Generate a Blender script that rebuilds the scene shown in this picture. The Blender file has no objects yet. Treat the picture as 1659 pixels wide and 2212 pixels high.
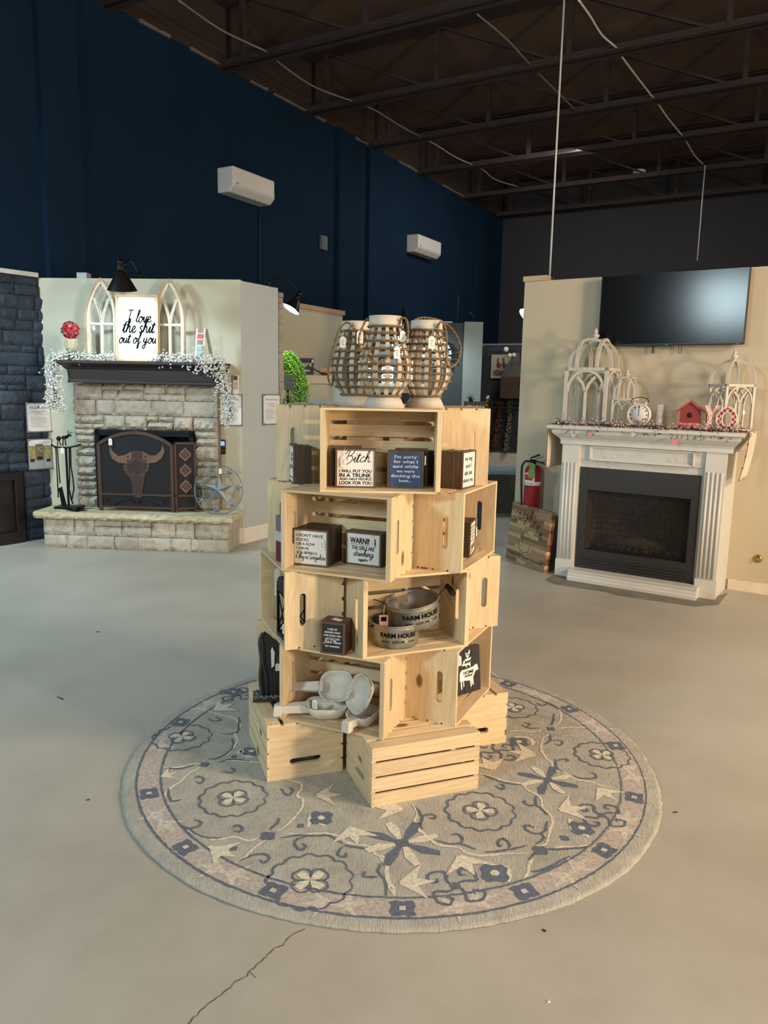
import bpy, math, random
from mathutils import Vector, Matrix
R = math.radians; PI = math.pi
sc = bpy.context.scene
# ------------------------------------------------------------------ camera, world, lights, exposure
F_PX, PITCH, ROLL, CAM_H = 1636.33, 0.16359, 0.01884, 1.60391
_F = Vector((0, math.cos(PITCH), -math.sin(PITCH))); _R = Vector((1, 0, 0)); _U = _R.cross(_F)
CR = _R*math.cos(ROLL)+_U*math.sin(ROLL); CU = -_R*math.sin(ROLL)+_U*math.cos(ROLL); CO = Vector((0, 0, CAM_H))
cd = bpy.data.cameras.new('camera'); cam = bpy.data.objects.new('camera', cd); sc.collection.objects.link(cam)
cd.sensor_fit = 'HORIZONTAL'; cd.sensor_width = 36; cd.lens = 36*F_PX/1659; cd.clip_end = 200; cd.clip_start = .05
m = Matrix((CR, CU, -_F)).transposed().to_4x4(); m.translation = CO; cam.matrix_world = m
sc.camera = cam
sc.view_settings.view_transform = 'Standard'; sc.view_settings.look = 'None'
sc.view_settings.exposure = 0.0; sc.view_settings.gamma = 1.0; sc.view_settings.use_curve_mapping = False
w = bpy.data.worlds.new('world'); sc.world = w; w.use_nodes = True
w.node_tree.nodes['Background'].inputs[0].default_value = (.35, .55, .8, 1)
w.node_tree.nodes['Background'].inputs[1].default_value = .035

def light(name, kind, loc, target, power, color, size=.5, size_y=None, spread=None, spot=None, blend=.4):
    d = bpy.data.lights.new(name, kind); o = bpy.data.objects.new(name, d); sc.collection.objects.link(o)
    d.energy = power; d.color = color
    if kind == 'AREA':
        d.size = size
        if size_y: d.shape = 'RECTANGLE'; d.size_y = size_y
        if spread: d.spread = R(spread)
    elif kind == 'SPOT': d.spot_size = R(spot); d.spot_blend = blend; d.shadow_soft_size = size
    else: d.shadow_soft_size = size
    o.location = loc
    o.rotation_euler = (Vector(target)-Vector(loc)).to_track_quat('-Z', 'Y').to_euler()
    return o
WARM = (1, .74, .46); NEUT = (1, .93, .82); COOL = (.72, .93, 1)
# low warm evening light through the shop front, behind and right of the viewer
light('shopfront_sunlight', 'AREA', (6.6, -1.65, 1.75), (.3, 3.3, .95), 375, WARM, .6, .6)
light('left_floor_fill', 'AREA', (-4.6, 5.4, 3.0), (-2.6, 6.0, 0), 95, COOL, .5, .5)  # added cool fill out of view, brightens the floor before the left booths
light('right_floor_fill', 'AREA', (5.4, .8, 3.7), (2.9, 3.2, 0), 360, (1, .78, .58), 1.5, 1.2)  # added second warm fill, brightens the floor on the right
light('front_fill', 'AREA', (2.4, -4.5, 3.3), (.3, 3.6, .6), 155, NEUT, 3.4, 2.0)  # added soft fill behind the viewer, lifts the overall brightness
light('back_hall_fill', 'AREA', (3.2, 12.5, 5.2), (2.2, 14.5, 0), 110, NEUT, 1.6, 1.6)  # added overhead fill, lifts the slat wall in the far gap
light('side_window_daylight', 'AREA', (-4.7, -1.5, 3.45), (-1.0, 5.0, .2), 210, COOL, 1.1, .9)

# ------------------------------------------------------------------ pixel -> world helpers (photo read as 1659 x 2212)
def ray(u, v): return _F*F_PX + CR*(u-829.5) - CU*(v-1106)
def on_z(u, v, z=0.0):
    d = ray(u, v); t = (z-CO.z)/d.z; return CO+d*t
class Frame:                                   # a wall plane: x along it, y into it, z up
    def __init__(s, o, ang):
        s.o = Vector((o[0], o[1], 0)); s.a = R(ang); s.x = Vector((math.cos(s.a), math.sin(s.a), 0)); s.y = Vector((-math.sin(s.a), math.cos(s.a), 0))
    def px(s, u, v, y=0.0):
        d = ray(u, v); q = s.o+s.y*y; t = (q-CO).dot(s.y)/d.dot(s.y); p = CO+d*t
        return (p-s.o).dot(s.x), p.z
    def w(s, x, y, z=0.0): q = s.o+s.x*x+s.y*y; return Vector((q.x, q.y, z))

# ------------------------------------------------------------------ materials
_rng = random.Random(7)
def srgb(r, g, b):
    f = lambda c: (c/255/12.92) if c/255 <= .04045 else ((c/255+.055)/1.055)**2.4
    return (f(r), f(g), f(b), 1)
class NT:
    def __init__(s, name):
        s.m = bpy.data.materials.new(name); s.m.use_nodes = True; s.t = s.m.node_tree; s.n = s.t.nodes
        s.b = s.n['Principled BSDF']; s.out = s.n['Material Output']
    def add(s, typ, **kw):
        n = s.n.new(typ)
        for k, v in kw.items():
            if k in n.inputs.keys(): n.inputs[k].default_value = v
            else: setattr(n, k, v)
        return n
    def link(s, a, b): s.t.links.new(a, b)
    def coord(s, scale=(1, 1, 1), rnd=False, kind='Object'):
        tc = s.add('ShaderNodeTexCoord'); mp = s.add('ShaderNodeMapping'); s.link(tc.outputs[kind], mp.inputs['Vector'])
        mp.inputs['Scale'].default_value = scale
        if rnd:
            oi = s.add('ShaderNodeObjectInfo'); mu = s.add('ShaderNodeMath', operation='MULTIPLY'); mu.inputs[1].default_value = 37.0
            s.link(oi.outputs['Random'], mu.inputs[0]); cb = s.add('ShaderNodeCombineXYZ')
            for i in range(3): s.link(mu.outputs[0], cb.inputs[i])
            s.link(cb.outputs[0], mp.inputs['Location'])
        return mp.outputs[0]
    def ramp(s, fac, stops):
        r = s.add('ShaderNodeValToRGB'); s.link(fac, r.inputs['Fac']); e = r.color_ramp.elements
        while len(e) < len(stops): e.new(.5)
        for k, (p, c) in enumerate(stops): e[k].position = p; e[k].color = c
        return r.outputs['Color']
    def mix(s, fac, a, b, mode='MIX'):
        x = s.add('ShaderNodeMix', data_type='RGBA', blend_type=mode)
        for inp, v in ((x.inputs[0], fac), (x.inputs[6], a), (x.inputs[7], b)):
            if hasattr(v, 'links') or isinstance(v, bpy.types.NodeSocket): s.link(v, inp)
            else: inp.default_value = v
        return x.outputs[2]
    def bump(s, h, strength=.3, dist=.01):
        b = s.add('ShaderNodeBump'); b.inputs['Strength'].default_value = strength; b.inputs['Distance'].default_value = dist
        s.link(h, b.inputs['Height']); s.link(b.outputs[0], s.b.inputs['Normal'])
MATS = {}
def plain(name, col, rough=.6, metal=0.0, var=.12, scale=6.0, bump=0.0, bscale=None, spec=None, coat=0.0, emit=None):
    if name in MATS: return MATS[name]
    t = NT(name); n = t.add('ShaderNodeTexNoise'); n.inputs['Scale'].default_value = scale; n.inputs['Detail'].default_value = 5
    t.link(t.coord(), n.inputs['Vector'])
    lo = tuple(c*(1-var) for c in col[:3])+(1,); hi = tuple(min(1, c*(1+var)) for c in col[:3])+(1,)
    c = t.ramp(n.outputs['Fac'], [(.3, lo), (.7, hi)])
    t.link(c, t.b.inputs['Base Color']); t.b.inputs['Roughness'].default_value = rough; t.b.inputs['Metallic'].default_value = metal
    if spec is not None: t.b.inputs['Specular IOR Level'].default_value = spec
    if coat: t.b.inputs['Coat Weight'].default_value = coat
    if bump:
        n2 = t.add('ShaderNodeTexNoise'); n2.inputs['Scale'].default_value = bscale or scale*8; n2.inputs['Detail'].default_value = 6
        t.link(t.coord(), n2.inputs['Vector']); t.bump(n2.outputs['Fac'], bump, .004)
    if emit:
        t.b.inputs['Emission Color'].default_value = emit[0]; t.b.inputs['Emission Strength'].default_value = emit[1]
    MATS[name] = t.m; return t.m
def wood(name, base, dark, axis='X', stretch=14.0, knots=True, rough=.55, var=.5, sc_=2.0, rnd=True):
    if name in MATS: return MATS[name]
    t = NT(name); s = [stretch, stretch, stretch]; s['XYZ'.index(axis)] = 1.0; s = [q*sc_ for q in s]
    co = t.coord(s, rnd)
    n = t.add('ShaderNodeTexNoise'); n.inputs['Scale'].default_value = 1.0; n.inputs['Detail'].default_value = 4; n.inputs['Distortion'].default_value = .8
    t.link(co, n.inputs['Vector'])
    n2 = t.add('ShaderNodeTexNoise'); n2.inputs['Scale'].default_value = 5.0; n2.inputs['Detail'].default_value = 3; t.link(co, n2.inputs['Vector'])
    light_ = base; mid = tuple(a*(1-var*.45)+b*var*.45 for a, b in zip(base, dark))
    c = t.ramp(n.outputs['Fac'], [(.28, mid), (.42, light_), (.52, mid), (.58, light_), (.70, mid), (.8, light_)])
    fine = t.ramp(n2.outputs['Fac'], [(.35, (.86, .84, .80, 1)), (.6, (1, 1, 1, 1))])
    c = t.mix(.6, c, fine, 'MULTIPLY')
    oi = t.add('ShaderNodeObjectInfo'); tint = t.ramp(oi.outputs['Random'], [(0, (.86, .84, .80, 1)), (.5, (1, .97, .92, 1)), (1, (1, 1, 1, 1))])
    c = t.mix(.8, c, tint, 'MULTIPLY')
    if knots:
        ks = [9.0, 9.0, 9.0]; ks['XYZ'.index(axis)] = 4.5
        v = t.add('ShaderNodeTexVoronoi'); v.inputs['Scale'].default_value = 1.0; t.link(t.coord(ks, rnd), v.inputs['Vector'])
        d = t.add('ShaderNodeMapRange'); t.link(v.outputs['Distance'], d.inputs[0]); d.inputs[1].default_value = .10; d.inputs[2].default_value = .17; d.inputs[3].default_value = 1; d.inputs[4].default_value = 0
        sp = t.add('ShaderNodeSeparateColor'); t.link(v.outputs['Color'], sp.inputs[0])
        g = t.add('ShaderNodeMath', operation='GREATER_THAN'); t.link(sp.outputs[0], g.inputs[0]); g.inputs[1].default_value = .50
        mu = t.add('ShaderNodeMath', operation='MULTIPLY'); t.link(d.outputs[0], mu.inputs[0]); t.link(g.outputs[0], mu.inputs[1])
        c = t.mix(mu.outputs[0], c, tuple(q*.45 for q in dark[:3])+(1,))
    t.link(c, t.b.inputs['Base Color']); t.b.inputs['Roughness'].default_value = rough
    t.bump(n2.outputs['Fac'], .12, .002)
    MATS[name] = t.m; return t.m

PINE, PINED = srgb(228, 207, 170), srgb(172, 128, 82)
pine_x = wood('pine_grain_along_length', PINE, PINED, 'X'); pine_y = wood('pine_grain_across_end', PINE, PINED, 'Y', stretch=10)
dark_stain = wood('dark_stained_wood', srgb(66, 52, 42), srgb(34, 27, 22), 'X', knots=False, rough=.5)
white_paint_wood = wood('whitewashed_wood', srgb(200, 192, 180), srgb(120, 106, 90), 'Z', stretch=6, knots=False, rough=.75, var=.7)
white_paint = plain('white_paint', srgb(225, 222, 214), .45, var=.03)
paper = plain('white_paper', srgb(228, 226, 222), .7, var=.02)
ink = plain('black_ink', srgb(14, 14, 14), .95, var=.05, spec=.03)
grey_ink = plain('grey_print', srgb(120, 122, 126), .8, var=.05)
white_ink = plain('white_print', srgb(222, 222, 222), .8, var=.03)
black_metal = plain('black_metal', srgb(22, 22, 25), .45, .6, var=.2)
black_paint = plain('black_paint', srgb(14, 15, 18), .35, var=.15)
rope_mat = plain('jute_rope', srgb(128, 104, 72), .9, var=.35, scale=120, bump=.5, bscale=300)
galv = plain('galvanized_steel', srgb(150, 148, 140), .45, .68, var=.35, scale=22)
tagm = plain('price_tag_card', srgb(235, 233, 228), .7, var=.02)
tan_wall = plain('tan_wall_paint', srgb(190, 178, 154), .75, var=.03, scale=2, bump=.06, bscale=180)
cream_wall = plain('cream_wall_paint', srgb(186, 184, 166), .75, var=.03, scale=2, bump=.06, bscale=180)
navy_wall = plain('navy_wall_paint', srgb(11, 36, 58), .9, var=.18, scale=.6, bump=.1, bscale=30, spec=.15)
grey_wall = plain('charcoal_wall_paint', srgb(70, 76, 76), .7, var=.08, scale=2)
raw_wood = wood('raw_stud_wood', srgb(196, 172, 140), srgb(140, 105, 75), 'X', knots=False)

# ------------------------------------------------------------------ mesh builder
class MB:
    def __init__(s): s.v = []; s.f = []; s.mi = []; s.sm = []; s.mats = []; s.cur = 0; s.M = None
    def use(s, mat):
        if mat not in s.mats: s.mats.append(mat)
        s.cur = s.mats.index(mat); return s
    def addv(s, vs):
        k = len(s.v)
        for p in vs:
            p = Vector(p)
            if s.M is not None: p = s.M @ p
            s.v.append(p)
        return k
    def face(s, idx, smooth=False): s.f.append(idx); s.mi.append(s.cur); s.sm.append(smooth)
    def box(s, x0, x1, y0, y1, z0, z1):
        if x0 > x1: x0, x1 = x1, x0
        if y0 > y1: y0, y1 = y1, y0
        if z0 > z1: z0, z1 = z1, z0
        k = s.addv([(x0, y0, z0), (x1, y0, z0), (x1, y1, z0), (x0, y1, z0), (x0, y0, z1), (x1, y0, z1), (x1, y1, z1), (x0, y1, z1)])
        for q in ((0, 3, 2, 1), (4, 5, 6, 7), (0, 1, 5, 4), (1, 2, 6, 5), (2, 3, 7, 6), (3, 0, 4, 7)): s.face([k+i for i in q])
        return s
    def hexa(s, p):       # 8 points, bottom 4 then top 4
        k = s.addv(p)
        for q in ((0, 3, 2, 1), (4, 5, 6, 7), (0, 1, 5, 4), (1, 2, 6, 5), (2, 3, 7, 6), (3, 0, 4, 7)): s.face([k+i for i in q])
        return s
    def prism(s, pts, y0, y1, axis='Y'):    # outline in x,z extruded along y (or x,y along z; or y,z along x)
        n = len(pts)
        mk = {'Y': lambda a, b, c: (a, c, b), 'Z': lambda a, b, c: (a, b, c), 'X': lambda a, b, c: (c, a, b)}[axis]
        k = s.addv([mk(a, b, y0) for a, b in pts]+[mk(a, b, y1) for a, b in pts])
        s.face([k+i for i in range(n)]); s.face([k+n+i for i in reversed(range(n))])
        for i in range(n): j = (i+1) % n; s.face([k+j, k+i, k+n+i, k+n+j])
        return s
    def lathe(s, prof, c=(0, 0, 0), n=24, smooth=True, cap=True, a0=0.0, a1=2*PI):    # prof [(r,z)]
        full = abs(a1-a0-2*PI) < 1e-6; m_ = n if full else n+1
        k = s.addv([(c[0]+r*math.cos(a0+(a1-a0)*i/n), c[1]+r*math.sin(a0+(a1-a0)*i/n), c[2]+z) for r, z in prof for i in range(m_)])
        for j in range(len(prof)-1):
            for i in range(n):
                a = k+j*m_+i; b = k+j*m_+(i+1) % m_; s.face([a, b, b+m_, a+m_], smooth)
        if cap and full:
            if prof[0][0] > 1e-5: s.face([k+i for i in reversed(range(n))])
            if prof[-1][0] > 1e-5: s.face([k+(len(prof)-1)*m_+i for i in range(n)])
        return s
    def tube(s, pts, r, n=8, cap=True, closed=False):
        pts = [Vector(p) for p in pts]; L = len(pts); rs = r if isinstance(r, (list, tuple)) else [r]*L
        ref = None; rings = []
        for i, p in enumerate(pts):
            if closed: t = pts[(i+1) % L]-pts[i-1]
            else: t = pts[min(i+1, L-1)]-pts[max(i-1, 0)]
            if t.length < 1e-9: t = Vector((0, 0, 1))
            t.normalize()
            if ref is None: ref = t.orthogonal().normalized()
            a = (ref-t*ref.dot(t))
            if a.length < 1e-6: a = t.orthogonal()
            a.normalize(); ref = a; b = t.cross(a)
            rings.append(s.addv([p+(a*math.cos(2*PI*q/n)+b*math.sin(2*PI*q/n))*rs[i] for q in range(n)]))
        for i in range(L if closed else L-1):
            A = rings[i]; B = rings[(i+1) % L]
            for q in range(n): s.face([A+q, A+(q+1) % n, B+(q+1) % n, B+q], True)
        if cap and not closed:
            s.face([rings[0]+q for q in reversed(range(n))]); s.face([rings[-1]+q for q in range(n)])
        return s
    def ball(s, c, r, n=8, m_=6, sz=1.0):
        prof = [(max(1e-4, r*math.sin(PI*i/m_)), -r*sz*math.cos(PI*i/m_)) for i in range(m_+1)]
        return s.lathe(prof, c, n, True, False)
    def ico(s, c, r):      # tiny octahedron bead
        c = Vector(c); k = s.addv([c+Vector(d)*r for d in ((1, 0, 0), (-1, 0, 0), (0, 1, 0), (0, -1, 0), (0, 0, 1), (0, 0, -1))])
        for q in ((0, 2, 4), (2, 1, 4), (1, 3, 4), (3, 0, 4), (2, 0, 5), (1, 2, 5), (3, 1, 5), (0, 3, 5)): s.face([k+i for i in q], True)
    def ribbon(s, pts, w, y, th=.0006, plane='XZ'):   # flat stroke of width w on plane
        P = [Vector(p) for p in pts]
        if len(P) < 2: return s
        ws = w if isinstance(w, (list, tuple)) else [w]*len(P)
        L = []; Q = []
        for i, p in enumerate(P):
            t = P[min(i+1, len(P)-1)]-P[max(i-1, 0)]
            if t.length < 1e-9: t = Vector((1, 0))
            t.normalize(); nn = Vector((-t.y, t.x))
            L.append(p+nn*ws[i]/2); Q.append(p-nn*ws[i]/2)
        for d0 in (0,):
            if plane == 'XZ': k = s.addv([(a.x, y, a.y) for a in L]+[(a.x, y, a.y) for a in Q])
            else: k = s.addv([(a.x, a.y, y) for a in L]+[(a.x, a.y, y) for a in Q])
            n = len(P)
            for i in range(n-1): s.face([k+i, k+n+i, k+n+i+1, k+i+1])
        return s
    def grid(s, fn, nu, nv, smooth=True):
        k = s.addv([fn(i/nu, j/nv) for j in range(nv+1) for i in range(nu+1)])
        for j in range(nv):
            for i in range(nu): a = k+j*(nu+1)+i; s.face([a, a+1, a+nu+2, a+nu+1], smooth)
        return s
    def build(s, name, mat=None, parent=None, bevel=0, loc=None, rot=None):
        me = bpy.data.meshes.new(name); me.from_pydata([tuple(p) for p in s.v], [], s.f)
        mats = s.mats if s.mats else [mat]
        for q in mats: me.materials.append(q if q else mat)
        me.polygons.foreach_set('material_index', s.mi); me.polygons.foreach_set('use_smooth', s.sm); me.update()
        o = bpy.data.objects.new(name, me); sc.collection.objects.link(o)
        if parent: o.parent = parent
        if loc: o.location = loc
        if rot: o.rotation_euler = rot
        if bevel:
            b = o.modifiers.new('bevel', 'BEVEL'); b.width = bevel; b.segments = 2; b.limit_method = 'ANGLE'; b.angle_limit = R(40)
        return o
def box(x0, x1, y0, y1, z0, z1): return MB().box(x0, x1, y0, y1, z0, z1)
def tag(o, label=None, cat=None, group=None, kind=None):
    for k, v in (('label', label), ('category', cat), ('group', group), ('kind', kind)):
        if v: o[k] = v
    return o
def thing(name, label, cat, loc=(0, 0, 0), rz=0.0, group=None, rot=None):
    o = bpy.data.objects.new(name, None); sc.collection.objects.link(o); o.empty_display_size = .05
    o.location = loc; o.rotation_euler = rot if rot else (0, 0, rz)
    return tag(o, label, cat, group)
def struct(name, mb, mat, loc=None, rz=0.0, parent=None, bevel=0):
    o = mb.build(name, mat, parent, bevel, loc, (0, 0, rz))
    if not parent: o['kind'] = 'structure'
    return o
def copy_tree(o, parent=None):
    c = o.copy(); sc.collection.objects.link(c)
    if parent: c.parent = parent
    for ch in list(o.children): copy_tree(ch, c)
    return c
def smooth(pts, k=6, closed=False):
    P = [Vector(p) for p in pts]; n = len(P); out = []
    rng_ = range(n) if closed else range(n-1)
    for i in rng_:
        p0 = P[(i-1) % n] if closed else P[max(i-1, 0)]; p1 = P[i]; p2 = P[(i+1) % n]; p3 = P[(i+2) % n] if closed else P[min(i+2, n-1)]
        for j in range(k):
            t = j/k; out.append(.5*((2*p1)+(p2-p0)*t+(2*p0-5*p1+4*p2-p3)*t*t+(3*p1-p0-3*p2+p3)*t**3))
    if not closed: out.append(P[-1])
    return out

# ------------------------------------------------------------------ lettering
G = {
 'a': ([[(.75, .85), (.35, 1), (.05, .5), (.3, 0), (.65, .4), (.78, .9), (.72, .3), (.88, 0), (1.1, .25)]], 1.0),
 'b': ([[(0, .2), (.35, 1.2), (.4, 1.9), (.2, 2), (.15, 1), (.2, .1), (.5, 0), (.75, .45), (.5, .95), (.3, .7)], [(.6, .85), (.95, .8)]], .9),
 'c': ([[(.7, .8), (.45, 1), (.1, .5), (.35, 0), (.9, .3)]], .8),
 'd': ([[(.7, .85), (.35, 1), (.05, .5), (.3, 0), (.65, .4), (.88, 2.0)], [(.8, 1.2), (.75, .3), (.92, 0), (1.15, .25)]], 1.05),
 'e': ([[(0, .3), (.4, .5), (.58, .82), (.38, 1), (.1, .6), (.25, .05), (.5, 0), (.85, .3)]], .75),
 'f': ([[(0, .2), (.4, 1.1), (.55, 1.9), (.35, 2), (.28, 1), (.2, -.8), (.38, -.85), (.42, -.1), (.8, .3)]], .7),
 'g': ([[(.7, .85), (.35, 1), (.05, .5), (.3, 0), (.65, .4), (.78, .95), (.68, -.6), (.35, -1), (.1, -.7), (.6, -.1), (1.1, .3)]], 1.0),
 'h': ([[(0, .2), (.35, 1.3), (.4, 2), (.2, 1.9), (.1, 0)], [(.12, .3), (.35, .85), (.58, .95), (.62, .2), (.78, 0), (1.05, .25)]], .95),
 'i': ([[(0, .25), (.25, .95), (.2, .2), (.35, 0), (.6, .25)], [(.3, 1.35), (.34, 1.5)]], .5),
 'k': ([[(0, .2), (.35, 1.3), (.4, 2), (.2, 1.9), (.1, 0)], [(.1, .3), (.35, .8), (.62, 1), (.6, .65), (.25, .5), (.65, 0), (.9, .2)]], .85),
 'l': ([[(0, .2), (.4, 1.3), (.45, 1.95), (.25, 1.95), (.15, .4), (.3, 0), (.6, .25)]], .5),
 'm': ([[(0, .3), (.15, .95), (.12, 0)], [(.12, .3), (.3, .8), (.5, .95), (.54, 0)], [(.54, .3), (.72, .8), (.9, .95), (.95, .1), (1.1, 0), (1.3, .25)]], 1.25),
 'n': ([[(0, .3), (.15, .95), (.12, 0)], [(.12, .3), (.35, .85), (.58, .95), (.6, .15), (.75, 0), (1, .25)]], .9),
 'o': ([[(.45, 1), (.1, .6), (.2, .05), (.55, 0), (.75, .5), (.55, .95), (.4, .85), (.65, .72), (1, .85)]], .9),
 'r': ([[(0, .3), (.2, 1.05), (.3, .88), (.52, .88), (.45, .2), (.6, 0), (.85, .25)]], .75),
 's': ([[(.58, .85), (.38, 1.02), (.16, .8), (.3, .55), (.5, .3), (.36, .02), (.05, .12)], [(.36, .02), (.75, .25)]], .72),
 't': ([[(0, .2), (.32, 1.6), (.2, .2), (.35, 0), (.65, .25)], [(-.1, 1.12), (.62, 1.22)]], .6),
 'u': ([[(0, .3), (.12, .95), (.1, .3), (.3, 0), (.55, .4), (.65, .95), (.62, .2), (.78, 0), (1, .25)]], .9),
 'v': ([[(0, .3), (.12, .95), (.22, .1), (.4, 0), (.65, .9), (.95, .85)]], .85),
 'w': ([[(0, .3), (.1, .95), (.15, .1), (.35, 0), (.55, .8), (.6, .1), (.8, 0), (1, .9), (1.25, .85)]], 1.15),
 'y': ([[(0, .3), (.12, .95), (.1, .4), (.3, .1), (.55, .4), (.65, .95), (.55, -.6), (.3, -1), (.05, -.7), (.5, -.1), (1, .25)]], .95),
 'p': ([[(0, .3), (.2, .95), (.08, -.9)], [(.15, .6), (.5, 1), (.7, .5), (.45, 0), (.2, .15)], [(.5, .02), (.9, .3)]], .85),
 'I': ([[(0, 2), (1, 2.05)], [(.5, 2), (.42, 0)], [(-.1, 0), (.9, .05)]], 1.25),
 'B': ([[(.35, 2), (.1, -.1)], [(-.25, 1.4), (.1, 2), (.75, 2.25), (1.1, 1.8), (.75, 1.2), (.3, 1.05)], [(.3, 1.05), (1, 1), (1.15, .4), (.6, -.35), (-.3, -.6), (-.6, -.4), (-.45, -.1)]], 1.35),
 'P': ([[(.35, 2), (.1, 0)], [(-.2, 1.4), (.2, 2), (.8, 2.1), (1, 1.6), (.6, 1), (.25, 1)]], 1.0),
 'V': ([[(0, 1.8), (.2, 2), (.4, 0), (.9, 1.8), (1.15, 1.9)]], 1.0),
 'S': ([[(.85, 1.8), (.5, 2.1), (.15, 1.6), (.65, .9), (.5, .1), (.05, 0), (-.1, .4)]], .95),
 'C': ([[(1, 1.6), (.7, 2), (.15, 1.3), (.2, .2), (.6, 0), (1.05, .4)]], 1.1),
 'E': ([[(.8, 1.8), (.4, 2), (.15, 1.5), (.5, 1.1), (.1, .7), (.15, .05), (.6, 0), (.95, .4)]], 1.0),
 '&': ([[(.8, .5), (.5, 0), (.1, .2), (.25, .8), (.6, 1.3), (.35, 1.6), (.15, 1.2), (.8, 0)]], 1.1),
 "'": ([[(.15, 2), (.1, 1.6)]], .3), ' ': ([], .55)}
def script_width(s): return sum(G.get(c, G['n'])[1] for c in s)
def script(mb, s, cx, z, width, y, wt=.12, slant=.28, yscale=1.0, align='C'):
    tot = script_width(s); k = width/tot; x = cx-width/2 if align == 'C' else cx
    for ch in s:
        st, adv = G.get(ch, G['n'])
        for q in st:
            p = [(x+(a+b*slant)*k, z+b*k*yscale) for a, b in q]
            p = smooth([Vector(t) for t in p], 5) if len(p) > 2 else [Vector(t) for t in p]
            mb.ribbon(p, wt*k, y)
        x += adv*k
_fc = {}
def font_geo(s, bold=0.0):
    key = (s, bold)
    if key not in _fc:
        c = bpy.data.curves.new('t', 'FONT'); c.body = s; c.size = 1; c.offset = bold; c.resolution_u = 3
        o = bpy.data.objects.new('t', c); sc.collection.objects.link(o)
        dg = bpy.context.evaluated_depsgraph_get(); me = bpy.data.meshes.new_from_object(o.evaluated_get(dg))
        V = [tuple(v.co[:2]) for v in me.vertices]; Fs = [list(p.vertices) for p in me.polygons]
        bpy.data.objects.remove(o); bpy.data.curves.remove(c); bpy.data.meshes.remove(me)
        _fc[key] = (V, Fs)
    return _fc[key]
def text(mb, s, cx, z, width, height, y, bold=0.0, align='C', wrap=None, serif=False):
    """block letters: box of width x cap height, baseline z, on plane y"""
    V, Fs = font_geo(s, bold)
    if not V: return
    x0 = min(a for a, b in V); x1 = max(a for a, b in V)
    kx = width/(x1-x0); kz = height/.73; ox = cx-width/2 if align == 'C' else cx
    P = [(ox+(a-x0)*kx, y, z+b*kz) for a, b in V]
    if wrap: P = [wrap(*p) for p in P]
    k = mb.addv(P)
    for f in Fs: mb.face([k+i for i in f])
# ------------------------------------------------------------------ frames of the place
LB = Frame((-1.43, 7.577), -4)          # front wall of the stone fireplace booth (left)
LS = Frame((-1.43, 7.577), 60)          # its side wall
TB = Frame((2.849, 6.15), -33.7)        # wall with the television (right)
BW = Frame((-2.1, 10.2), 60)            # tall navy outer wall
A_DIR = BW.x; B_DIR = Vector((BW.x.y, -BW.x.x, 0))
WALL_Z = 5.5; DECK_Z = 6.22

# ------------------------------------------------------------------ floor, ceiling, tall walls
def floor_mat():
    t = NT('sealed_concrete'); co = t.coord((1, 1, 1))
    n = t.add('ShaderNodeTexNoise'); n.inputs['Scale'].default_value = .7; n.inputs['Detail'].default_value = 7; n.inputs['Roughness'].default_value = .6; t.link(co, n.inputs['Vector'])
    c = t.ramp(n.outputs['Fac'], [(.3, srgb(162, 156, 144)), (.5, srgb(176, 171, 160)), (.72, srgb(186, 181, 170))])
    n3 = t.add('ShaderNodeTexNoise'); n3.inputs['Scale'].default_value = 2.3; n3.inputs['Detail'].default_value = 10; n3.inputs['Roughness'].default_value = .75; t.link(co, n3.inputs['Vector'])
    c = t.mix(.35, c, t.ramp(n3.outputs['Fac'], [(.35, (.78, .77, .74, 1)), (.6, (1, 1, 1, 1))]), 'MULTIPLY')
    v = t.add('ShaderNodeTexVoronoi'); v.inputs['Scale'].default_value = 5; t.link(co, v.inputs['Vector'])
    d = t.add('ShaderNodeMath', operation='LESS_THAN'); t.link(v.outputs['Distance'], d.inputs[0]); d.inputs[1].default_value = .018
    sp = t.add('ShaderNodeSeparateColor'); t.link(v.outputs['Color'], sp.inputs[0])
    g = t.add('ShaderNodeMath', operation='GREATER_THAN'); t.link(sp.outputs[0], g.inputs[0]); g.inputs[1].default_value = .8
    mu = t.add('ShaderNodeMath', operation='MULTIPLY'); t.link(d.outputs[0], mu.inputs[0]); t.link(g.outputs[0], mu.inputs[1])
    c = t.mix(mu.outputs[0], c, srgb(70, 60, 50))
    t.link(c, t.b.inputs['Base Color'])
    r = t.add('ShaderNodeMapRange'); t.link(n3.outputs['Fac'], r.inputs[0]); r.inputs[1].default_value = .3; r.inputs[2].default_value = .7; r.inputs[3].default_value = .38; r.inputs[4].default_value = .58
    t.link(r.outputs[0], t.b.inputs['Roughness']); t.bump(n3.outputs['Fac'], .12, .004); return t.m
fl_ = struct('floor', box(-14, 16, -7, 32, -.1, 0), floor_mat())
# hairline crack: a thin dark groove filler lying in the slab
crk = MB()
cp = [on_z(u, v, .0006) for u, v in ((660, 2004), (628, 2022), (610, 2040), (588, 2052), (566, 2075), (545, 2092), (532, 2108), (508, 2122), (478, 2150), (446, 2172), (420, 2196), (400, 2222))]
cp2 = []
for i in range(len(cp)-1):
    for j in range(5): q = cp[i].lerp(cp[i+1], j/5); cp2.append((q.x+_rng.uniform(-.003, .003), q.y+_rng.uniform(-.003, .003)))
crk.ribbon(cp2, [.0015+.0022*abs(math.sin(i*.7)) for i in range(len(cp2))], .0008, plane='XY')
for a, b in (((538, 2098), (552, 2112)),):
    p, q = on_z(*a), on_z(*b); crk.ribbon([(p.x, p.y), (q.x, q.y)], .002, .0008, plane='XY')
crk.build('crack', plain('crack_dark', srgb(92, 80, 66), .9), fl_)
stn = MB()
for u, v, r in ((150, 1182, .06),):
    pass
deckm = plain('roof_deck', srgb(88, 68, 56), .85, var=.25, scale=1.5)
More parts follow.
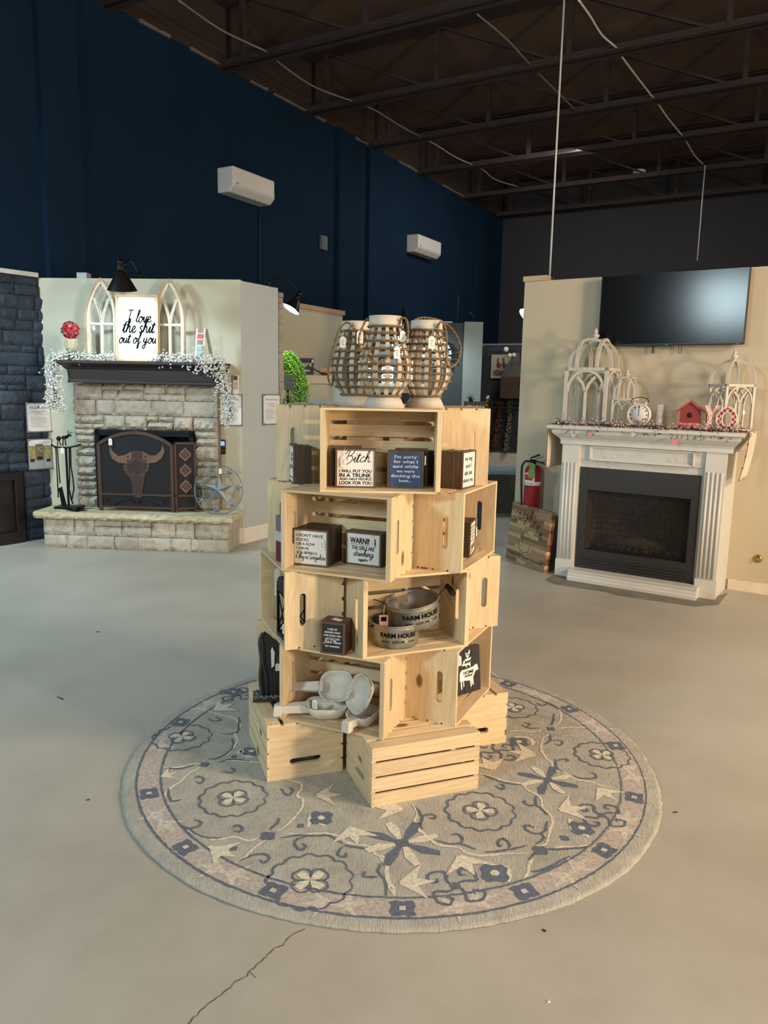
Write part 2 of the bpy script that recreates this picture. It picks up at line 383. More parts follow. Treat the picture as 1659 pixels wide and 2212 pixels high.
steelm = plain('dark_truss_steel', srgb(52, 42, 42), .7, .0, var=.2)
struct('ceiling', box(-14, 20, -7, 34, DECK_Z, DECK_Z+.15), deckm)
xb = 24.0
xb = BW.px(1088, 446)[0]
wl = MB().box(-16, xb, 0, .25, 0, WALL_Z); struct('wall_left', wl, navy_wall, BW.w(0, 0), BW.a)
pil = MB()
for u in (806, 742, 130, 1040): x = BW.px(u, 400)[0]; pil.box(x-.22, x+.22, -.07, 0.02, 0, WALL_Z)
struct('trim_1', pil, navy_wall, BW.w(0, 0), BW.a)
struct('trim_2', box(-16, xb, .02, .2, WALL_Z, DECK_Z), plain('roof_edge_dark', srgb(50, 40, 36), .9), BW.w(0, 0), BW.a)
struct('wall_back', box(0, 26, 0, .25, 0, DECK_Z), plain('dark_back_wall', srgb(50, 51, 57), .85, var=.1, scale=.5), BW.w(xb, 0), BW.a-PI/2)
# pale torn edges of deck insulation showing along the wall head
ins = plain('pale_insulation', srgb(104, 102, 98), .9)
mb = MB()
for u0, v0, u1, v1 in ((300, 38, 365, 68), (410, 92, 500, 138), (540, 158, 575, 178), (590, 188, 700, 240), (745, 272, 795, 290), (860, 335, 900, 352), (955, 378, 1000, 398)):
    xa = BW.px(u0, v0)[0]; xc = BW.px(u1, v1)[0]; p = [(xa+(xc-xa)*i/8, WALL_Z+.0+.02*_rng.random()) for i in range(9)]
    mb.prism([(p[0][0], WALL_Z-.02)]+p+[(p[-1][0], WALL_Z-.02)], -.03, .02)
struct('trim_3', mb, ins, BW.w(0, 0), BW.a)

# ------------------------------------------------------------------ roof trusses: chords across the hall
def along(p): return (p-BW.w(0, 0)).dot(BW.x)
ts = [along(on_z(u, v, 5.45)) for u, v in ((900, 45), (900, 201), (900, 304), (982, 368), (1051, 425))]
tpos = [ts[0]-2*(ts[1]-ts[0]), ts[0]-(ts[1]-ts[0])]+ts
sp_ = (ts[4]-ts[0])/4
tpos += [ts[4]+sp_*i for i in (1, 2, 3)]
ords = ['nearest', 'second nearest', 'third nearest', 'fourth', 'fifth', 'sixth', 'seventh', 'eighth', 'ninth', 'farthest']
for i, tx in enumerate(tpos):
    o = thing('roof_truss', 'dark steel roof truss crossing the ceiling, %s from the viewer' % ords[i], 'roof truss', BW.w(tx, 0, 5.45), BW.a-PI/2, 'roof trusses')
    Lx = 17.0
    MB().box(.0, Lx, -.11, .11, 0, .012).box(0, Lx, -.02, -.008, 0, .1).box(0, Lx, .008, .02, 0, .1).build('bottom_chord', steelm, o)
    MB().box(.0, Lx, -.11, .11, .73, .75).build('top_chord', steelm, o)
    n = int(Lx/1.75)
    for k in range(n+1):
        x = .35+k*1.75; mb = MB()
        mb.box(x-.03, x+.03, -.03, .03, .01, .73)
        if k < n: mb.hexa([(x+1.66, -.025, .01), (x+1.74, -.025, .01), (x+1.74, .025, .01), (x+1.66, .025, .01), (x, -.025, .73), (x+.08, -.025, .73), (x+.08, .025, .73), (x, .025, .73)])
        mb.build('web_strut', steelm, o)

# white cable strung over the trusses, and the hanging rods
def P_z(u, v, z): return on_z(u, v, z)
cab = plain('white_cable', srgb(205, 205, 205), .5, var=.02)
def sag_cable(name, pts, z, lab, r=.012, drop=None):
    P = []
    for i, (u, v) in enumerate(pts): P.append(on_z(u, v, z))
    Q = smooth(P, 5)
    if drop: Q = [Vector(q) for q in Q]; e = Q[-1]; Q.append(Vector((e.x, e.y, drop)))
    return tag(MB().tube(Q, r, 6).build(name, cab), lab, 'cable')
tr = lambda u, v: (u, v)
sag_cable('ceiling_cable', [(1250, 0), (1275, 35), (1300, 75), (1330, 102), (1343, 122), (1375, 165), (1410, 210), (1424, 228), (1445, 258), (1474, 293), (1484, 308), (1500, 335), (1519, 355)], 5.5, 'bright white cable snaking over the trusses at upper right', .011)
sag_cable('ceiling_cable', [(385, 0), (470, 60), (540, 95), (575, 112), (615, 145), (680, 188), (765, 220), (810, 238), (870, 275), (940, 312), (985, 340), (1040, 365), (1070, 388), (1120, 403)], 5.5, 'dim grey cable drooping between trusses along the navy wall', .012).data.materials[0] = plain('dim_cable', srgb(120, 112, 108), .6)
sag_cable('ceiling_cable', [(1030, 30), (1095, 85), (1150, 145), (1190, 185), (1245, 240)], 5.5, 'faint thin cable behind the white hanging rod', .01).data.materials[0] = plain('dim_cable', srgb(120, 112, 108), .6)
# hanging rods
def vdrop(name, u0, v0, u1, v1, d, r, lab, m_):
    # vertical rod at depth d: locate bottom at (u1,v1), top at height of v0
    q = ray(u1, v1); t = d/q.y; p = CO+q*t; q2 = ray(u0, v0); p2 = CO+q2*(d/q2.y)
    return tag(MB().tube([(p.x, p.y, p.z), (p.x, p.y, p2.z)], r, 8).build(name, m_), lab, 'rod')
vdrop('hanging_rod', 1219, -70, 1187, 606, 7.6, .0095, 'long white rod dropping from the ceiling onto the booth wall end', plain('white_rod', srgb(200, 200, 200), .4))
vdrop('hanging_rod', 1521, 357, 1506, 563, 11.0, .008, 'short thin rod hanging from the white ceiling cable above the television', plain('white_rod', srgb(200, 200, 200), .4))
vdrop('hanging_rod', 989, 640, 988, 694, 11.5, .008, 'thin dark rod above the charcoal booth wall', steelm)
q = ray(1381, 373); p = CO+q*(15/q.y)
o = tag(MB().lathe([(.001, .05), (.11, .04), (.12, 0), (.001, -.01)], (0, 0, 0), 16).build('ceiling_lamp', white_paint, loc=p), 'small round white ceiling fixture above the television', 'lamp')
for (u, v, w_, lab) in ((1328, 463, .1, 'small pale box high on the far dark wall'), (1622, 436, .12, 'faint grey box high on the far wall at the right edge')):
    q = ray(u, v); p = CO+q*(19/q.y); tag(MB().box(-w_/2, w_/2, -.05, .05, -.18, .18).build('junction_box', plain('grey_box', srgb(150, 150, 145), .6), loc=p), lab, 'junction box')
q = ray(1440, 472); p = CO+q*(18/q.y)
tag(MB().box(-.42, .42, -.03, .03, -.025, .025).build('wall_tube_light', plain('tube_white', srgb(215, 215, 215), .4), loc=p, rot=(0, 0, -.4)), 'thin pale tube fitting high on the far dark wall', 'light fitting')
x, z = BW.px(696, 525)
tag(MB().box(-.07, .07, -.05, 0, -.1, .1).box(-.03, .03, -.06, -.05, .01, .06).box(-.03, .03, -.06, -.05, -.06, -.01).build('wall_outlet', plain('dim_outlet', srgb(90, 100, 108), .5), loc=BW.w(x, 0, z), rot=(0, 0, BW.a)), 'small outlet box high on the navy wall between the two air conditioners', 'outlet')

# ------------------------------------------------------------------ two mini split air conditioners on the navy wall
acm = plain('ac_plastic', srgb(205, 205, 205), .4, var=.02)
def ac(u0, v0, u1, v1, lab, dep=.26):
    x0, zt = BW.px(u0, v0, -dep); x1, zb = BW.px(u1, v1, -dep); w_ = x1-x0; h = .30
    o = thing('air_conditioner', lab, 'air conditioner', BW.w(x0, 0, zt-h), BW.a, 'mini split units on the navy wall')
    MB().prism([(0, h), (-dep, h), (-dep-.005, .07), (-dep+.07, .0), (0, .0)], 0, w_, 'X').build('body', acm, o, .012)
    MB().box(.02, w_-.02, -dep-.012, -dep, .085, h-.008).build('front_panel', acm, o, .006)
    MB().hexa([(.05, -dep+.075, -.004), (w_-.05, -dep+.075, -.004), (w_-.05, -dep+.10, -.004), (.05, -dep+.10, -.004), (.05, -dep+.0, .07), (w_-.05, -dep+.0, .07), (w_-.05, -dep+.02, .08), (.05, -dep+.02, .08)]).build('air_flap', plain('flap_grey', srgb(160, 162, 164), .5), o)
    MB().box(w_*.06, w_*.11, -dep-.015, -dep-.011, .1, .115).build('badge', grey_ink, o)
    return o
ac(503, 357, 593, 387, 'larger white mini split air conditioner high on the navy wall above the arched windows')
ac(904, 505, 953, 520, 'smaller white mini split air conditioner farther along the navy wall', .24)
for u, v0, v1 in ((558, 432, 600),):
    x, z = BW.px(u, v0); tag(MB().tube([(x, -.02, z), (x, -.02, z-1.5)], .012, 6).build('ac_line', plain('line_navy', srgb(14, 30, 42), .7), loc=BW.w(0, 0), rot=(0, 0, BW.a)), 'dark pipe running down the navy wall under the larger air conditioner', 'pipe')

# ------------------------------------------------------------------ generic builders
def ashlar(mb, x0, x1, z0, z1, y, dep, rng, rough=.012, hmin=.05, hmax=.15, hole=None, gap=.004):
    blocks = []
    def split(a, b, c, d):
        w_, h = b-a, d-c
        if h > hmax or (h > hmin*2.2 and rng.random() < .35 and w_ < .5):
            t = c+h*rng.uniform(.35, .65); split(a, b, c, t); split(a, b, t, d)
        elif w_ > h*4.2 or w_ > .42:
            t = a+w_*rng.uniform(.35, .65); split(a, t, c, d); split(t, b, c, d)
        else: blocks.append((a, b, c, d))
    hs = []
    if hole:
        hx0, hx1, hz1 = hole
        split(x0, x1, hz1, z1); split(x0, hx0, z0, hz1); split(hx1, x1, z0, hz1)
    else: split(x0, x1, z0, z1)
    for a, b, c, d in blocks:
        nu = max(3, int((b-a)/.03)); nv = max(2, int((d-c)/.03)); off = rng.uniform(-.006, .006); H = {}
        k = len(mb.v); ph = rng.random()*9
        rr = rough*(rng.uniform(.6, 1.4))
        pts = []
        for j in range(nv+1):
            for i in range(nu+1):
                e = (i in (0, nu)) or (j in (0, nv))
                X = a+gap/2+(b-a-gap)*i/nu; Z = c+gap/2+(d-c-gap)*j/nv
                Y = y-dep+off+(rr*1.3 if e else -rr*(rng.random())+.3*rr*math.sin(ph+i*1.3+j))
                pts.append((X, Y, Z))
        mb.addv(pts)
        for j in range(nv):
            for i in range(nu): q = k+j*(nu+1)+i; mb.face([q, q+1, q+nu+2, q+nu+1], rng.random() < .4)
        # sides
        kb = mb.addv([(a+gap/2, y, c+gap/2), (b-gap/2, y, c+gap/2), (b-gap/2, y, d-gap/2), (a+gap/2, y, d-gap/2)])
        mb.face([kb, kb+1]+[k+i for i in reversed(range(nu+1))]); mb.face([kb+2, kb+3]+[k+nv*(nu+1)+i for i in range(nu+1)])
        mb.face([kb+3, kb]+[k+j*(nu+1) for j in range(nv+1)]); mb.face([kb+1, kb+2]+[k+j*(nu+1)+nu for j in reversed(range(nv+1))])
def stone_mat(name, a, b, c_, bump=.7):
    t = NT(name); co = t.coord()
    v = t.add('ShaderNodeTexVoronoi'); v.inputs['Scale'].default_value = 4.5; t.link(co, v.inputs['Vector'])
    sp = t.add('ShaderNodeSeparateColor'); t.link(v.outputs['Color'], sp.inputs[0])
    c1 = t.ramp(sp.outputs[0], [(0, a), (.5, b), (1, c_)])
    n = t.add('ShaderNodeTexNoise'); n.inputs['Scale'].default_value = 18; n.inputs['Detail'].default_value = 8; t.link(co, n.inputs['Vector'])
    c2 = t.mix(.5, c1, t.ramp(n.outputs['Fac'], [(.3, (.6, .6, .6, 1)), (.65, (1, 1, 1, 1))]), 'MULTIPLY')
    t.link(c2, t.b.inputs['Base Color']); t.b.inputs['Roughness'].default_value = .85
    n2 = t.add('ShaderNodeTexNoise'); n2.inputs['Scale'].default_value = 45; n2.inputs['Detail'].default_value = 8; t.link(co, n2.inputs['Vector'])
    t.bump(n2.outputs['Fac'], bump, .012); MATS[name] = t.m; return t.m
grey_stone = stone_mat('grey_limestone', srgb(186, 180, 166), srgb(168, 162, 150), srgb(200, 194, 182))
dark_stone = stone_mat('painted_dark_stone', srgb(46, 60, 76), srgb(40, 51, 66), srgb(54, 68, 84), .5)
slab_stone = stone_mat('buff_hearth_slab', srgb(196, 184, 152), srgb(206, 198, 172), srgb(186, 172, 138))
def gooseneck(name, lab, base, shade, axis, size=.14, power=0, spot=150, bulb=True, mid_up=.32, col=COOL, sm=None):
    """barn lamp: arm rises from base, arcs over and holds a cone shade at 'shade' (rim centre) whose mouth looks along axis"""
    ax = Vector(axis).normalized(); rim = Vector(shade); top = rim-ax*size*1.25
    o = thing(name, lab, 'lamp', base)
    b0 = Vector(base); L = lambda p: Vector(p)-b0
    h = max(b0.z, top.z)+mid_up
    arm = smooth([b0, b0+Vector((0, 0, .06)), Vector((b0.x*.8+top.x*.2, b0.y*.8+top.y*.2, h-.05)), Vector(((b0.x+top.x)/2, (b0.y+top.y)/2, h)), Vector((b0.x*.12+top.x*.88, b0.y*.12+top.y*.88, h-.08)), top-ax*.10, top-ax*.02], 8)
    MB().tube([L(p) for p in arm], .011, 8).build('gooseneck_arm', black_metal, o)
    MB().lathe([(.001, 0), (.045, 0), (.045, .012), (.001, .014)], (0, 0, -.002), 16).build('mounting_plate', black_metal, o)
    q = ax.to_track_quat('-Z', 'Y'); M = Matrix.Translation(L(top)) @ q.to_matrix().to_4x4()
    s = MB(); s.M = M; s.lathe([(.022, .1), (.03, .1), (.03, .06), (.026, .055), (.034, .05), (.034, .01), (.03, 0)], (0, 0, 0), 16); s.build('socket', black_metal, o)
    s = MB(); s.M = M; s.use(black_paint); s.lathe([(.03, .0), (.05, -.02), (size*.97, -size*1.2), (size, -size*1.25)], (0, 0, 0), 32, True, False)
    s.use(plain('shade_lining', srgb(235, 235, 230), .5, var=.01)); s.lathe([(size, -size*1.25), (size*.95, -size*1.2), (.045, -.03), (.0001, -.02)], (0, 0, 0), 32, True, False); s.build('lamp_shade', None, o)
    if bulb:
        s = MB(); s.M = M; s.lathe([(.0001, -size*1.08), (.045, -size*.98), (.055, -size*.75), (.04, -size*.45), (.02, -.03)], (0, 0, 0), 20, True, False)
        s.build('bulb', plain('lit_bulb', (.8, .95, 1, 1), .5, emit=((.78, .95, 1, 1), 30)), o)
    if power:
        d = bpy.data.lights.new('lamp_light', 'SPOT'); d.energy = power; d.color = col; d.spot_size = R(spot); d.spot_blend = .5; d.shadow_soft_size = .05 if sm is None else sm
        lo = bpy.data.objects.new('lamp_light', d); sc.collection.objects.link(lo); lo.parent = o
        lo.location = L(rim-ax*.0); lo.rotation_euler = q.to_euler()
    return o
def paper_sign(fr, x0, x1, z0, z1, y, lab, build_ink, holder=True, rot=0):
    o = thing('acrylic_sign_holder', lab, 'sign', fr.w(x0, y, z0), fr.a+rot)
    w_, h = x1-x0, z1-z0
    MB().box(-.012, w_+.012, 0, .004, -.012, h+.012).build('acrylic_back', plain('acrylic_grey', srgb(120, 128, 132), .15, var=.02), o)
    MB().box(.0, w_, -.0035, -.0005, 0, h).build('sheet', plain('sign_sheet', srgb(225, 228, 232), .35, var=.02), o)
    if holder:
        for a in (.0, w_):
            for b in (0, h): MB().lathe([(.008, -.012), (.008, .012)], (0, 0, 0), 10).build('standoff', plain('chrome', srgb(190, 190, 195), .25, .9), o, loc=(a, -.004, b), rot=(PI/2, 0, 0))
    mb = MB(); build_ink(mb, w_, h, -.0045); mb.build('print', grey_ink, o)
    return o
def price_tag(parent, x, y, z, s=.03, rz=0.0, tilt=0.0, string=.03):
    s_ = s; o = MB().use(tagm).prism([(-s_*.5, -s_*1.7), (s_*.5, -s_*1.7), (s_*.5, -.15*s_), (.2*s_, .15*s_), (-.2*s_, .15*s_), (-s_*.5, -.15*s_)], -.0006, .0006).build('price_tag', tagm, parent, loc=(x, y, z), rot=(tilt, 0, rz))
    if string: MB().tube([(0, 0, .1*s), (.003, 0, string)], .0006, 4).build('string', plain('string_white', srgb(220, 218, 210), .8), o)
    mb = MB()
    for k in range(4): mb.box(-.25*s+.1*s*(k % 2), .3*s-.1*s*(k % 3), -.0012, -.0007, -.5*s-.25*s*k, -.42*s-.25*s*k)
    mb.build('print', grey_ink, o)
    return o
# ================================================================== LEFT BOOTH (stone fireplace)
WT = 2.6
struct('wall_left_booth_front', box(-2.02, 0, 0, .12, 0, WT), cream_wall, LB.w(0, 0), LB.a)
struct('wall_left_booth_side', box(0, .585, 0, .1, 0, WT-.01), plain('side_wall_paint', srgb(178, 186, 188), .75, var=.03, scale=2), LS.w(0, 0), LS.a)
struct('baseboard_left', MB().box(-.14, 0.005, -.014, 0, 0, .16), white_paint, LB.w(0, 0), LB.a)
struct('baseboard_left_side', MB().box(0, .585, -.014, 0, 0, .16), white_paint, LS.w(0, 0), LS.a)
rg = random.Random(3)
# hearth
hz = LB.px(300, 1112, -.52)[1]
hx0, hx1 = LB.px(96, 1170, -.45)[0], LB.px(493, 1190, -.45)[0]
hearth = thing('raised_hearth', 'raised stone hearth bench of grey blocks under a buff slab', 'hearth', LB.w(0, 0), LB.a)
mb = MB(); ashlar(mb, hx0, hx1, 0, hz-.06, -.43, .03, rg, .006, .07, .20); mb.box(hx0+.004, hx1-.004, -.43, 0.0, 0, hz-.06)
mb.M = Matrix.Translation((hx1-.03, 0, 0)) @ Matrix.Rotation(PI/2, 4, 'Z'); ashlar(mb, -.43, -.0, 0, hz-.06, .0, .03, rg, .006, .05, .17); mb.M = None
mb.build('block_base', grey_stone, hearth)
mb = MB(); n = 60; top = []; bot = []
outl = [(hx0-.06+(hx1-hx0+.12)*i/n, -.53) for i in range(n+1)]
k0 = []
for zi, (z, push) in enumerate(((hz-.062, .012), (hz-.04, -.004), (hz-.015, .006), (hz, .014))):
    k0.append(mb.addv([(x, y+push+rg.uniform(-.010, .010), z+rg.uniform(-.006, .006)*(zi < 3)) for x, y in outl]+[(hx1+.06-push+rg.uniform(-.006, .006), -.53+.53*i/8, z) for i in range(1, 9)]+[(hx0-.06, 0, z)]))
N = n+1+9
for a, b in zip(k0, k0[1:]):
    for i in range(N): j = (i+1) % N; mb.face([a+i, a+j, b+j, b+i])
mb.face([k0[-1]+i for i in range(N)]); mb.face([k0[0]+i for i in reversed(range(N))])
mb.build('slab_top', slab_stone, hearth)
# stone surround
sx0, sx1 = LB.px(158, 900, -.16)[0], LB.px(468, 900, -.16)[0]
bx0, bzt = LB.px(205, 927, -.17); bx1, _ = LB.px(419, 938, -.17); mz0 = 1.585
sur = thing('stone_surround', 'pale grey ledger stone surround of the left fireplace', 'fireplace', LB.w(0, 0), LB.a)
mb = MB(); ashlar(mb, sx0, sx1, bzt+.14, mz0, -.12, .035, rg, .009, .07, .20); mb.build('smooth_stone_courses', grey_stone, sur)
mb = MB(); ashlar(mb, sx0, sx1, hz, bzt+.14, -.12, .05, rg, .022, .06, .15, hole=(bx0, bx1, bzt)); mb.build('split_stone_courses', grey_stone, sur)
MB().box(sx0+.005, bx0, -.125, 0, hz, mz0).box(bx1, sx1-.005, -.125, 0, hz, mz0).box(bx0, bx1, -.125, 0, bzt, mz0).build('backing', plain('mortar', srgb(120, 114, 104), .9), sur)
fb = thing('firebox', 'black metal firebox opening behind the bull screen', 'firebox', LB.w(0, 0), LB.a)
MB().box(bx0, bx0+.05, -.19, -.13, hz, bzt).box(bx1-.05, bx1, -.19, -.13, hz, bzt).box(bx0, bx1, -.19, -.13, bzt-.06, bzt).build('frame', black_metal, fb, .004)
MB().box(bx0+.05, bx1-.05, -.13, -.12, hz, bzt-.06).build('glass', plain('dark_glass', srgb(8, 9, 12), .12, var=.02), fb)
# mantel shelf (crown profile)
mx0, mzt = LB.px(120, 777, -.36); mx1, _ = LB.px(476, 786, -.36)
mprof = [(0, 1.80), (-.40, 1.80), (-.40, 1.775), (-.385, 1.765), (-.34, 1.74), (-.315, 1.715), (-.31, 1.62), (-.315, 1.61), (-.315, 1.59), (0, 1.59)]
mant = thing('mantel_shelf', 'espresso brown crown mantel shelf on the grey stone', 'mantel', LB.w(0, 0), LB.a)
mb = MB(); n = len(mprof); cx_ = (mx0+mx1)/2
def mv(side): return [(cx_+side*((mx1-mx0)/2-(.40+y_) if y_ < 0 else (mx1-mx0)/2-(.09)), y_, z_) for y_, z_ in mprof]
def mv(side):
    out = []
    for y_, z_ in mprof:
        inset = max(0, .40+(y_ if y_ < 0 else -.31)); inset = min(inset, .09)
        if y_ == 0: inset = 0 if z_ > 1.79 else .085
        out.append((cx_+side*((mx1-mx0)/2-inset), y_, z_))
    return out
a = mb.addv(mv(-1)); b = mb.addv(mv(1))
mb.face([a+i for i in range(n)]); mb.face([b+i for i in reversed(range(n))])
for i in range(n): j = (i+1) % n; mb.face([a+j, a+i, b+i, b+j])
mb.build('shelf', plain('espresso_paint', srgb(44, 34, 34), .4, var=.15, scale=3), mant)
MT = 1.80
# arched window frames
arch_m = wood('whitewashed_arch_wood', srgb(225, 222, 212), srgb(178, 160, 130), 'Z', stretch=8, knots=False, rough=.7)
def gothic(w_, h, sp, k=10, off=0.0):      # pointed arch outline, width w_, height h, spring line sp
    hw = w_/2-off; H = h-off*1.3; L = []
    rr = ((H-sp)**2+hw**2)/(2*hw)
    a1 = math.atan2(H-sp, rr-hw) if rr > hw else PI/2
    for i in range(k+1): t = a1*i/k; L.append((hw-rr+rr*math.cos(t), sp+rr*math.sin(t)))
    Rr = L; Lf = [(-x, z) for x, z in reversed(L)]
    return Rr, Lf
def strip(mb, pts, w_, y0, y1):           # bar following a polyline in x,z with depth
    P = [Vector(p) for p in pts]; A = []; B = []
    for i, p in enumerate(P):
        t = (P[min(i+1, len(P)-1)]-P[max(i-1, 0)]).normalized(); nn = Vector((-t.y, t.x)); A.append(p+nn*w_/2); B.append(p-nn*w_/2)
    n = len(P); k = mb.addv([(a.x, y0, a.y) for a in A]+[(b.x, y0, b.y) for b in B]+[(a.x, y1, a.y) for a in A]+[(b.x, y1, b.y) for b in B])
    for i in range(n-1):
        mb.face([k+i, k+n+i, k+n+i+1, k+i+1]); mb.face([k+2*n+i, k+2*n+i+1, k+3*n+i+1, k+3*n+i])
        mb.face([k+i, k+i+1, k+2*n+i+1, k+2*n+i]); mb.face([k+n+i, k+3*n+i, k+3*n+i+1, k+n+i+1])
    mb.face([k, k+2*n, k+3*n, k+n]); mb.face([k+n-1, k+2*n-1, k+4*n-1, k+3*n-1])
def arch_window(u0, u1, vt, lab, lean=.05):
    x0, _ = LB.px(u0, 700, -.12); x1, zt = LB.px(u1, 700, -.12); zt = LB.px((u0+u1)/2, vt, -.1)[1]
    w_ = x1-x0; h = zt-MT
    o = thing('arched_window_frame', lab, 'wall decor', LB.w((x0+x1)/2, -.16, MT), LB.a, 'arched window frames on the mantel', rot=(-lean, 0, LB.a))
    fw = .035; sp = h*.52
    Rr, Lf = gothic(w_-fw, h-fw*.6, sp)
    mb = MB(); strip(mb, [(w_/2-fw/2, 0)]+Rr, fw, -.02, .02); strip(mb, Lf+[(-w_/2+fw/2, 0)], fw, -.02, .02)
    mb.box(-w_/2, w_/2, -.02, .02, 0, fw); mb.build('outer_frame', arch_m, o)
    mb = MB(); Rr, Lf = gothic(w_-.004, h, sp); strip(mb, [(w_/2-.004, 0)]+Rr, .012, -.028, -.02); strip(mb, Lf+[(-w_/2+.004, 0)], .012, -.028, -.02)
    mb.build('raw_edge', wood('raw_edge_wood', srgb(190, 160, 118), srgb(140, 105, 70), 'Z', knots=False), o)
    mb = MB(); mb.box(-.012, .012, -.014, .014, fw, sp*.96); mb.box(-w_/2+fw, w_/2-fw, -.012, .012, h*.44, h*.44+.022)
    c = sp*.9; mb2 = [(0, c)]
    for s_ in (-1, 1): strip(mb, [(0, c-.01), (s_*w_*.06, c+(h-c)*.22), (s_*w_*.16, c+(h-c)*.42), (s_*w_*.30, c+(h-c)*.6)], .022, -.012, .012)
    for s_ in (-1, 1): strip(mb, [(s_*w_*.012, c*.98), (s_*w_*.08, c+(h-c)*.30), (s_*w_*.2, c+(h-c)*.55), (s_*w_*.02, c+(h-c)*.9)][:3], .012, -.012, .012)
    mb.build('mullions', arch_m, o)
    return o
aw = arch_window(190, 256, 602, 'white gothic arched window frame left of the script sign, tag on its bar')
price_tag(aw, -.07, -.03, .33, .022)
arch_window(338, 401, 604, 'white gothic arched window frame right of the script sign')
# script sign
x0, zb_ = LB.px(252, 775, -.26); x1, zt = LB.px(342, 637, -.22); w_ = x1-x0; h = zt-MT
o = thing('framed_script_sign', 'tall white framed sign with a cursive sentence leaning on the arched windows', 'sign', LB.w(x0, -.26, MT), 0, rot=(-.07, 0, LB.a))
MB().box(0, .018, -.02, .012, 0, h).box(w_-.018, w_, -.02, .012, 0, h).box(.018, w_-.018, -.02, .012, 0, .018).box(.018, w_-.018, -.02, .012, h-.018, h).build('frame', wood('blond_frame', srgb(205, 180, 136), srgb(150, 115, 75), 'Z', knots=False), o)
MB().box(.016, w_-.016, -.006, .008, .016, h-.016).build('board', plain('sign_board_white', srgb(205, 208, 210), .8, var=.01, spec=.1), o)
mb = MB(); s_ = h/140.0      # px of photo to metres
def at_(u, v): return ((u-252)/90*w_, (777-v)/140*h)
for txt, u, v, wd in (('I love', 300, 694, 52), ('the shit', 299, 716, 68), ('out of you', 297, 738, 80)):
    x, z = at_(u, v); script(mb, txt, x, z, wd/90*w_, -.0080, wt=.21, slant=.25, yscale=1.1)
mb.build('lettering', ink, o)
# potted hydrangea
flx, _ = LB.px(154, 760, -.25)
pot = thing('potted_flower', 'red flower ball in a paper wrapped pot at the left of the mantel', 'plant', LB.w(flx, -.25, MT), 0)
MB().lathe([(.038, 0), (.05, .09), (.056, .1), (.05, .105)], (0, 0, 0), 20).build('pot', plain('sage_pot', srgb(130, 138, 122), .6), pot)
mb = MB(); n = 26; mb.lathe([(.045, .09), (.05, .12), (.06, .15), (.05, .17), (.062, .2)], (0, 0, 0), n)
for i in range(len(mb.v)): a = math.atan2(mb.v[i].y, mb.v[i].x); mb.v[i] *= 1; mb.v[i].x *= 1+.12*math.sin(a*7); mb.v[i].y *= 1+.12*math.sin(a*7)
mb.build('burlap_wrap', plain('burlap', srgb(178, 168, 140), .9, var=.3, scale=90), pot)
petal = [plain('red_petal', srgb(170, 28, 48), .7, var=.35, scale=60), plain('pink_petal', srgb(205, 110, 120), .7), plain('green_leafy', srgb(96, 110, 74), .7)]
mb = MB(); r_ = random.Random(5)
for i in range(150):
    t = math.acos(1-2*(i+.5)/150); a = i*2.399; d = Vector((math.sin(t)*math.cos(a), math.sin(t)*math.sin(a), math.cos(t)))
    c = Vector((0, 0, .285))+d*.072*r_.uniform(.85, 1.1); mb.use(petal[0] if r_.random() < .68 else petal[1 if r_.random() < .6 else 2])
    u_ = d.orthogonal().normalized(); v_ = d.cross(u_); k = 5; kk = mb.addv([c]+[c+(u_*math.cos(q*2*PI/k)+v_*math.sin(q*2*PI/k))*.017*r_.uniform(.7, 1.2)+d*.007 for q in range(k)])
    for q in range(k): mb.face([kk, kk+1+q, kk+1+(q+1) % k])
mb.ball((0, 0, .285), .06, 12, 8); mb.build('flower_head', None, pot)
# white berry garland
berry_m = plain('white_berries', srgb(225, 226, 224), .5, var=.1); stem_m = plain('dark_twig', srgb(58, 54, 56), .8)
def garland(name, lab, path, rad, n, br, seed, mats=None, leafy=False, parent=None, nm='berries', stemr=.004, loc=None, rot=None):
    r_ = random.Random(seed); P = smooth(path, 6)
    o = thing(name, lab, 'garland', (0, 0, 0)) if not parent else parent
    MB().tube(P, stemr, 5).build('vine', stem_m, o)
    mb = MB(); tw = MB(); ms = mats or [berry_m]
    for i in range(n):
        t = r_.random()*(len(P)-1); k = int(t); q = P[k].lerp(P[min(k+1, len(P)-1)], t-k)
        rd = rad(t/(len(P)-1)) if callable(rad) else rad
        d = Vector((r_.gauss(0, .5), r_.gauss(0, .5), r_.gauss(0, .5)))*rd; c = q+d
        mb.use(r_.choice(ms)); mb.ico(c, br*r_.uniform(.7, 1.3))
        if i % 3 == 0: tw.tube([q, q+d*.6+Vector((0, 0, .004)), c], .0012, 3, False)
    b = mb.build(nm, None, o); b['kind'] = 'stuff'; tw.build('twigs', stem_m, o)
    return o
g = lambda x, y, z: LB.w(x, y, z)
pth = [g(*q) for q in ((mx0-.02, -.38, 1.36), (mx0-.01, -.38, 1.48), (mx0-.03, -.38, 1.62), (mx0-.02, -.36, 1.76), (mx0+.04, -.34, 1.83), (mx0+.3, -.33, 1.83), (mx0+.55, -.34, 1.83))]
garland('berry_garland', 'white berry garland falling off the left end of the brown mantel', pth, lambda t: .085-.045*t, 1100, .0095, 11)
pth = [g(*q) for q in ((mx0+.95, -.34, 1.82), (mx0+1.2, -.35, 1.83), (mx0+1.4, -.38, 1.81), (mx0+1.5, -.41, 1.76), (mx1-.02, -.37, 1.80), (mx1+.02, -.37, 1.66), (mx1+.07, -.37, 1.5), (mx1+.09, -.37, 1.36), (mx1+.07, -.37, 1.26))]
garland('berry_garland', 'white berry garland falling off the right end of the brown mantel', pth, .072, 1300, .0095, 12)
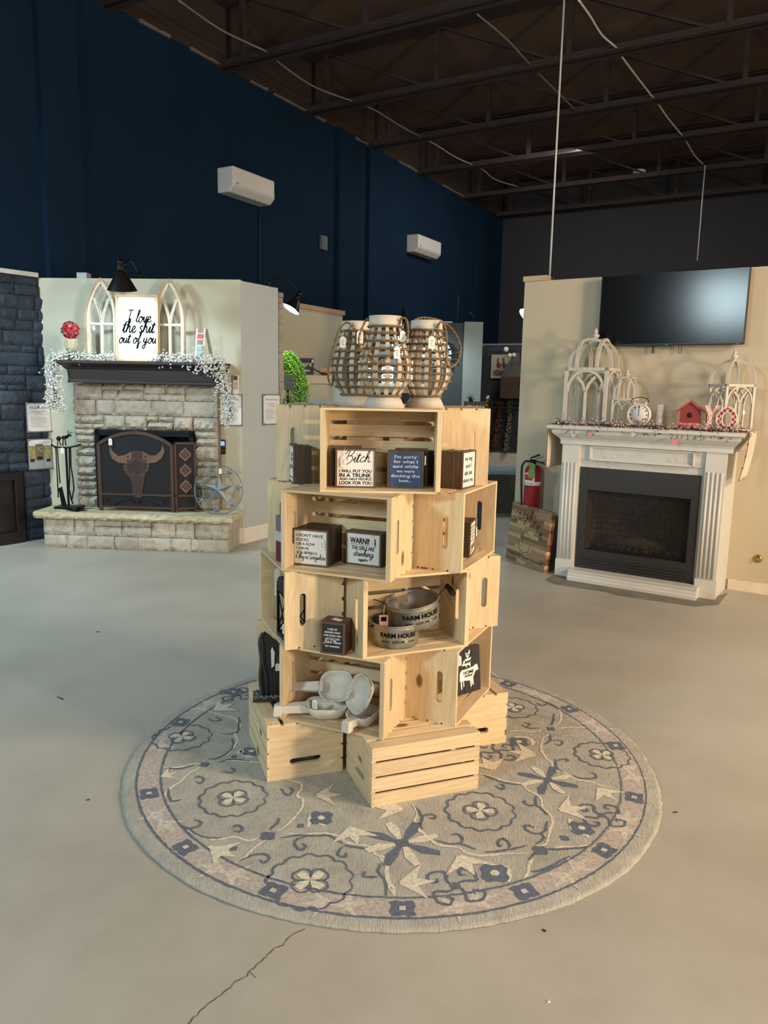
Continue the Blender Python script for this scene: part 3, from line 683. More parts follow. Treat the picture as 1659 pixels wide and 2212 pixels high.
# ladder shelf decor
lx0, _ = LB.px(428, 765, -.2); ld = thing('mini_step_ladder', 'small white wooden step ladder with a pink heart block on its rung', 'decor', LB.w(lx0, -.26, MT+.025), 0, rot=(0, 0, LB.a))
lm = white_paint
mb = MB()
for x in (0, .075): mb.hexa([(x, -.06, 0), (x+.014, -.06, 0), (x+.014, -.045, 0), (x, -.045, 0), (x+.01, -.005, .29), (x+.022, -.005, .29), (x+.022, .008, .29), (x+.01, .008, .29)])
for k in range(5): z = .02+k*.055; y = -.05+.055*z/.29; mb.box(.012, .085, y-.018, y+.012, z, z+.008)
mb.build('front_ladder', lm, ld)
mb = MB()
for x in (.085, .10): mb.hexa([(x+.03, .08, 0), (x+.045, .08, 0), (x+.045, .095, 0), (x+.03, .095, 0), (x, 0, .29), (x+.012, 0, .29), (x+.012, .012, .29), (x, .012, .29)])
mb.build('back_legs', plain('grey_leg', srgb(150, 148, 146), .6), ld)
MB().prism([(0, 0), (.028, .028), (.028, .045), (.014, .05), (0, .04), (-.014, .05), (-.028, .045), (-.028, .028)], -.03, -.015).build('heart_block', plain('pink_heart', srgb(205, 84, 104), .6), ld, loc=(.05, 0, .185))
MB().box(.02, .075, -.055, -.04, .09, .13).box(.02, .075, -.06, -.045, .035, .08).build('tile_blocks', plain('aqua_tile', srgb(150, 185, 190), .5), ld)
MB().box(-.045, .095, -.11, .06, -.025, 0).box(.095, .21, -.02, .06, -.012, 0).build('base_board', lm, ld)
# remote, thermostat switch, papers
x, z = LB.px(511, 830, 0)
rm = thing('remote_control', 'white air conditioner remote in a wall cradle above the paper sign', 'remote', LB.w(x, 0, z-.1), LB.a)
MB().prism([(-.025, 0), (.025, 0), (.028, .02), (.026, .19), (-.026, .19), (-.028, .02)], -.03, 0).build('body', white_paint, rm, .006)
MB().box(-.018, .018, -.032, -.03, .14, .18).build('screen', plain('lcd', srgb(80, 90, 88), .3), rm)
mb = MB(); [mb.box(-.018+c*.014, -.01+c*.014, -.032, -.03, .05+r_*.016, .06+r_*.016) for c in range(3) for r_ in range(5)]; mb.build('buttons', grey_ink, rm)
x, z = LB.px(482, 968, 0)
tsw = thing('fireplace_thermostat', 'small black wall control with a blue lit screen right of the stone', 'thermostat', LB.w(x, 0, z-.06), LB.a)
MB().box(-.028, .028, -.018, 0, 0, .145).build('body', black_paint, tsw, .004)
MB().box(-.02, .02, -.0195, -.018, .085, .13).build('screen', plain('blue_screen', srgb(120, 170, 230), .3, emit=((.3, .5, .9, 1), .8)), tsw)
MB().box(-.02, .02, -.02, -.018, .02, .05).box(-.02, .02, -.02, -.018, .06, .075).build('buttons', plain('btn', srgb(60, 64, 70), .5), tsw)
def lines(mb, w_, h, y, seed=1, title=None, red=False):
    r_ = random.Random(seed)
    if title: text(mb, title, w_*.5, h*.83, w_*.74, h*.055, y, .01)
    for k, (zz, ww) in enumerate(((.7, .6), (.66, .25), (.60, .45))): mb.box(w_*(.5-ww/2), w_*(.5+ww/2), y-.0003, y, h*zz, h*(zz+.012))
    for k in range(9): ww = r_.uniform(.4, .75); mb.box(w_*.12, w_*(.12+ww), y-.0003, y, h*(.5-k*.042), h*(.5-k*.042+.008))
x0, z0 = LB.px(472, 917, -.01); x1, z1 = LB.px(521, 853, -.01)
ps = paper_sign(LB, x0, x1, z0, z1, -.012, 'acrylic framed paper notice on the front wall under the hanging garland', lambda mb, w_, h, y: lines(mb, w_, h, y, 2, 'Heating'))
x0, z0 = LS.px(569, 916, -.01); x1, z1 = LS.px(603, 854, -.01)
paper_sign(LS, x0, x1, z0, z1, -.012, 'acrylic framed paper notice on the booth side wall beside the crates', lambda mb, w_, h, y: lines(mb, w_, h, y, 3, 'Heating'))

# fire screen with bull skull
SY = -.33
sxa, szb = LB.px(219, 1106, SY); sxb, _ = LB.px(375, 1110, SY); szt = LB.px(295, 935, SY)[1]; szs = LB.px(222, 960, SY)[1]
scr = thing('fireplace_screen', 'brown arched metal fireplace screen with a patterned bull skull', 'fire screen', LB.w(0, 0), LB.a)
bronze = plain('bronze_brown_metal', srgb(80, 60, 52), .5, .35, var=.15)
W_ = sxb-sxa; cxs = (sxa+sxb)/2
arc = [(sxa+W_*i/16, szs+(szt-szs)*math.sin(PI*i/16)**.8) for i in range(17)]
mb = MB(); strip(mb, [(sxa, szs)]+arc[1:-1]+[(sxb, szs)], .03, SY-.012, SY+.012)
mb.box(sxa-.015, sxa+.018, SY-.012, SY+.012, hz, szs+.01).box(sxb-.018, sxb+.015, SY-.012, SY+.012, hz, szs+.01)
mb.box(sxa, sxb, SY-.01, SY+.01, hz+.155, hz+.175).box(sxa, sxb, SY-.01, SY+.01, hz+.03, hz+.05); mb.build('frame', bronze, scr)
def mesh_mat(nm, col, k):
    t = NT(nm); t.b.inputs['Base Color'].default_value = col; t.b.inputs['Roughness'].default_value = .6; t.b.inputs['Alpha'].default_value = k; MATS[nm] = t.m; return t.m
mesh_m = mesh_mat('fine_black_mesh', srgb(20, 19, 24), .8)
mb = MB(); mb.prism([(sxa, hz+.05)]+[(sxb, hz+.05)]+[(x, z) for x, z in reversed(arc)], SY+.001, SY+.003); mb.build('mesh_panel', mesh_m, scr)
# horns and skull in photo pixels at SY
def sp(u, v, y=SY): return LB.px(u, v, y)
horn = [(237, 962), (241, 990), (255, 996), (290, 982), (330, 985), (345, 990), (354, 970), (354, 960), (349, 962), (345, 973), (332, 978), (310, 975), (290, 974), (262, 978), (248, 976), (241, 963)]
horn = [(352, 960), (356, 975), (350, 990), (337, 999), (318, 1001), (305, 978), (287, 978), (275, 1001), (258, 1000), (243, 991), (237, 975), (238, 961), (244, 975), (256, 985), (270, 983), (283, 975), (310, 975), (322, 983), (336, 984), (348, 974)]
hl = [(238, 961), (237, 975), (243, 991), (258, 1000), (275, 1001), (284, 990), (284, 975), (270, 983), (256, 985), (244, 975)]
hr = [(352, 960), (348, 974), (336, 984), (322, 983), (309, 975), (309, 990), (318, 1001), (337, 999), (350, 990), (356, 975)]
for H_ in (hl, hr): MB().prism([sp(u, v) for u, v in H_], SY-.008, SY-.001).build('horn', plain('horn_tan', srgb(112, 86, 70), .5, .2), scr)
skull = [(284, 975), (296, 974), (309, 975), (318, 988), (324, 1003), (322, 1015), (314, 1025), (312, 1040), (308, 1060), (310, 1070), (302, 1076), (292, 1074), (286, 1062), (287, 1048), (280, 1030), (268, 1018), (266, 1006), (275, 995)]
mb = MB().use(bronze); mb.prism([sp(u, v) for u, v in skull], SY-.007, SY-.001); mb.build('skull', None, scr)
mb = MB().use(plain('pattern_dark', srgb(34, 30, 34), .6))
for s_, u, v in ((15, 296, 1008), (11, 296, 1008), (7, 296, 1008), (3, 296, 1008)):
    q = [sp(u-s_*1.25, v), sp(u, v-s_*1.15), sp(u+s_*1.25, v), sp(u, v+s_*1.15)]
    for i in range(4): mb.ribbon([q[i], q[(i+1) % 4]], .008, SY-.0085)
for k in range(5):
    for s_ in (-1, 1):
        u = 296+s_*(17+k*1.2-(.9*k*k*.55)); v = 984+k*8; a = [sp(u, v), sp(u+s_*6, v+3), sp(u, v+6)]; kk = mb.addv([(x, SY-.0085, z) for x, z in a]); mb.face([kk, kk+1, kk+2] if s_ < 0 else [kk, kk+2, kk+1])
for v, w2 in ((979, 9), (985, 12), (1030, 13), (1036, 10), (1043, 9), (1050, 8), (1058, 8), (1065, 8)):
    q = [sp(297-w2, v+4), sp(297, v), sp(297+w2, v+4)]; mb.ribbon(q, .01, SY-.0085)
mb.build('skull_pattern', None, scr)
# scroll work under the panel
mb = MB(); zc = hz+.1
for s_ in (-1, 1):
    mb.tube([(cxs+s_*(.02+.26*i/10), SY, zc+.03*math.sin(i*.5)-.02) for i in range(11)], .005, 5)
    mb.tube([(cxs+s_*(.04+.03*math.cos(t*.7)*(1-t/12)), SY, zc+.03*math.sin(t*.7)*(1-t/12)) for t in range(12)], .004, 5)
    mb.tube([(cxs+s_*(.28+.03*math.cos(t*.7)*(1-t/12)), SY, zc+.03*math.sin(t*.7)*(1-t/12)) for t in range(12)], .004, 5)
mb.build('scrollwork', black_metal, scr)
# folding side panel on the right
x2, z2t = LB.px(419, 956, SY); x2b = LB.px(421, 1100, SY+.06)[0]
mb = MB(); mb.M = Matrix.Translation((sxb+.02, SY, 0)) @ Matrix.Rotation(R(16), 4, 'Z'); wp = (x2-sxb-.02)/math.cos(R(16))
mb.use(bronze).box(0, .022, -.01, .01, hz, z2t).box(wp-.022, wp, -.01, .01, hz, z2t).box(0, wp, -.01, .01, z2t-.022, z2t).box(0, wp, -.01, .01, hz+.155, hz+.175).box(0, wp, -.01, .01, hz+.03, hz+.05)
side_p = mb.build('side_panel', None, scr)
mb2 = MB(); mb2.M = mb.M; mb2.box(.02, wp-.02, .001, .003, hz+.05, z2t-.02); mb2.build('mesh_panel', mesh_m, side_p)
for k in range(3):
    mb3 = MB(); mb3.M = mb.M; zc = z2t-.12-k*.155; s_ = .012
    for i in range(-4, 5):
        for j in range(-5, 6):
            d = abs(i)+abs(j)
            if d in (5, 4) or (d == 2 and True) or d == 0:
                if abs(i) <= 4 and d <= 5: mb3.box(wp/2+i*s_-s_/2, wp/2+i*s_+s_/2, -.006, -.001, zc+j*s_-s_/2, zc+j*s_+s_/2)
    mb3.build('diamond_motif', plain('motif_brown', srgb(122, 96, 84), .5, .2), side_p)
price_tag(scr, *(lambda q: (q[0], SY-.02, q[1]))(sp(240, 948)), .035)
# ghost panel on left side hinge
# metal star wheel
SX, SZ = LB.px(472, 1062, -.36); rr = abs(LB.px(524, 1062, -.36)[0]-SX); SZ = hz+rr+.004
st = thing('metal_star_wheel', 'galvanized metal ring with a large star and small stars on the hearth', 'decor', LB.w(SX, -.36, SZ), 0, rot=(-.1, 0, LB.a))
zinc = plain('zinc_blue_grey', srgb(118, 130, 138), .5, .5, var=.2)
ring = lambda r_, n=48: [(r_*math.cos(2*PI*i/n), 0, r_*math.sin(2*PI*i/n)) for i in range(n)]
MB().tube(ring(rr), .006, 6, closed=True).build('outer_ring', zinc, st); MB().tube(ring(rr*.66), .005, 6, closed=True).build('inner_ring', zinc, st)
def star3(mb, cx, cz, r_, th, a0=PI/2, y=0):
    o_ = [(cx+(r_ if i % 2 == 0 else r_*.4)*math.cos(a0+i*PI/5), cz+(r_ if i % 2 == 0 else r_*.4)*math.sin(a0+i*PI/5)) for i in range(10)]
    k = mb.addv([(cx, y-th, cz)]+[(a, y, b) for a, b in o_]+[(cx, y+.004, cz)])
    for i in range(10): j = (i+1) % 10; mb.face([k, k+1+j, k+1+i]); mb.face([k+11, k+1+i, k+1+j])
mb = MB(); star3(mb, 0, 0, rr*.62, .035); mb.build('large_star', zinc, st)
for i in range(7):
    a = PI/2+.35+i*2*PI/7; mb = MB(); star3(mb, rr*.84*math.cos(a), rr*.84*math.sin(a), rr*.19, .012, a); mb.build('small_star', zinc, st)
price_tag(st, .03, -.05, rr*.86, .028)
# fireplace tool set
tx, tz = LB.px(143, 1100, -.3)
ts_ = thing('fireplace_tool_set', 'black fireplace tool set on a stand with a moose figure', 'fireplace tools', LB.w(tx, -.28, hz), 0, rot=(0, 0, LB.a))
kz = .64
MB().box(-.1, .15, -.07, .07, 0, .025).build('base', black_metal, ts_, .004)
MB().box(.01, .026, -.008, .008, .02, kz-.03).build('pole', black_metal, ts_)
MB().tube([(-.13, 0, kz-.01), (-.1, 0, kz-.03), (-.03, -.02, kz-.035), (.05, -.02, kz-.035), (.12, 0, kz-.02), (.17, 0, kz)], .009, 6).tube([(-.12, .02, kz-.02), (-.1, .03, kz-.05)], .006, 5).build('hook_bar', black_metal, ts_)
mb = MB(); mb.ball((.005, 0, kz+.06), .028, 8, 6, .7); mb.tube([(-.005, 0, kz+.04), (-.012, 0, kz-.02)], .006, 5); mb.tube([(.015, 0, kz+.04), (.018, 0, kz-.02)], .006, 5)
mb.tube([(.03, 0, kz+.065), (.055, 0, kz+.085), (.08, 0, kz+.08)], [.016, .014, .008], 6); mb.tube([(.055, 0, kz+.09), (.045, 0, kz+.12), (.06, 0, kz+.13)], .004, 4); mb.tube([(.06, 0, kz+.09), (.08, 0, kz+.115), (.095, 0, kz+.11)], .004, 4)
mb.ball((-.05, 0, kz+.05), .024, 8, 6); mb.tube([(-.06, 0, kz+.03), (-.065, 0, kz-.02)], .005, 4); mb.tube([(-.045, 0, kz+.03), (-.03, 0, kz-.02)], .005, 4); mb.build('moose_figure', black_metal, ts_)
MB().tube([(-.10, .03, kz-.03), (-.1, .03, .1)], .006, 5).build('poker', black_metal, ts_)
MB().tube([(-.06, -.02, kz-.03), (-.05, -.02, .25)], .006, 5).hexa([(-.04, -.03, .03), (.01, -.03, .02), (.01, -.02, .02), (-.04, -.02, .03), (-.065, -.03, .2), (-.03, -.03, .22), (-.03, -.02, .22), (-.065, -.02, .2)]).build('shovel', black_metal, ts_)
MB().tube([(.06, -.02, kz-.03), (.055, -.02, .42), (.05, -.02, .3), (.04, -.02, .2), (.06, -.02, .08)], .007, 5).tube([(.075, -.02, kz-.03), (.07, -.02, .42), (.085, -.02, .3), (.09, -.02, .2), (.06, -.02, .08), (.075, -.02, .05)], .007, 5).build('tongs', black_metal, ts_)
price_tag(ts_, .0, -.04, kz-.04, .03, string=.02)
br = tag(MB().tube([(0, 0, 0.02), (.1, -.02, .02), (.16, -.03, .02)], [.008, .02, .028], 8).tube([(.16, -.03, .02), (.26, -.06, .02)], [.012, .004], 5).tube([(.15, -.0, .02), (.28, .02, .03)], [.008, .003], 5).build('loose_fire_tool', black_metal, loc=LB.w(tx+.04, -.42, hz), rot=(0, 0, LB.a)), 'black fireplace tool lying on the slab in front of the tool set', 'fireplace tools')
# ================================================================== DARK STONE BOOTH (far left)
DS = Frame((-3.60, 7.52), 53)
rg = random.Random(8)
dsw = thing('dark_stone_wall', 'navy painted ledger stone wall at the left edge of the picture', 'stone wall', DS.w(0, 0), DS.a)
dz = DS.px(20, 585)[1]
fx1, fz1 = DS.px(44, 1020); 
mb = MB(); ashlar(mb, -1.2, .46, 0, dz-.03, 0, .018, rg, .007, .07, .2, hole=(-1.0, DS.px(50, 1020)[0], DS.px(44, 1018)[1])); mb.build('stone_courses', dark_stone, dsw)
MB().box(-1.2, .46, 0, .15, 0, dz-.03).build('backing', black_paint, dsw)
MB().box(.44, .472, -.026, .1, 0, dz-.03).build('end_trim', dark_stone, dsw)
MB().box(-1.2, DS.px(79, 598)[0], -.035, .02, dz-.03, dz+.012).build('top_trim', plain('trim_offwhite', srgb(190, 192, 192), .6), dsw)
dfx = DS.px(46, 1100)[0]; dfz = DS.px(40, 1018)[1]
df = thing('dark_fireplace_insert', 'black metal fireplace frame at the far left edge', 'fireplace', DS.w(0, 0), DS.a)
MB().box(-1.0, dfx, -.06, 0, dfz-.08, dfz).box(dfx-.08, dfx, -.06, 0, 0, dfz-.08).box(-1.0, dfx-.08, -.06, 0, 0, .12).build('frame', black_paint, df, .006)
MB().box(-1.0, dfx-.08, -.02, -.01, .12, dfz-.08).build('glass', plain('dark_glass_brown', srgb(30, 26, 28), .25, var=.1), df)
def kh(mb, w_, h, y):
    lines(mb, w_, h, y, 5); text(mb, 'Kozy Heat', w_*.5, h*.83, w_*.8, h*.06, y, .01)
x0, z0 = DS.px(60, 932, -.04); x1, z1 = DS.px(106, 872, -.04)
s1 = paper_sign(DS, x0, x1, z0, z1, -.05, 'upper paper notice in acrylic on the navy stone with a red flame', kh)
MB().prism([(0, 0), (.008, .004), (.01, .012), (.002, .028), (-.006, .012), (-.008, .004)], -.0052, -.0046).build('flame_mark', plain('flame_red', srgb(170, 40, 48), .7), s1, loc=((x1-x0)*.48, 0, (z1-z0)*.84))
x0, z0 = DS.px(64, 1013, -.04); x1, z1 = DS.px(108, 949, -.04)
def ph(mb, w_, h, y): text(mb, 'Burning Log', w_*.7, h*.9, w_*.5, h*.03, y, .02)
s2 = paper_sign(DS, x0, x1, z0, z1, -.05, 'lower picture flyer on the navy stone showing a tan panel', ph)
w_, h = x1-x0, z1-z0
mb = MB().use(plain('flyer_grass', srgb(150, 146, 96), .7, var=.4, scale=60)).box(.0, w_, -.0042, -.0036, h*.3, h*.8); mb.use(plain('flyer_floor', srgb(150, 158, 170), .6)).box(0, w_, -.0043, -.0036, 0, h*.3)
mb.use(plain('flyer_dark', srgb(28, 26, 26), .6)).box(w_*.02, w_*.22, -.0046, -.0036, h*.24, h*.35).box(w_*.75, w_*.95, -.0046, -.0036, h*.22, h*.32)
mb.use(plain('flyer_tan', srgb(112, 100, 78), .6)).box(w_*.28, w_*.62, -.0048, -.0036, h*.28, h*.86); mb.use(plain('flyer_dark', srgb(28, 26, 26), .6)).box(w_*.34, w_*.58, -.0052, -.0046, h*.31, h*.42)
mb.use(white_ink); r_ = random.Random(2)
for a, b in ((.4, .72), (.47, .68), (.5, .6), (.55, .74), (.57, .63), (.4, .64)): mb.lathe([(.006, -.0001), (.006, .0001)], (0, 0, 0), 8) if False else mb.box(w_*a-.004, w_*a+.004, -.0052, -.0047, h*b-.004, h*b+.004)
mb.build('picture', None, s2)
# box of white cable clips on the wall head
x, z = LB.px(180, 588, .05)
tag(MB().box(-.05, .05, -.05, .05, 0, .055).build('junction_box', plain('pale_box', srgb(150, 158, 162), .5), loc=LB.w(x, .06, WT), rot=(0, 0, LB.a)), 'small pale box standing on top of the left booth wall', 'junction box', None)
# lamp A over the script sign
x, z = LB.px(301, 600, 0.02); sx_, sz_ = LB.px(264, 627, -.68)
gooseneck('gooseneck_lamp', 'black gooseneck barn lamp over the framed script sign', LB.w(x, .05, WT), LB.w(sx_, -.68, sz_), LB.y*.22-LB.x*.06+Vector((0, 0, -.97)), .13, 33, 165, mid_up=.12)
# ================================================================== RIGHT BOOTH (television and white fireplace)
tvl = TB.px(1134, 607)[0]
struct('wall_right_booth', box(tvl, 3.2, 0, .12, 0, 2.58), tan_wall, TB.w(0, 0), TB.a)
struct('trim_4', box(tvl-.01, tvl+.22, -.02, .14, 2.58, 2.625), raw_wood, TB.w(0, 0), TB.a)
bbm = plain('baseboard_offwhite', srgb(214, 204, 184), .6)
struct('baseboard_right', MB().box(.03, 3.2, -.016, 0, 0, .085), bbm, TB.w(0, 0), TB.a)
# television
x0, zt = TB.px(1300, 600, -.1); x1, zb_ = TB.px(1606, 747, -.1); zt = 2.575; zb_ = 1.985
tv = thing('television', 'large black flat television on the tan wall above the white fireplace', 'television', TB.w(x0, -.1, zb_), TB.a)
w_, h = x1-x0, zt-zb_
MB().box(0, w_, 0, .05, 0, h).build('casing', black_paint, tv, .006)
MB().box(.008, w_-.008, -.002, .001, .016, h-.008).build('screen', plain('tv_screen', srgb(20, 20, 24), .15, var=.02, spec=.24), tv)
MB().box(w_*.42, w_*.52, -.004, .03, -.012, 0).build('sensor_bar', black_paint, tv)
MB().box(w_*.49, w_*.505, -.0035, -.001, .004, .01).box(w_*.95, w_*.975, -.0035, -.001, .004, .009).build('logo', grey_ink, tv)
MB().box(w_*.385, w_*.395, .06, .07, -.06, .02).build('bracket_tail', black_paint, tv); MB().box(w_*.3, w_*.7, .05, .1, h*.2, h*.7).build('wall_mount', black_metal, tv)
MB().tube(smooth([(w_*.57, .06, .02), (w_*.57, .06, -.05), (w_*.58, .06, -.06), (w_*.59, .06, -.04), (w_*.585, .06, .02)], 5), .0025, 5).build('cable_loop', black_paint, tv)
# white fireplace surround
FD = .45
xl, _ = TB.px(1199, 1245, -FD); xr, _ = TB.px(1543, 1298, -FD); bxl, bzt = TB.px(1254, 1008, -FD+.02); bxr, _ = TB.px(1516, 1026, -FD+.02); bzb = .095
fp = thing('white_fireplace_surround', 'white painted fireplace surround with fluted columns and a mantel', 'fireplace', TB.w(0, 0), TB.a)
cw = .155; marble = None
t = NT('white_marble'); co = t.coord((3, 3, 3)); n = t.add('ShaderNodeTexNoise'); n.inputs['Scale'].default_value = 1.6; n.inputs['Detail'].default_value = 9; n.inputs['Distortion'].default_value = 1.6; t.link(co, n.inputs['Vector'])
t.link(t.ramp(n.outputs['Fac'], [(.40, srgb(200, 197, 190)), (.5, srgb(190, 186, 178)), (.55, srgb(202, 199, 192))]), t.b.inputs['Base Color']); t.b.inputs['Roughness'].default_value = .25; marble = t.m
fwm = plain('fireplace_white', srgb(205, 203, 196), .42, var=.02)
MH = 1.215
for s_, a in (('l', xl), ('r', xr-cw)):
    mb = MB(); mb.box(a, a+cw, -FD, 0, 0, MH-.06)
    o = mb.build('column', fwm, fp, .003)
    fl = MB(); zt_ = 1.0
    for k in range(4): x = a+.028+k*.033; fl.lathe([(.0105, .16), (.0105, zt_)], (x, -FD, 0), 10)
    fl.box(a-.004, a+cw+.004, -FD-.008, -FD+.02, 0, .15).build('fluting', fwm, o)
MB().box(xl+cw, bxl, -FD+.03, -.02, 0, MH-.06).box(bxr, xr-cw, -FD+.03, -.02, 0, MH-.06).box(bxl, bxr, -FD+.03, -.02, bzt, bzt+.06).build('marble_slips', marble, fp)
MB().box(xl+cw, xr-cw, -FD+.02, -.02, bzt+.06, MH-.06).build('frieze', marble, fp)
mb = MB(); a, b, c, d = xl+cw+.10, xr-cw-.12, bzt+.085, MH-.125
a, c = TB.px(1275, 963, -FD)[0], TB.px(1275, 994, -FD)[1]; b, d = TB.px(1501, 974, -FD)[0], TB.px(1275, 963, -FD)[1]
for q, w2 in ((0, .007), (.007, .006), (.013, .005)): y2 = -FD-.004+q*1.3; mb.box(a+q, b-q, y2, -FD+.02, d-w2-q, d-q).box(a+q, b-q, y2, -FD+.02, c+q, c+w2+q).box(a+q, a+w2+q, y2, -FD+.02, c+q, d-q).box(b-w2-q, b-q, y2, -FD+.02, c+q, d-q)
mb.build('panel_moulding', fwm, fp)
mprof = [(0, 1.315), (-.55, 1.315), (-.56, 1.305), (-.56, 1.29), (-.55, 1.28), (-.53, 1.275), (-.525, 1.25), (-.50, 1.225), (-.475, 1.205), (-.465, 1.185), (-.465, MH-.06), (0, MH-.06)]
mb = MB(); n = len(mprof)
def mv2(side):
    e = TB.px(1182, 917, -.55)[0] if side < 0 else TB.px(1612, 936, -.55)[0]
    return [(e-side*(.56+y_ if -.56 <= y_ < -.46 else (0 if (y_ == 0 and z_ > 1.3) else .10)), y_, z_) for y_, z_ in mprof]
a = mb.addv(mv2(-1)); b = mb.addv(mv2(1)); mb.face([a+i for i in range(n)]); mb.face([b+i for i in reversed(range(n))])
for i in range(n): j = (i+1) % n; mb.face([a+j, a+i, b+i, b+j])
mb.build('mantel_top', fwm, fp)
mb = MB()
hl_, hr_ = TB.px(1226, 1240, -.56)[0], TB.px(1503, 1290, -.56)[0]
mb.prism([(-FD+.02, 0), (-.575, 0), (-.575, .03), (-.565, .04), (-.565, .055), (-.555, .06), (-.555, .075), (-.56, .08), (-.56, .095), (-FD+.02, .095)], hl_, hr_, 'X').build('base_moulding', fwm, fp)
# black gas insert
gi = thing('gas_fireplace_insert', 'black gas fireplace insert with brick panel and logs behind glass', 'fireplace', TB.w(0, 0), TB.a)
blk = plain('insert_black', srgb(44, 43, 42), .5, var=.06)
y0 = -FD+.02; gx0, gz1 = TB.px(1268, 1058, y0); gx1, _ = TB.px(1492, 1080, y0); gz0 = TB.px(1268, 1180, y0)[1]
mb = MB(); mb.box(bxl, gx0, y0, y0+.03, bzb, bzt).box(gx1, bxr, y0, y0+.03, bzb, bzt).box(gx0, gx1, y0, y0+.03, gz1, bzt).box(gx0, gx1, y0, y0+.03, bzb, gz0-.03)
mb.build('face_frame', blk, gi, .003)
mb = MB()
for k in range(4): mb.box(bxl+.03, bxr-.04, y0-.01, y0+.0, bzb+.015+k*.024, bzb+.027+k*.024)
mb.build('louvre', blk, gi)
mb = MB(); bw, bh = .1, .045; brm = plain('fire_brick', srgb(136, 114, 96), .9, var=.35, scale=9); mb.use(plain('brick_mortar', srgb(160, 150, 138), .9)).box(gx0, gx1, y0+.3, y0+.31, gz0-.04, gz1).box(gx0-.01, gx0+.0, y0+.03, y0+.3, gz0-.04, gz1)
mb.use(brm)
for r_ in range(10):
    for k in range(-1, 9):
        x = gx0+k*.108+(r_ % 2)*.054; z = gz0-.03+r_*.05
        if z+bh < gz1: mb.box(max(gx0, x), min(gx1, x+bw), y0+.292, y0+.3, z, z+bh) if min(gx1, x+bw) > max(gx0, x)+.01 else None
        if k < 3 and z+bh < gz1: q = max(y0+.04, y0+.03+k*.108+(r_ % 2)*.054); e = min(y0+.29, y0+.03+k*.108+(r_ % 2)*.054+bw); (mb.box(gx0, gx0+.008, q, e, z, z+bh) if e > q+.01 else None)
mb.build('brick_liner', None, gi)
lgm = plain('charred_log', srgb(120, 106, 88), .95, var=.5, scale=30, bump=.5)
for i, (a, b, c, d, r_) in enumerate(((.12, .09, .6, .16, .04), (.3, .2, .78, .12, .045), (.2, .15, .42, .24, .03), (.55, .1, .74, .26, .032))):
    W2 = gx1-gx0; MB().tube([(gx0+W2*a, y0+.14+.03*i, gz0+b*.3), (gx0+W2*(a+c)/2, y0+.16, gz0+(b+d)*.16+.01), (gx0+W2*c, y0+.12+.04*i, gz0+d*.3)], [r_*.8, r_, r_*.85], 9).build('log', lgm, gi)
mb = MB(); r_ = random.Random(4)
for i in range(160): mb.ico((r_.uniform(gx0+.08, gx1-.08), r_.uniform(y0+.08, y0+.22), gz0+r_.uniform(-.01, .015)), r_.uniform(.006, .014))
e = mb.build('embers', plain('ember_grey', srgb(130, 125, 118), .9, var=.4), gi); e['kind'] = 'stuff'
glm = NT('insert_glass'); glm.b.inputs['Base Color'].default_value = srgb(30, 30, 30); glm.b.inputs['Alpha'].default_value = .42; glm.b.inputs['Roughness'].default_value = .12
MB().box(gx0, gx1, y0+.028, y0+.03, gz0-.03, gz1).build('glass', glm.m, gi)
MB().box(gx0, gx1, y0+.3, y0+.32, gz0-.04, gz1+.01).box(gx0, gx1, y0+.03, y0+.3, gz0-.05, gz0-.035).build('box_back', blk, gi)
# grout-grey patch strip on the slab in front of the fireplace
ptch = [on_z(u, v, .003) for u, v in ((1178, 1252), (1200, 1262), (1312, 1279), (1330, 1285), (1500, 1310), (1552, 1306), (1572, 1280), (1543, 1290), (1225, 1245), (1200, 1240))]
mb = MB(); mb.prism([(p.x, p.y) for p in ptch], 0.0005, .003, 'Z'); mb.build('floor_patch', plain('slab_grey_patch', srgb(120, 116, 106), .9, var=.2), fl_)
MZ = 1.315
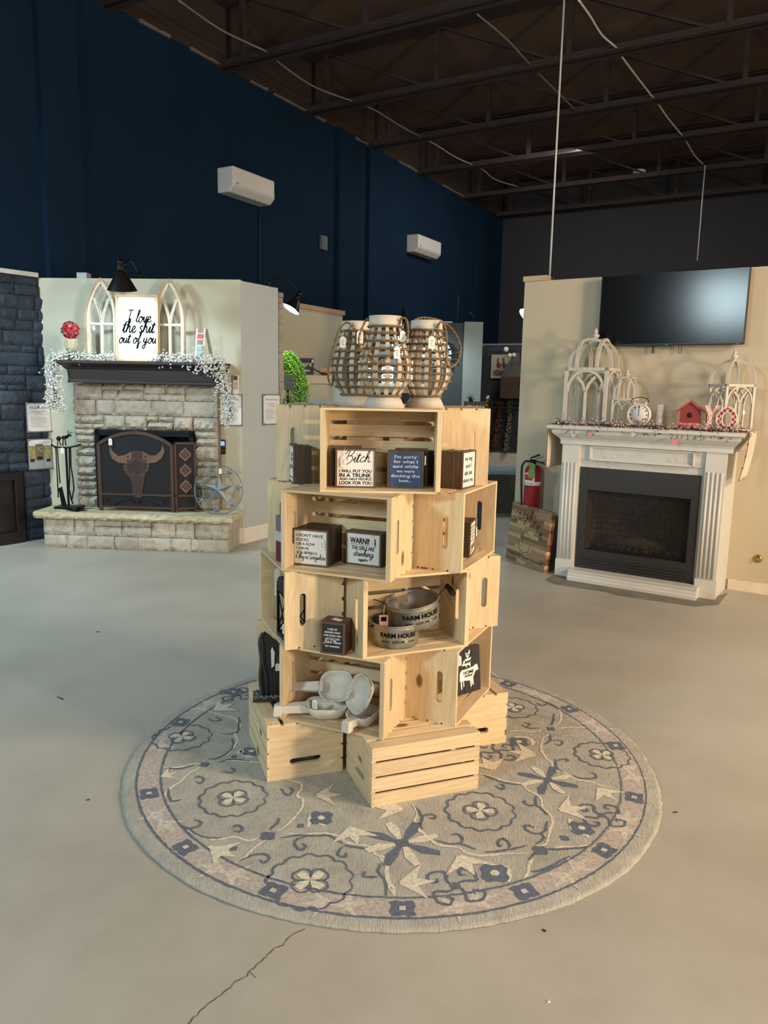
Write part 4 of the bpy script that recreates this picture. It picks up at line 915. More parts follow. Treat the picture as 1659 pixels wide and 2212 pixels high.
# open wire-frame garden lantern ornaments
lw = wood('weathered_white_frame', srgb(205, 202, 194), srgb(140, 132, 120), 'Z', stretch=8, knots=False, rough=.7)
def cloche(px_l, px_r, v_top, v_eave, y, lab, rz=0.0, ang=0.0):
    """square arcaded base with gothic tracery, domed top of bent hoops, turned finial"""
    x0, _ = TB.px(px_l, 900, y); x1, _ = TB.px(px_r, 900, y); xc = (x0+x1)/2
    zt = TB.px((px_l+px_r)/2, v_top, y)[1]; ze = TB.px((px_l+px_r)/2, v_eave, y)[1]
    c_, s_ = abs(math.cos(ang)), abs(math.sin(ang)); w_ = (x1-x0)/(c_+s_*.9); hb = ze-MZ; H = zt-MZ
    o = thing('lantern_ornament', lab, 'ornament', TB.w(xc, y, MZ), 0, rot=(0, 0, TB.a+ang))
    hw = w_/2; b = max(.010, w_*.075)
    mb = MB()
    for sx in (-1, 1):
        for sy in (-1, 1): mb.box(sx*hw-b/2*(1+sx)+0, sx*hw+b/2*(1-sx), sy*hw-b/2*(1+sy), sy*hw+b/2*(1-sy), 0, hb)
    for z in (0, hb-b): mb.box(-hw, hw, -hw, -hw+b, z, z+b).box(-hw, hw, hw-b, hw, z, z+b).box(-hw, -hw+b, -hw, hw, z, z+b).box(hw-b, hw, -hw, hw, z, z+b)
    mb.build('frame', lw, o)
    for q in range(4):
        mb = MB(); mb.M = Matrix.Rotation(q*PI/2, 4, 'Z'); yy = -hw+b/2
        iw = hw-b; top = hb-b
        # interlaced arches
        def arcp(xa, xb2, z0, z1, k=8): return [(xa+(xb2-xa)*(1-math.cos(PI/2*i/k)), z0+(z1-z0)*math.sin(PI/2*i/k)) for i in range(k+1)]
        sp_z = top*.62
        mb2 = lambda pts: strip(mb, pts, b*.75, yy-b*.3, yy+b*.3)
        mb2([(0, b)]+[(0, sp_z)]); mb2(arcp(-iw, 0.0, sp_z, top)); mb2(arcp(iw, 0.0, sp_z, top))
        mb2([(0, sp_z), (iw*.18, sp_z+(top-sp_z)*.4), (iw*.5, sp_z+(top-sp_z)*.72)]); mb2([(0, sp_z), (-iw*.18, sp_z+(top-sp_z)*.4), (-iw*.5, sp_z+(top-sp_z)*.72)])
        mb.build('tracery', lw, o)
    domeh = H-hb; fin = domeh*.30; dh = domeh-fin
    mb = MB()
    for q in range(2):
        mb.M = Matrix.Rotation(PI/4+q*PI/2, 4, 'Z') if ang else Matrix.Rotation(q*PI/2, 4, 'Z')
        rr_ = hw*1.0
        for off in ((-hw+b, hw-b) if not ang else (0,)):
            P = [(rr_*math.cos(PI*i/16)*.96*(1.38 if ang else 1), hb+dh*(math.sin(PI*i/16)**.85 if 0 < i < 16 else 0)) for i in range(17)]
            strip(mb, P, b*(1.15 if ang else .85), (off*.55)-b*(.6 if ang else .5), (off*.55)+b*(.6 if ang else .5))
    mb.M = None; mb.build('dome_hoops', lw, o)
    f = fin; mb = MB(); z0 = H-fin
    mb.lathe([(.001, z0-.012), (f*.22, z0-.008), (f*.24, z0+.0), (f*.12, z0+f*.08), (f*.27, z0+f*.2), (f*.33, z0+f*.32), (f*.3, z0+f*.42), (f*.12, z0+f*.5), (f*.14, z0+f*.56), (f*.18, z0+f*.66), (f*.13, z0+f*.82), (.002, z0+f)], (0, 0, 0), 18)
    mb.build('finial', lw, o); return o
cloche(1231, 1322, 708, 795, -.25, 'tallest white lantern ornament, left end of the white mantel')
cl2 = cloche(1326, 1372, 796, 860, -.25, 'smallest white lantern ornament beside the alarm clock')
cl3 = cloche(1527, 1625, 755, 830, -.22, 'white lantern ornament set cornerwise, right end of the white mantel', ang=R(42))
price_tag(cl2, .0, -.09, .17, .016); price_tag(cl3, .06, -.09, .16, .018)
# alarm clock
cx_, cz_ = TB.px(1381, 888, -.38); r_ = abs(TB.px(1406, 888, -.38)[0]-cx_)
ck = thing('alarm_clock', 'round white twin bell style clock with roman numerals', 'clock', TB.w(cx_, -.38, MZ), TB.a)
zc = r_+.012; cream = plain('clock_face', srgb(214, 208, 200), .5, var=.03)
def disc(mb, r0, r1, y0_, y1_, zc_, n=36):
    mb.M = Matrix.Translation((0, 0, zc_)) @ Matrix.Rotation(PI/2, 4, 'X'); mb.lathe([(r0, -y0_), (r0, -y1_)] if False else [(.0001, -y1_), (r1, -y1_), (r1, -y0_), (.0001, -y0_)], (0, 0, 0), n, True, False); mb.M = None; return mb
disc(MB(), 0, r_, -.012, .03, zc).build('case', white_paint, ck); disc(MB(), 0, r_*.88, -.0135, -.012, zc).build('dial', cream, ck)
MB().tube([(r_*.95*math.cos(2*PI*i/36), -.014, zc+r_*.95*math.sin(2*PI*i/36)) for i in range(36)], r_*.06, 6, closed=True).build('bezel', white_paint, ck)
mb = MB()
for k in range(12):
    a = PI/2-k*PI/6; c_, s_ = math.cos(a), math.sin(a)
    for q in (-.045, 0, .045)[:(1 if k in (1, 5, 10) else 3)]: mb.ribbon([((.62*c_-q*s_)*r_, zc+(.62*s_+q*c_)*r_), ((.8*c_-q*s_)*r_, zc+(.8*s_+q*c_)*r_)], r_*.03, -.0142)
mb.ribbon([(0, zc-.1*r_), (0, zc+.5*r_)], r_*.05, -.0146); mb.ribbon([(0, zc), (.01*r_, zc+.72*r_)], r_*.03, -.0148); mb.build('numerals_and_hands', ink, ck)
mb = MB(); mb.tube(smooth([(-r_*.5, 0, zc+r_*.85), (-r_*.75, 0, zc+r_*1.25), (-r_*.3, 0, zc+r_*1.5), (r_*.35, 0, zc+r_*1.5), (r_*.75, 0, zc+r_*1.25), (r_*.5, 0, zc+r_*.85)], 5), .003, 6); mb.tube([(-r_*.75, 0, 0), (-r_*.5, 0, zc-r_*.8)], .004, 5).tube([(r_*.75, 0, 0), (r_*.5, 0, zc-r_*.8)], .004, 5).build('handle_and_feet', black_metal, ck)
mb = MB()
for s_ in (-1, 1): mb.ball((s_*r_*.5, 0, zc+r_*1.02), r_*.2, 8, 6)
mb.build('bells', plain('bell_white', srgb(180, 176, 168), .4), ck)
# glass hurricane candle holder
gx, _ = TB.px(1424, 912, -.32)
gl = thing('glass_candle_holder', 'clear glass tube candle holder on a pewter base beside the clock', 'candle holder', TB.w(gx, -.32, MZ), TB.a)
g_ = NT('clear_glass'); g_.b.inputs['Base Color'].default_value = (.9, .92, .92, 1); g_.b.inputs['Alpha'].default_value = .28; g_.b.inputs['Roughness'].default_value = .03; g_.b.inputs['IOR'].default_value = 1.3
MB().lathe([(.045, 0), (.05, .006), (.05, .014), (.036, .02), (.03, .024), (.03, .0265)], (0, 0, 0), 28).build('base', plain('pewter', srgb(96, 92, 88), .35, .7), gl)
MB().lathe([(.026, .024), (.026, .19), (.024, .19), (.024, .024)], (0, 0, 0), 28, True, False).build('glass_tube', g_.m, gl)
# birdhouse
x0, _ = TB.px(1460, 915, -.37); x1, _ = TB.px(1520, 915, -.37); w_ = x1-x0
bh = thing('birdhouse', 'small red wooden birdhouse with a pink name board on the mantel', 'birdhouse', TB.w((x0+x1)/2, -.37, MZ), TB.a+.12)
red = plain('barn_red', srgb(138, 50, 44), .65, var=.15); redr = plain('roof_red', srgb(170, 78, 62), .65, var=.12)
hw = w_*.36; zr = TB.px(1488, 864, -.37)[1]-MZ
MB().prism([(-hw, 0), (hw, 0), (hw, zr*.66), (0, zr*.94), (-hw, zr*.66)], -.035, .035).build('body', red, bh)
mb = MB()
for s_ in (-1, 1): mb.hexa([(0, -.05, zr*.93), (s_*hw*1.38, -.05, zr*.58), (s_*hw*1.38, .05, zr*.58), (0, .05, zr*.93), (0, -.05, zr), (s_*hw*1.46, -.05, zr*.63), (s_*hw*1.46, .05, zr*.63), (0, .05, zr)])
mb.build('roof', redr, bh)
disc(MB(), 0, w_*.085, -.0365, -.035, zr*.5, 20).build('entry_hole', plain('hole_dark', srgb(40, 16, 18), .9), bh); disc(MB(), 0, w_*.11, -.0355, -.0345, zr*.5, 20).build('entry_ring', plain('ring_darkred', srgb(96, 34, 34), .6), bh)
pb = MB().box(-hw*1.35, hw*1.0, -.052, -.036, 0, zr*.24).build('name_board', plain('pink_board', srgb(205, 116, 112), .6), bh)
mb = MB(); text(mb, 'MOUNTAIN', -hw*.15, zr*.07, hw*1.8, zr*.1, -.0525, .01); mb.build('lettering', red, pb)
# checked letters X and O
pinkc = plain('pale_pink_check', srgb(214, 178, 170), .6, var=.04); redc = plain('red_check', srgb(150, 24, 36), .6, var=.06); pink2 = plain('pink_check', srgb(190, 150, 148), .6)
def checked(mb, poly_in, x0_, x1_, z0_, z1_, s_, y0_, ma, mb_):
    i = 0; x = x0_
    nx = max(1, int(round((x1_-x0_)/s_))); nz = max(1, int(round((z1_-z0_)/s_))); sx = (x1_-x0_)/nx; sz = (z1_-z0_)/nz; sub = 4
    for i in range(nx*sub):
        for j in range(nz*sub):
            xx = x0_+(i+.5)*sx/sub; zz = z0_+(j+.5)*sz/sub
            if poly_in(xx, zz):
                mb.use(ma if ((i//sub+j//sub) % 2) else mb_); k = mb.addv([(xx-sx/sub/2, y0_, zz-sz/sub/2), (xx+sx/sub/2, y0_, zz-sz/sub/2), (xx+sx/sub/2, y0_, zz+sz/sub/2), (xx-sx/sub/2, y0_, zz+sz/sub/2)]); mb.face([k, k+1, k+2, k+3])
x0, _ = TB.px(1548, 912, -.43); x1, _ = TB.px(1592, 912, -.43); zt = TB.px(1570, 878, -.43)[1]; w_ = x1-x0; h = zt-MZ
lo = thing('letter_o', 'white letter O with red and pink check standing on the mantel', 'letter', TB.w((x0+x1)/2, -.43, MZ), TB.a)
def ell(rx, rz, n=40, c=0): return [(rx*math.cos(2*PI*i/n), c+rz*math.sin(2*PI*i/n)) for i in range(n)]
mb = MB(); n = 40; O1 = ell(w_/2, h/2, n, h/2); O2 = ell(w_*.22, h*.28, n, h/2)
k = mb.addv([(x, -.006, z) for x, z in O1]+[(x, -.006, z) for x, z in O2]+[(x, .012, z) for x, z in O1]+[(x, .012, z) for x, z in O2])
for i in range(n): j = (i+1) % n; mb.face([k+i, k+j, k+n+j, k+n+i]); mb.face([k+2*n+i, k+3*n+i, k+3*n+j, k+2*n+j]); mb.face([k+i, k+2*n+i, k+2*n+j, k+j]); mb.face([k+n+i, k+n+j, k+3*n+j, k+3*n+i])
mb.build('body', white_paint, lo)
mb = MB(); checked(mb, lambda x, z: (x/(w_*.46))**2+((z-h/2)/(h*.46))**2 < 1 and (x/(w_*.25))**2+((z-h/2)/(h*.31))**2 > 1, -w_/2, w_/2, 0, h, w_/7, -.0066, redc, pinkc); mb.build('check_pattern', None, lo)
x0, _ = TB.px(1520, 910, -.41); x1, _ = TB.px(1553, 910, -.41); w_ = x1-x0; h = TB.px(1535, 876, -.41)[1]-MZ
lx = thing('letter_x', 'pale pink checked letter X between the birdhouse and the letter O', 'letter', TB.w((x0+x1)/2, -.41, MZ), TB.a+.5)
bar = lambda s_: [(s_*-w_*.55, 0), (s_*-w_*.2, 0), (s_*w_*.55, h), (s_*w_*.2, h)]
MB().prism(bar(1), -.006, .012).prism(bar(-1), -.005, .011).build('body', pinkc, lx)
def inx(x, z):
    for s_ in (1, -1):
        c = s_*(-w_*.375+w_*.75*z/h)
        if abs(x-c) < w_*.16 and 0 < z < h: return True
    return False
mb = MB(); checked(mb, inx, -w_*.55, w_*.55, 0, h, w_/5, -.0066, pink2, pinkc); mb.build('check_pattern', None, lx)
# twig garland with hearts along the mantel edge
e0, e1 = TB.px(1196, 912, -.54)[0], TB.px(1612, 932, -.54)[0]; tw = lambda x, y, z: TB.w(x, y, z)
pinkb = plain('blush_berries', srgb(196, 148, 142), .5); 
gp = [tw(e0+(e1-e0)*i/14, -.50-.035*math.sin(i*1.7), MZ+.012+.006*math.sin(i*2.1)) for i in range(15)]
hg = garland('heart_garland', 'twig and berry garland with hanging hearts on the front edge of the white mantel', gp, .05, 950, .0060, 21, [pinkb, berry_m, plain('maroon_berries', srgb(110, 34, 40), .5)], stemr=.005)
mb = MB(); r2 = random.Random(9)
for i in range(60):
    x = e0+(e1-e0)*r2.random(); p = tw(x, -.54, MZ); d = TB.x*r2.uniform(-.04, .04)+Vector((0, 0, -r2.uniform(.015, .07)))-TB.y*.015
    mb.tube([p, p+d*.5+Vector((0, 0, .01)), p+d], .0018, 4, False); mb.ico(p+d, .0062)
mb.build('twigs', stem_m, hg)['kind'] = 'stuff'
htm = {'p': plain('heart_pink', srgb(232, 130, 124), .5), 'w': plain('heart_white', srgb(196, 194, 186), .5)}
for u, v, c, s_ in ((1275, 937, 'p', .018), (1457, 955, 'p', .024), (1238, 941, 'w', .018), (1368, 939, 'w', .02)):
    x, z = TB.px(u, v, -.565); p = tw(x, -.565, z)
    H_ = [(0, -1), (.95, .15), (.95, .65), (.6, .95), (.2, .85), (0, .5), (-.2, .85), (-.6, .95), (-.95, .65), (-.95, .15)]
    ho = MB().prism([(a*s_, b*s_) for a, b in H_], -.002, .003).build('heart', htm[c], hg, loc=p, rot=(0, .15, TB.a)); MB().tube([(0, 0, s_*.5), (.004, .01, MZ-z)], .001, 4).build('hanger', stem_m, ho)
# table runner hanging over both ends
rn = thing('table_runner', 'cream runner with red edge along the mantel, hanging at both ends', 'table runner', TB.w(0, 0), TB.a)
cloth = plain('runner_cream', srgb(206, 196, 178), .9, var=.05); red_e = plain('runner_red_edge', srgb(112, 34, 34), .9)
xe0, xe1 = TB.px(1182, 917, -.55)[0], TB.px(1612, 936, -.55)[0]
zl = TB.px(1185, 1012, -.5)[1]; zr_ = TB.px(1620, 1040, -.42)[1]
def sheet(side, nu=8, nv=12):
    xe = (xe0-.006) if side < 0 else (xe1+.012); zb2 = zl if side < 0 else zr_; y0_, y1_ = (-.5, -.12) if side < 0 else (-.50, -.14)
    def f(a, b):
        z = MZ+.006-(MZ-zb2)*b; y = y0_+(y1_-y0_)*a; 
        if side < 0: x = xe-.004-.012*math.sin(a*3)*b
        else: x = xe+.004+.012*math.sin(a*9)*b-.045*b*b
        if side > 0: y = y0_+(y1_-y0_)*a*(1-.25*b)
        return (x, y, z)
    return f
mb = MB(); mb.grid(sheet(-1), 8, 12); mb.grid(sheet(1), 10, 12); mb.box(xe0, xe1, -.5, -.14, MZ, MZ+.004); o = mb.build('cloth', cloth, rn); sm_ = o.modifiers.new('thick', 'SOLIDIFY'); sm_.thickness = .002
mb = MB()
for s_ in (-1, 1):
    f = sheet(s_)
    for a in (0, 1): mb.tube([f(a, b/10) for b in range(11)], .0025, 5)
    mb.tube([f(a/8, 1) for a in range(9)], .0025, 5)
mb.tube([(xe0, -.5, MZ+.005), (xe1, -.5, MZ+.005)], .0025, 5); mb.build('red_edging', red_e, rn)
mb = MB()
for k in range(3): f = sheet(1); a = Vector(f(.05, .25+k*.25)); mb.M = Matrix.Translation(a+Vector((-.004, -.003, 0))); mb.prism([(q*.010, p*.012) for q, p in H_], -.001, .001)
mb.build('heart_prints', htm['p'], rn)
# fire extinguisher hung on the wall
x, z = TB.px(1150, 1050, -.09)
fe = thing('fire_extinguisher', 'red fire extinguisher with a green tag on the wall left of the white fireplace', 'fire extinguisher', TB.w(x, -.09, TB.px(1150, 1085, -.09)[1]-.05), TB.a)
er = plain('extinguisher_red', srgb(150, 26, 34), .35, var=.06); k = .075
MB().lathe([(.04, 0), (k*.9, .012), (k, .03), (k, .33), (k*.95, .36), (k*.75, .385), (.03, .40), (.022, .405)], (0, 0, 0), 28).build('cylinder', er, fe)
MB().lathe([(k+.001, .215), (k+.001, .25)], (0, 0, 0), 28, True, False).use(paper).build('label_band', paper, fe)
mb = MB().use(paper); mb.lathe([(k+.0012, .25), (k+.0012, .33)], (0, 0, 0), 12, True, False, a0=-PI*.8, a1=-PI*.3); mb.use(plain('label_red', srgb(176, 46, 50), .5)); mb.lathe([(k+.002, .262), (k+.002, .318)], (0, 0, 0), 10, True, False, a0=-PI*.75, a1=-PI*.38)
mb.build('label', None, fe)
mb = MB()
for q in range(5): a = -PI*.72+q*.24; mb.box(-.006, .006, -.0005, 0, .223, .243) if False else mb.tube([((k+.002)*math.cos(a), (k+.002)*math.sin(a), .224), ((k+.002)*math.cos(a), (k+.002)*math.sin(a), .242)], .003, 5)
mb.build('pictograms', grey_ink, fe)
MB().lathe([(.02, .40), (.024, .43), (.018, .45)], (0, 0, 0), 14).hexa([(-.03, -.012, .44), (.1, -.01, .42), (.1, .01, .42), (-.03, .012, .44), (-.03, -.012, .452), (.1, -.01, .43), (.1, .01, .43), (-.03, .012, .452)]).hexa([(-.03, -.014, .455), (.06, -.012, .49), (.06, .012, .49), (-.03, .014, .455), (-.03, -.014, .467), (.05, -.012, .505), (.05, .012, .505), (-.03, .014, .467)]).build('valve_and_handle', black_metal, fe)
MB().tube(smooth([(-.02, 0, .43), (-.07, -.02, .43), (-.1, -.03, .38), (-.1, -.03, .28), (-.093, -.03, .14), (-.085, -.03, .02)], 6), [.010]*31, 8).build('hose', black_paint, fe)
MB().prism([(-.03, -.08), (.03, -.085), (.035, .045), (.005, .06), (-.02, .05)], -.001, .001).build('inspection_tag', plain('tag_green', srgb(112, 150, 62), .6), fe, loc=(.02, -k-.012, .37), rot=(.1, .06, 0))
# butcher-block board on the floor
p0 = on_z(1098, 1205, 0); p0b = on_z(1174, 1238, 0)
p0 = on_z(1092, 1203, 0); dv = (p0b-p0); wd = dv.length; bang = math.atan2(dv.y, dv.x)
wbo = thing('butcher_block_board', 'striped butcher block board with burned script leaning by the fireplace', 'wooden board', p0, 0, rot=(-.10, 0, bang))
bh_ = .545
mb = MB(); r2 = random.Random(12); cols = [wood('block_%s' % n_, srgb(*c1), srgb(*c2), 'X', stretch=10, knots=False, rnd=False) for n_, c1, c2 in (('pale', (188, 164, 124), (150, 118, 78)), ('mid', (160, 134, 100), (120, 90, 60)), ('brown', (128, 100, 74), (90, 64, 44)), ('grey', (148, 128, 104), (110, 92, 70)))]
z = 0
while z < bh_-.001:
    h = .0321; x = 0
    while x < wd-.001:
        l = min(r2.uniform(.12, .3), wd-x)
        if wd-x-l < .05: l = wd-x
        mb.use(r2.choice(cols)); mb.box(x, x+l, 0, .045, z, z+h); x += l
    z += h
mb.build('board', None, wbo)
endm = plain('end_grain_light', srgb(200, 158, 112), .6, var=.1); endd = plain('end_grain_dark', srgb(110, 62, 40), .6, var=.1); endp = plain('end_grain_pink', srgb(160, 98, 78), .6)
mb = MB()
for k in range(17): mb.use((endm, endd, endp)[r2.randrange(3)]); mb.box(wd, wd+.001, 0, .045, k*.0321, (k+1)*.0321)
mb.build('end_grain', None, wbo)
mb = MB(); burn = plain('burned_line', srgb(52, 36, 24), .9)
for i, ch in enumerate('Crayborn'): a = i/7; mb.M = Matrix.Translation((wd*(.13+.66*a), -.001, bh_*(.73-.10*abs(a-.42)**1.2-.16*a*a+.07*math.sin(a*3)))) @ Matrix.Rotation(.5*(a-.3), 4, 'Y'); script(mb, ch, 0, 0, .05, 0, wt=.14)
mb.M = None
text(mb, 'Hearth and Home', wd*.5, bh_*.10, wd*.88, .026, -.001, .015)
mb.ribbon(smooth([Vector(q) for q in ((wd*.5, bh_*.62), (wd*.47, bh_*.55), (wd*.52, bh_*.5), (wd*.5, bh_*.43))], 6), .005, -.001); mb.ribbon(smooth([Vector(q) for q in ((wd*.4, bh_*.54), (wd*.34, bh_*.46), (wd*.4, bh_*.4), (wd*.38, bh_*.34))], 6), .005, -.001)
mb.ribbon(smooth([Vector(q) for q in ((wd*.3, bh_*.36), (wd*.33, bh_*.24), (wd*.45, bh_*.2), (wd*.56, bh_*.24), (wd*.58, bh_*.34))], 6), .005, -.001)
mb.build('burned_lettering', burn, wbo)
# gas valve plate and floor-level rod on the right wall
x, z = TB.px(1637, 1207)
gv = thing('gas_valve_plate', 'round brass gas key plate low on the tan wall at right', 'valve', TB.w(x, 0, z), TB.a)
M_ = Matrix.Rotation(PI/2, 4, 'X'); mb = MB(); mb.M = M_; mb.lathe([(.001, .012), (.02, .012), (.03, .008), (.034, .0)], (0, 0, 0), 24); mb.build('plate', plain('brass', srgb(170, 140, 70), .3, .8), gv)
mb = MB(); mb.M = M_; mb.lathe([(.010, .035), (.010, .01)], (0, 0, 0), 12); mb.build('key_socket', plain('brass_dark', srgb(190, 176, 140), .3, .8), gv)
# ================================================================== MIDDLE DISTANCE BOOTHS
# second booth: stone edge, cream wall, mantel, plant
B2 = Frame((-1.20, 10.15), 60)
b2a = B2.px(600, 640)[0]; b2b = B2.px(740, 690)[0]
struct('wall_second_booth', box(-.9, b2b, 0, .1, 0, 2.60), cream_wall, B2.w(0, 0), B2.a)
struct('trim_5', box(B2.px(640, 672)[0], b2b+.02, -.03, .13, 2.60, 2.66), raw_wood, B2.w(0, 0), B2.a)
# stone edge right behind the left booth's side wall
SE = Frame(LS.w(.59, 0)[:2], 60)
se = thing('stone_pillar', 'narrow strip of tan stacked stone at the end of the left booth side wall', 'stone wall', SE.w(0, 0), SE.a)
q = SE.w(.0, 0); u1 = 612; d = ray(u1, 800); tt = .0
rg = random.Random(31); mb = MB()
z = 0
while z < 2.55:
    h = rg.uniform(.05, .13); z1 = min(z+h, 2.55); mb.box(.0, .062+rg.uniform(0, .006), -rg.uniform(.008, .022), .12, z+.002, z1-.002); z = z1
tanst = stone_mat('tan_stacked_stone', srgb(176, 164, 150), srgb(150, 138, 126), srgb(190, 180, 168))
mb.build('stone_courses', tanst, se)
# trailing plant in a dark planter hung near the stone edge
pc = CO+ray(622, 823)*(8.75/ray(622, 823).y)
pl = thing('trailing_plant', 'bright green trailing plant in a dark planter beside the stone edge', 'plant', (pc.x, pc.y, pc.z-.10), R(25))
MB().tube([(0, 0, -(pc.z-.10)+.01), (0, 0, 0)], .012, 8).lathe([(.13, 0), (.13, .012), (.001, .016)], (0, 0, -(pc.z-.10)), 20).build('plant_stand', black_metal, pl)
MB().prism([(-.07, 0), (.07, 0), (.08, .17), (-.08, .17)], -.06, .06).build('planter', plain('planter_dark', srgb(52, 56, 58), .7), pl)
gm = [plain('leaf_lime', srgb(150, 200, 56), .55, var=.1), plain('leaf_green', srgb(96, 158, 48), .55), plain('leaf_deep', srgb(52, 104, 40), .6)]
mb = MB(); r_ = random.Random(6); st_ = MB()
for i in range(95):
    a = r_.uniform(-.6, 2.2); L_ = r_.uniform(.2, .62); top = Vector((r_.uniform(-.08, .05), r_.uniform(-.05, .05), .42-r_.random()*.14)); out = Vector((.02+abs(math.cos(a-.5))*.17, -.05*r_.random(), 0))
    pts = [Vector((r_.uniform(-.04, .04), 0, .15)), top]+[top+out*(1-math.exp(-t*1.6))*1.3+Vector((0, 0, -L_*t*t*.9-.02*t)) for t in (.25, .5, .75, 1.0, 1.15)]
    Q = smooth(pts, 4); st_.tube(Q, .0012, 3, False)
    for q in Q[3:]:
        for _ in range(3):
            d = Vector((r_.gauss(0, 1), r_.gauss(0, 1), r_.gauss(0, .6))).normalized(); c = Vector(q)+d*.012; mb.use(r_.choice(gm[:2] if q[2] > .05 else gm)); n_ = d.orthogonal().normalized()*.007
            k = mb.addv([c-d*.008, c+n_, c+d*.012, c-n_]); mb.face([k, k+1, k+2, k+3])
st_.build('stems', plain('stem_green', srgb(84, 120, 50), .7), pl); mb.build('foliage', None, pl)['kind'] = 'stuff'
# mantel of the second booth with its signs
MF = Frame((-1.35, 9.55), 8)
x0, zt = MF.px(560, 808); x1, _ = MF.px(716, 811); zb_ = MF.px(700, 829)[1]
wm = wood('limed_mantel_wood', srgb(206, 204, 186), srgb(160, 150, 128), 'X', knots=False, rough=.7)
m2 = thing('second_booth_fireplace', 'cream fireplace with a limed beam mantel in the booth behind the crates', 'fireplace', MF.w(0, 0), MF.a)
MB().box(x0, x1, 0, .22, zb_, zt).build('mantel_beam', wm, m2, .004)
x2 = MF.px(711, 860)[0]; zs = MF.px(650, 860)[1]
MB().box(x0, x2-.02, .05, .5, .2, zb_).build('chimney_breast', cream_wall, m2)
MB().hexa([(x2-.02, .05, .2), (x2+.12, .35, .2), (x2+.12, .5, .2), (x2-.02, .5, .2), (x2-.02, .05, zb_), (x2+.06, .3, zb_), (x2+.06, .5, zb_), (x2-.02, .5, zb_)]).build('splayed_side', cream_wall, m2)
MB().box(x0, x2, -.02, .06, .3, zs).build('steel_panel', plain('brushed_steel_panel', srgb(120, 138, 146), .3, .8, var=.25, scale=3), m2)
sx0, _ = MF.px(634, 805, .06); sx1, _ = MF.px(678, 808, .06); sh = MF.px(650, 773, .06)[1]-zt
s_ = thing('coordinates_sign', 'dark framed sign reading 79.9414 W Virginia on the cream mantel', 'sign', MF.w(sx0, .06, zt), MF.a); w_ = sx1-sx0
MB().box(0, w_, 0, .02, 0, sh).build('frame', plain('sign_frame_grey', srgb(84, 78, 74), .6), s_, .003); MB().box(.012, w_-.012, -.002, 0, .012, sh-.012).build('board', plain('sign_navy', srgb(36, 42, 54), .6), s_)
mb = MB(); text(mb, 'N, 79.9414° W', w_*.5, sh*.5, w_*.8, sh*.22, -.003, .03); script(mb, 'Virginia', w_*.6, sh*.22, w_*.42, -.003, wt=.2); mb.build('lettering', white_ink, s_); price_tag(s_, w_*.93, -.006, sh*.9, .02, string=0)
bx_, _ = MF.px(692, 808, .08)
wb2 = thing('wooden_scoop_block', 'tan wooden block with an upright end on the cream mantel', 'decor', MF.w(bx_, .08, zt), MF.a)
MB().box(-.01, .12, -.04, .04, 0, .10).build('block', plain('tan_block', srgb(176, 152, 122), .7), wb2); MB().box(.085, .125, -.045, .05, 0, .14).build('upright', plain('tan_block2', srgb(196, 178, 146), .7), wb2)
MB().ball((.05, -.06, .02), .026, 8, 6).ball((.09, -.06, .015), .02, 8, 6).build('red_fruit', plain('dusty_red', srgb(150, 60, 50), .6), wb2)
tag(MB().tube([(0, 0, .08), (.12, 0, .015), (.2, 0, .012)], [.006, .008, .01], 6).build('dark_wedge', black_metal, loc=MF.w(MF.px(677, 790, .0)[0], .0, zt), rot=(0, 0, MF.a)), 'thin dark rod lying against the coordinates sign', 'decor')
# lamp at the stone pillar
r1 = ray(583, 613); b_ = CO+r1*(8.0/r1.y); r2 = ray(628, 668); s_ = CO+r2*(8.35/r2.y)
gooseneck('gooseneck_lamp', 'lit gooseneck barn lamp at the end of the left booth wall', (b_.x, b_.y, 2.59), s_, Vector((-.46, -.22, -.8)), .10, 40, 150, mid_up=.12)
# third booth: charcoal wall, wheel, white mantelpiece
B3 = Frame((-.64, 11.9), -2)
x1 = B3.px(1003, 702)[0]; xg = B3.px(1040, 708)[0]
struct('wall_third_booth', box(0, x1, 0, .12, 0, 2.585), grey_wall, B3.w(0, 0), B3.a)
struct('wall_third_booth_end', box(x1, xg+.02, -.06, .06, 0, 2.60), plain('pale_grey_paint', srgb(160, 170, 164), .7, var=.03), B3.w(0, 0), B3.a)
struct('trim_6', box(x1*.55, x1*.9, -.01, .1, 2.585, 2.605), white_paint, B3.w(0, 0), B3.a)
whx, whz = B3.px(944, 765, -.15); wr = abs(B3.px(976, 765, -.15)[0]-whx)
wh = thing('windmill_wheel', 'galvanized windmill wheel behind the right basket lantern', 'wall decor', B3.w(whx, -.08, whz), B3.a)
vane = plain('pale_vane_metal', srgb(196, 210, 208), .5, .1)
for k in range(14):
    a = k*2*PI/14; c_, s2 = math.cos(a), math.sin(a); c2, s3 = math.cos(a+.30), math.sin(a+.30)
    MB().hexa([(wr*.2*c_, -.01, wr*.2*s2), (wr*.2*c2, -.0, wr*.2*s3), (wr*.2*c2, .003, wr*.2*s3), (wr*.2*c_, -.007, wr*.2*s2), (wr*c_, -.025, wr*s2), (wr*c2, .0, wr*s3), (wr*c2, .003, wr*s3), (wr*c_, -.022, wr*s2)]).build('vane', vane, wh)
mb = MB(); mb.M = M_; mb.lathe([(.001, .03), (wr*.18, .025), (wr*.2, 0)], (0, 0, 0), 16); mb.build('hub', vane, wh)
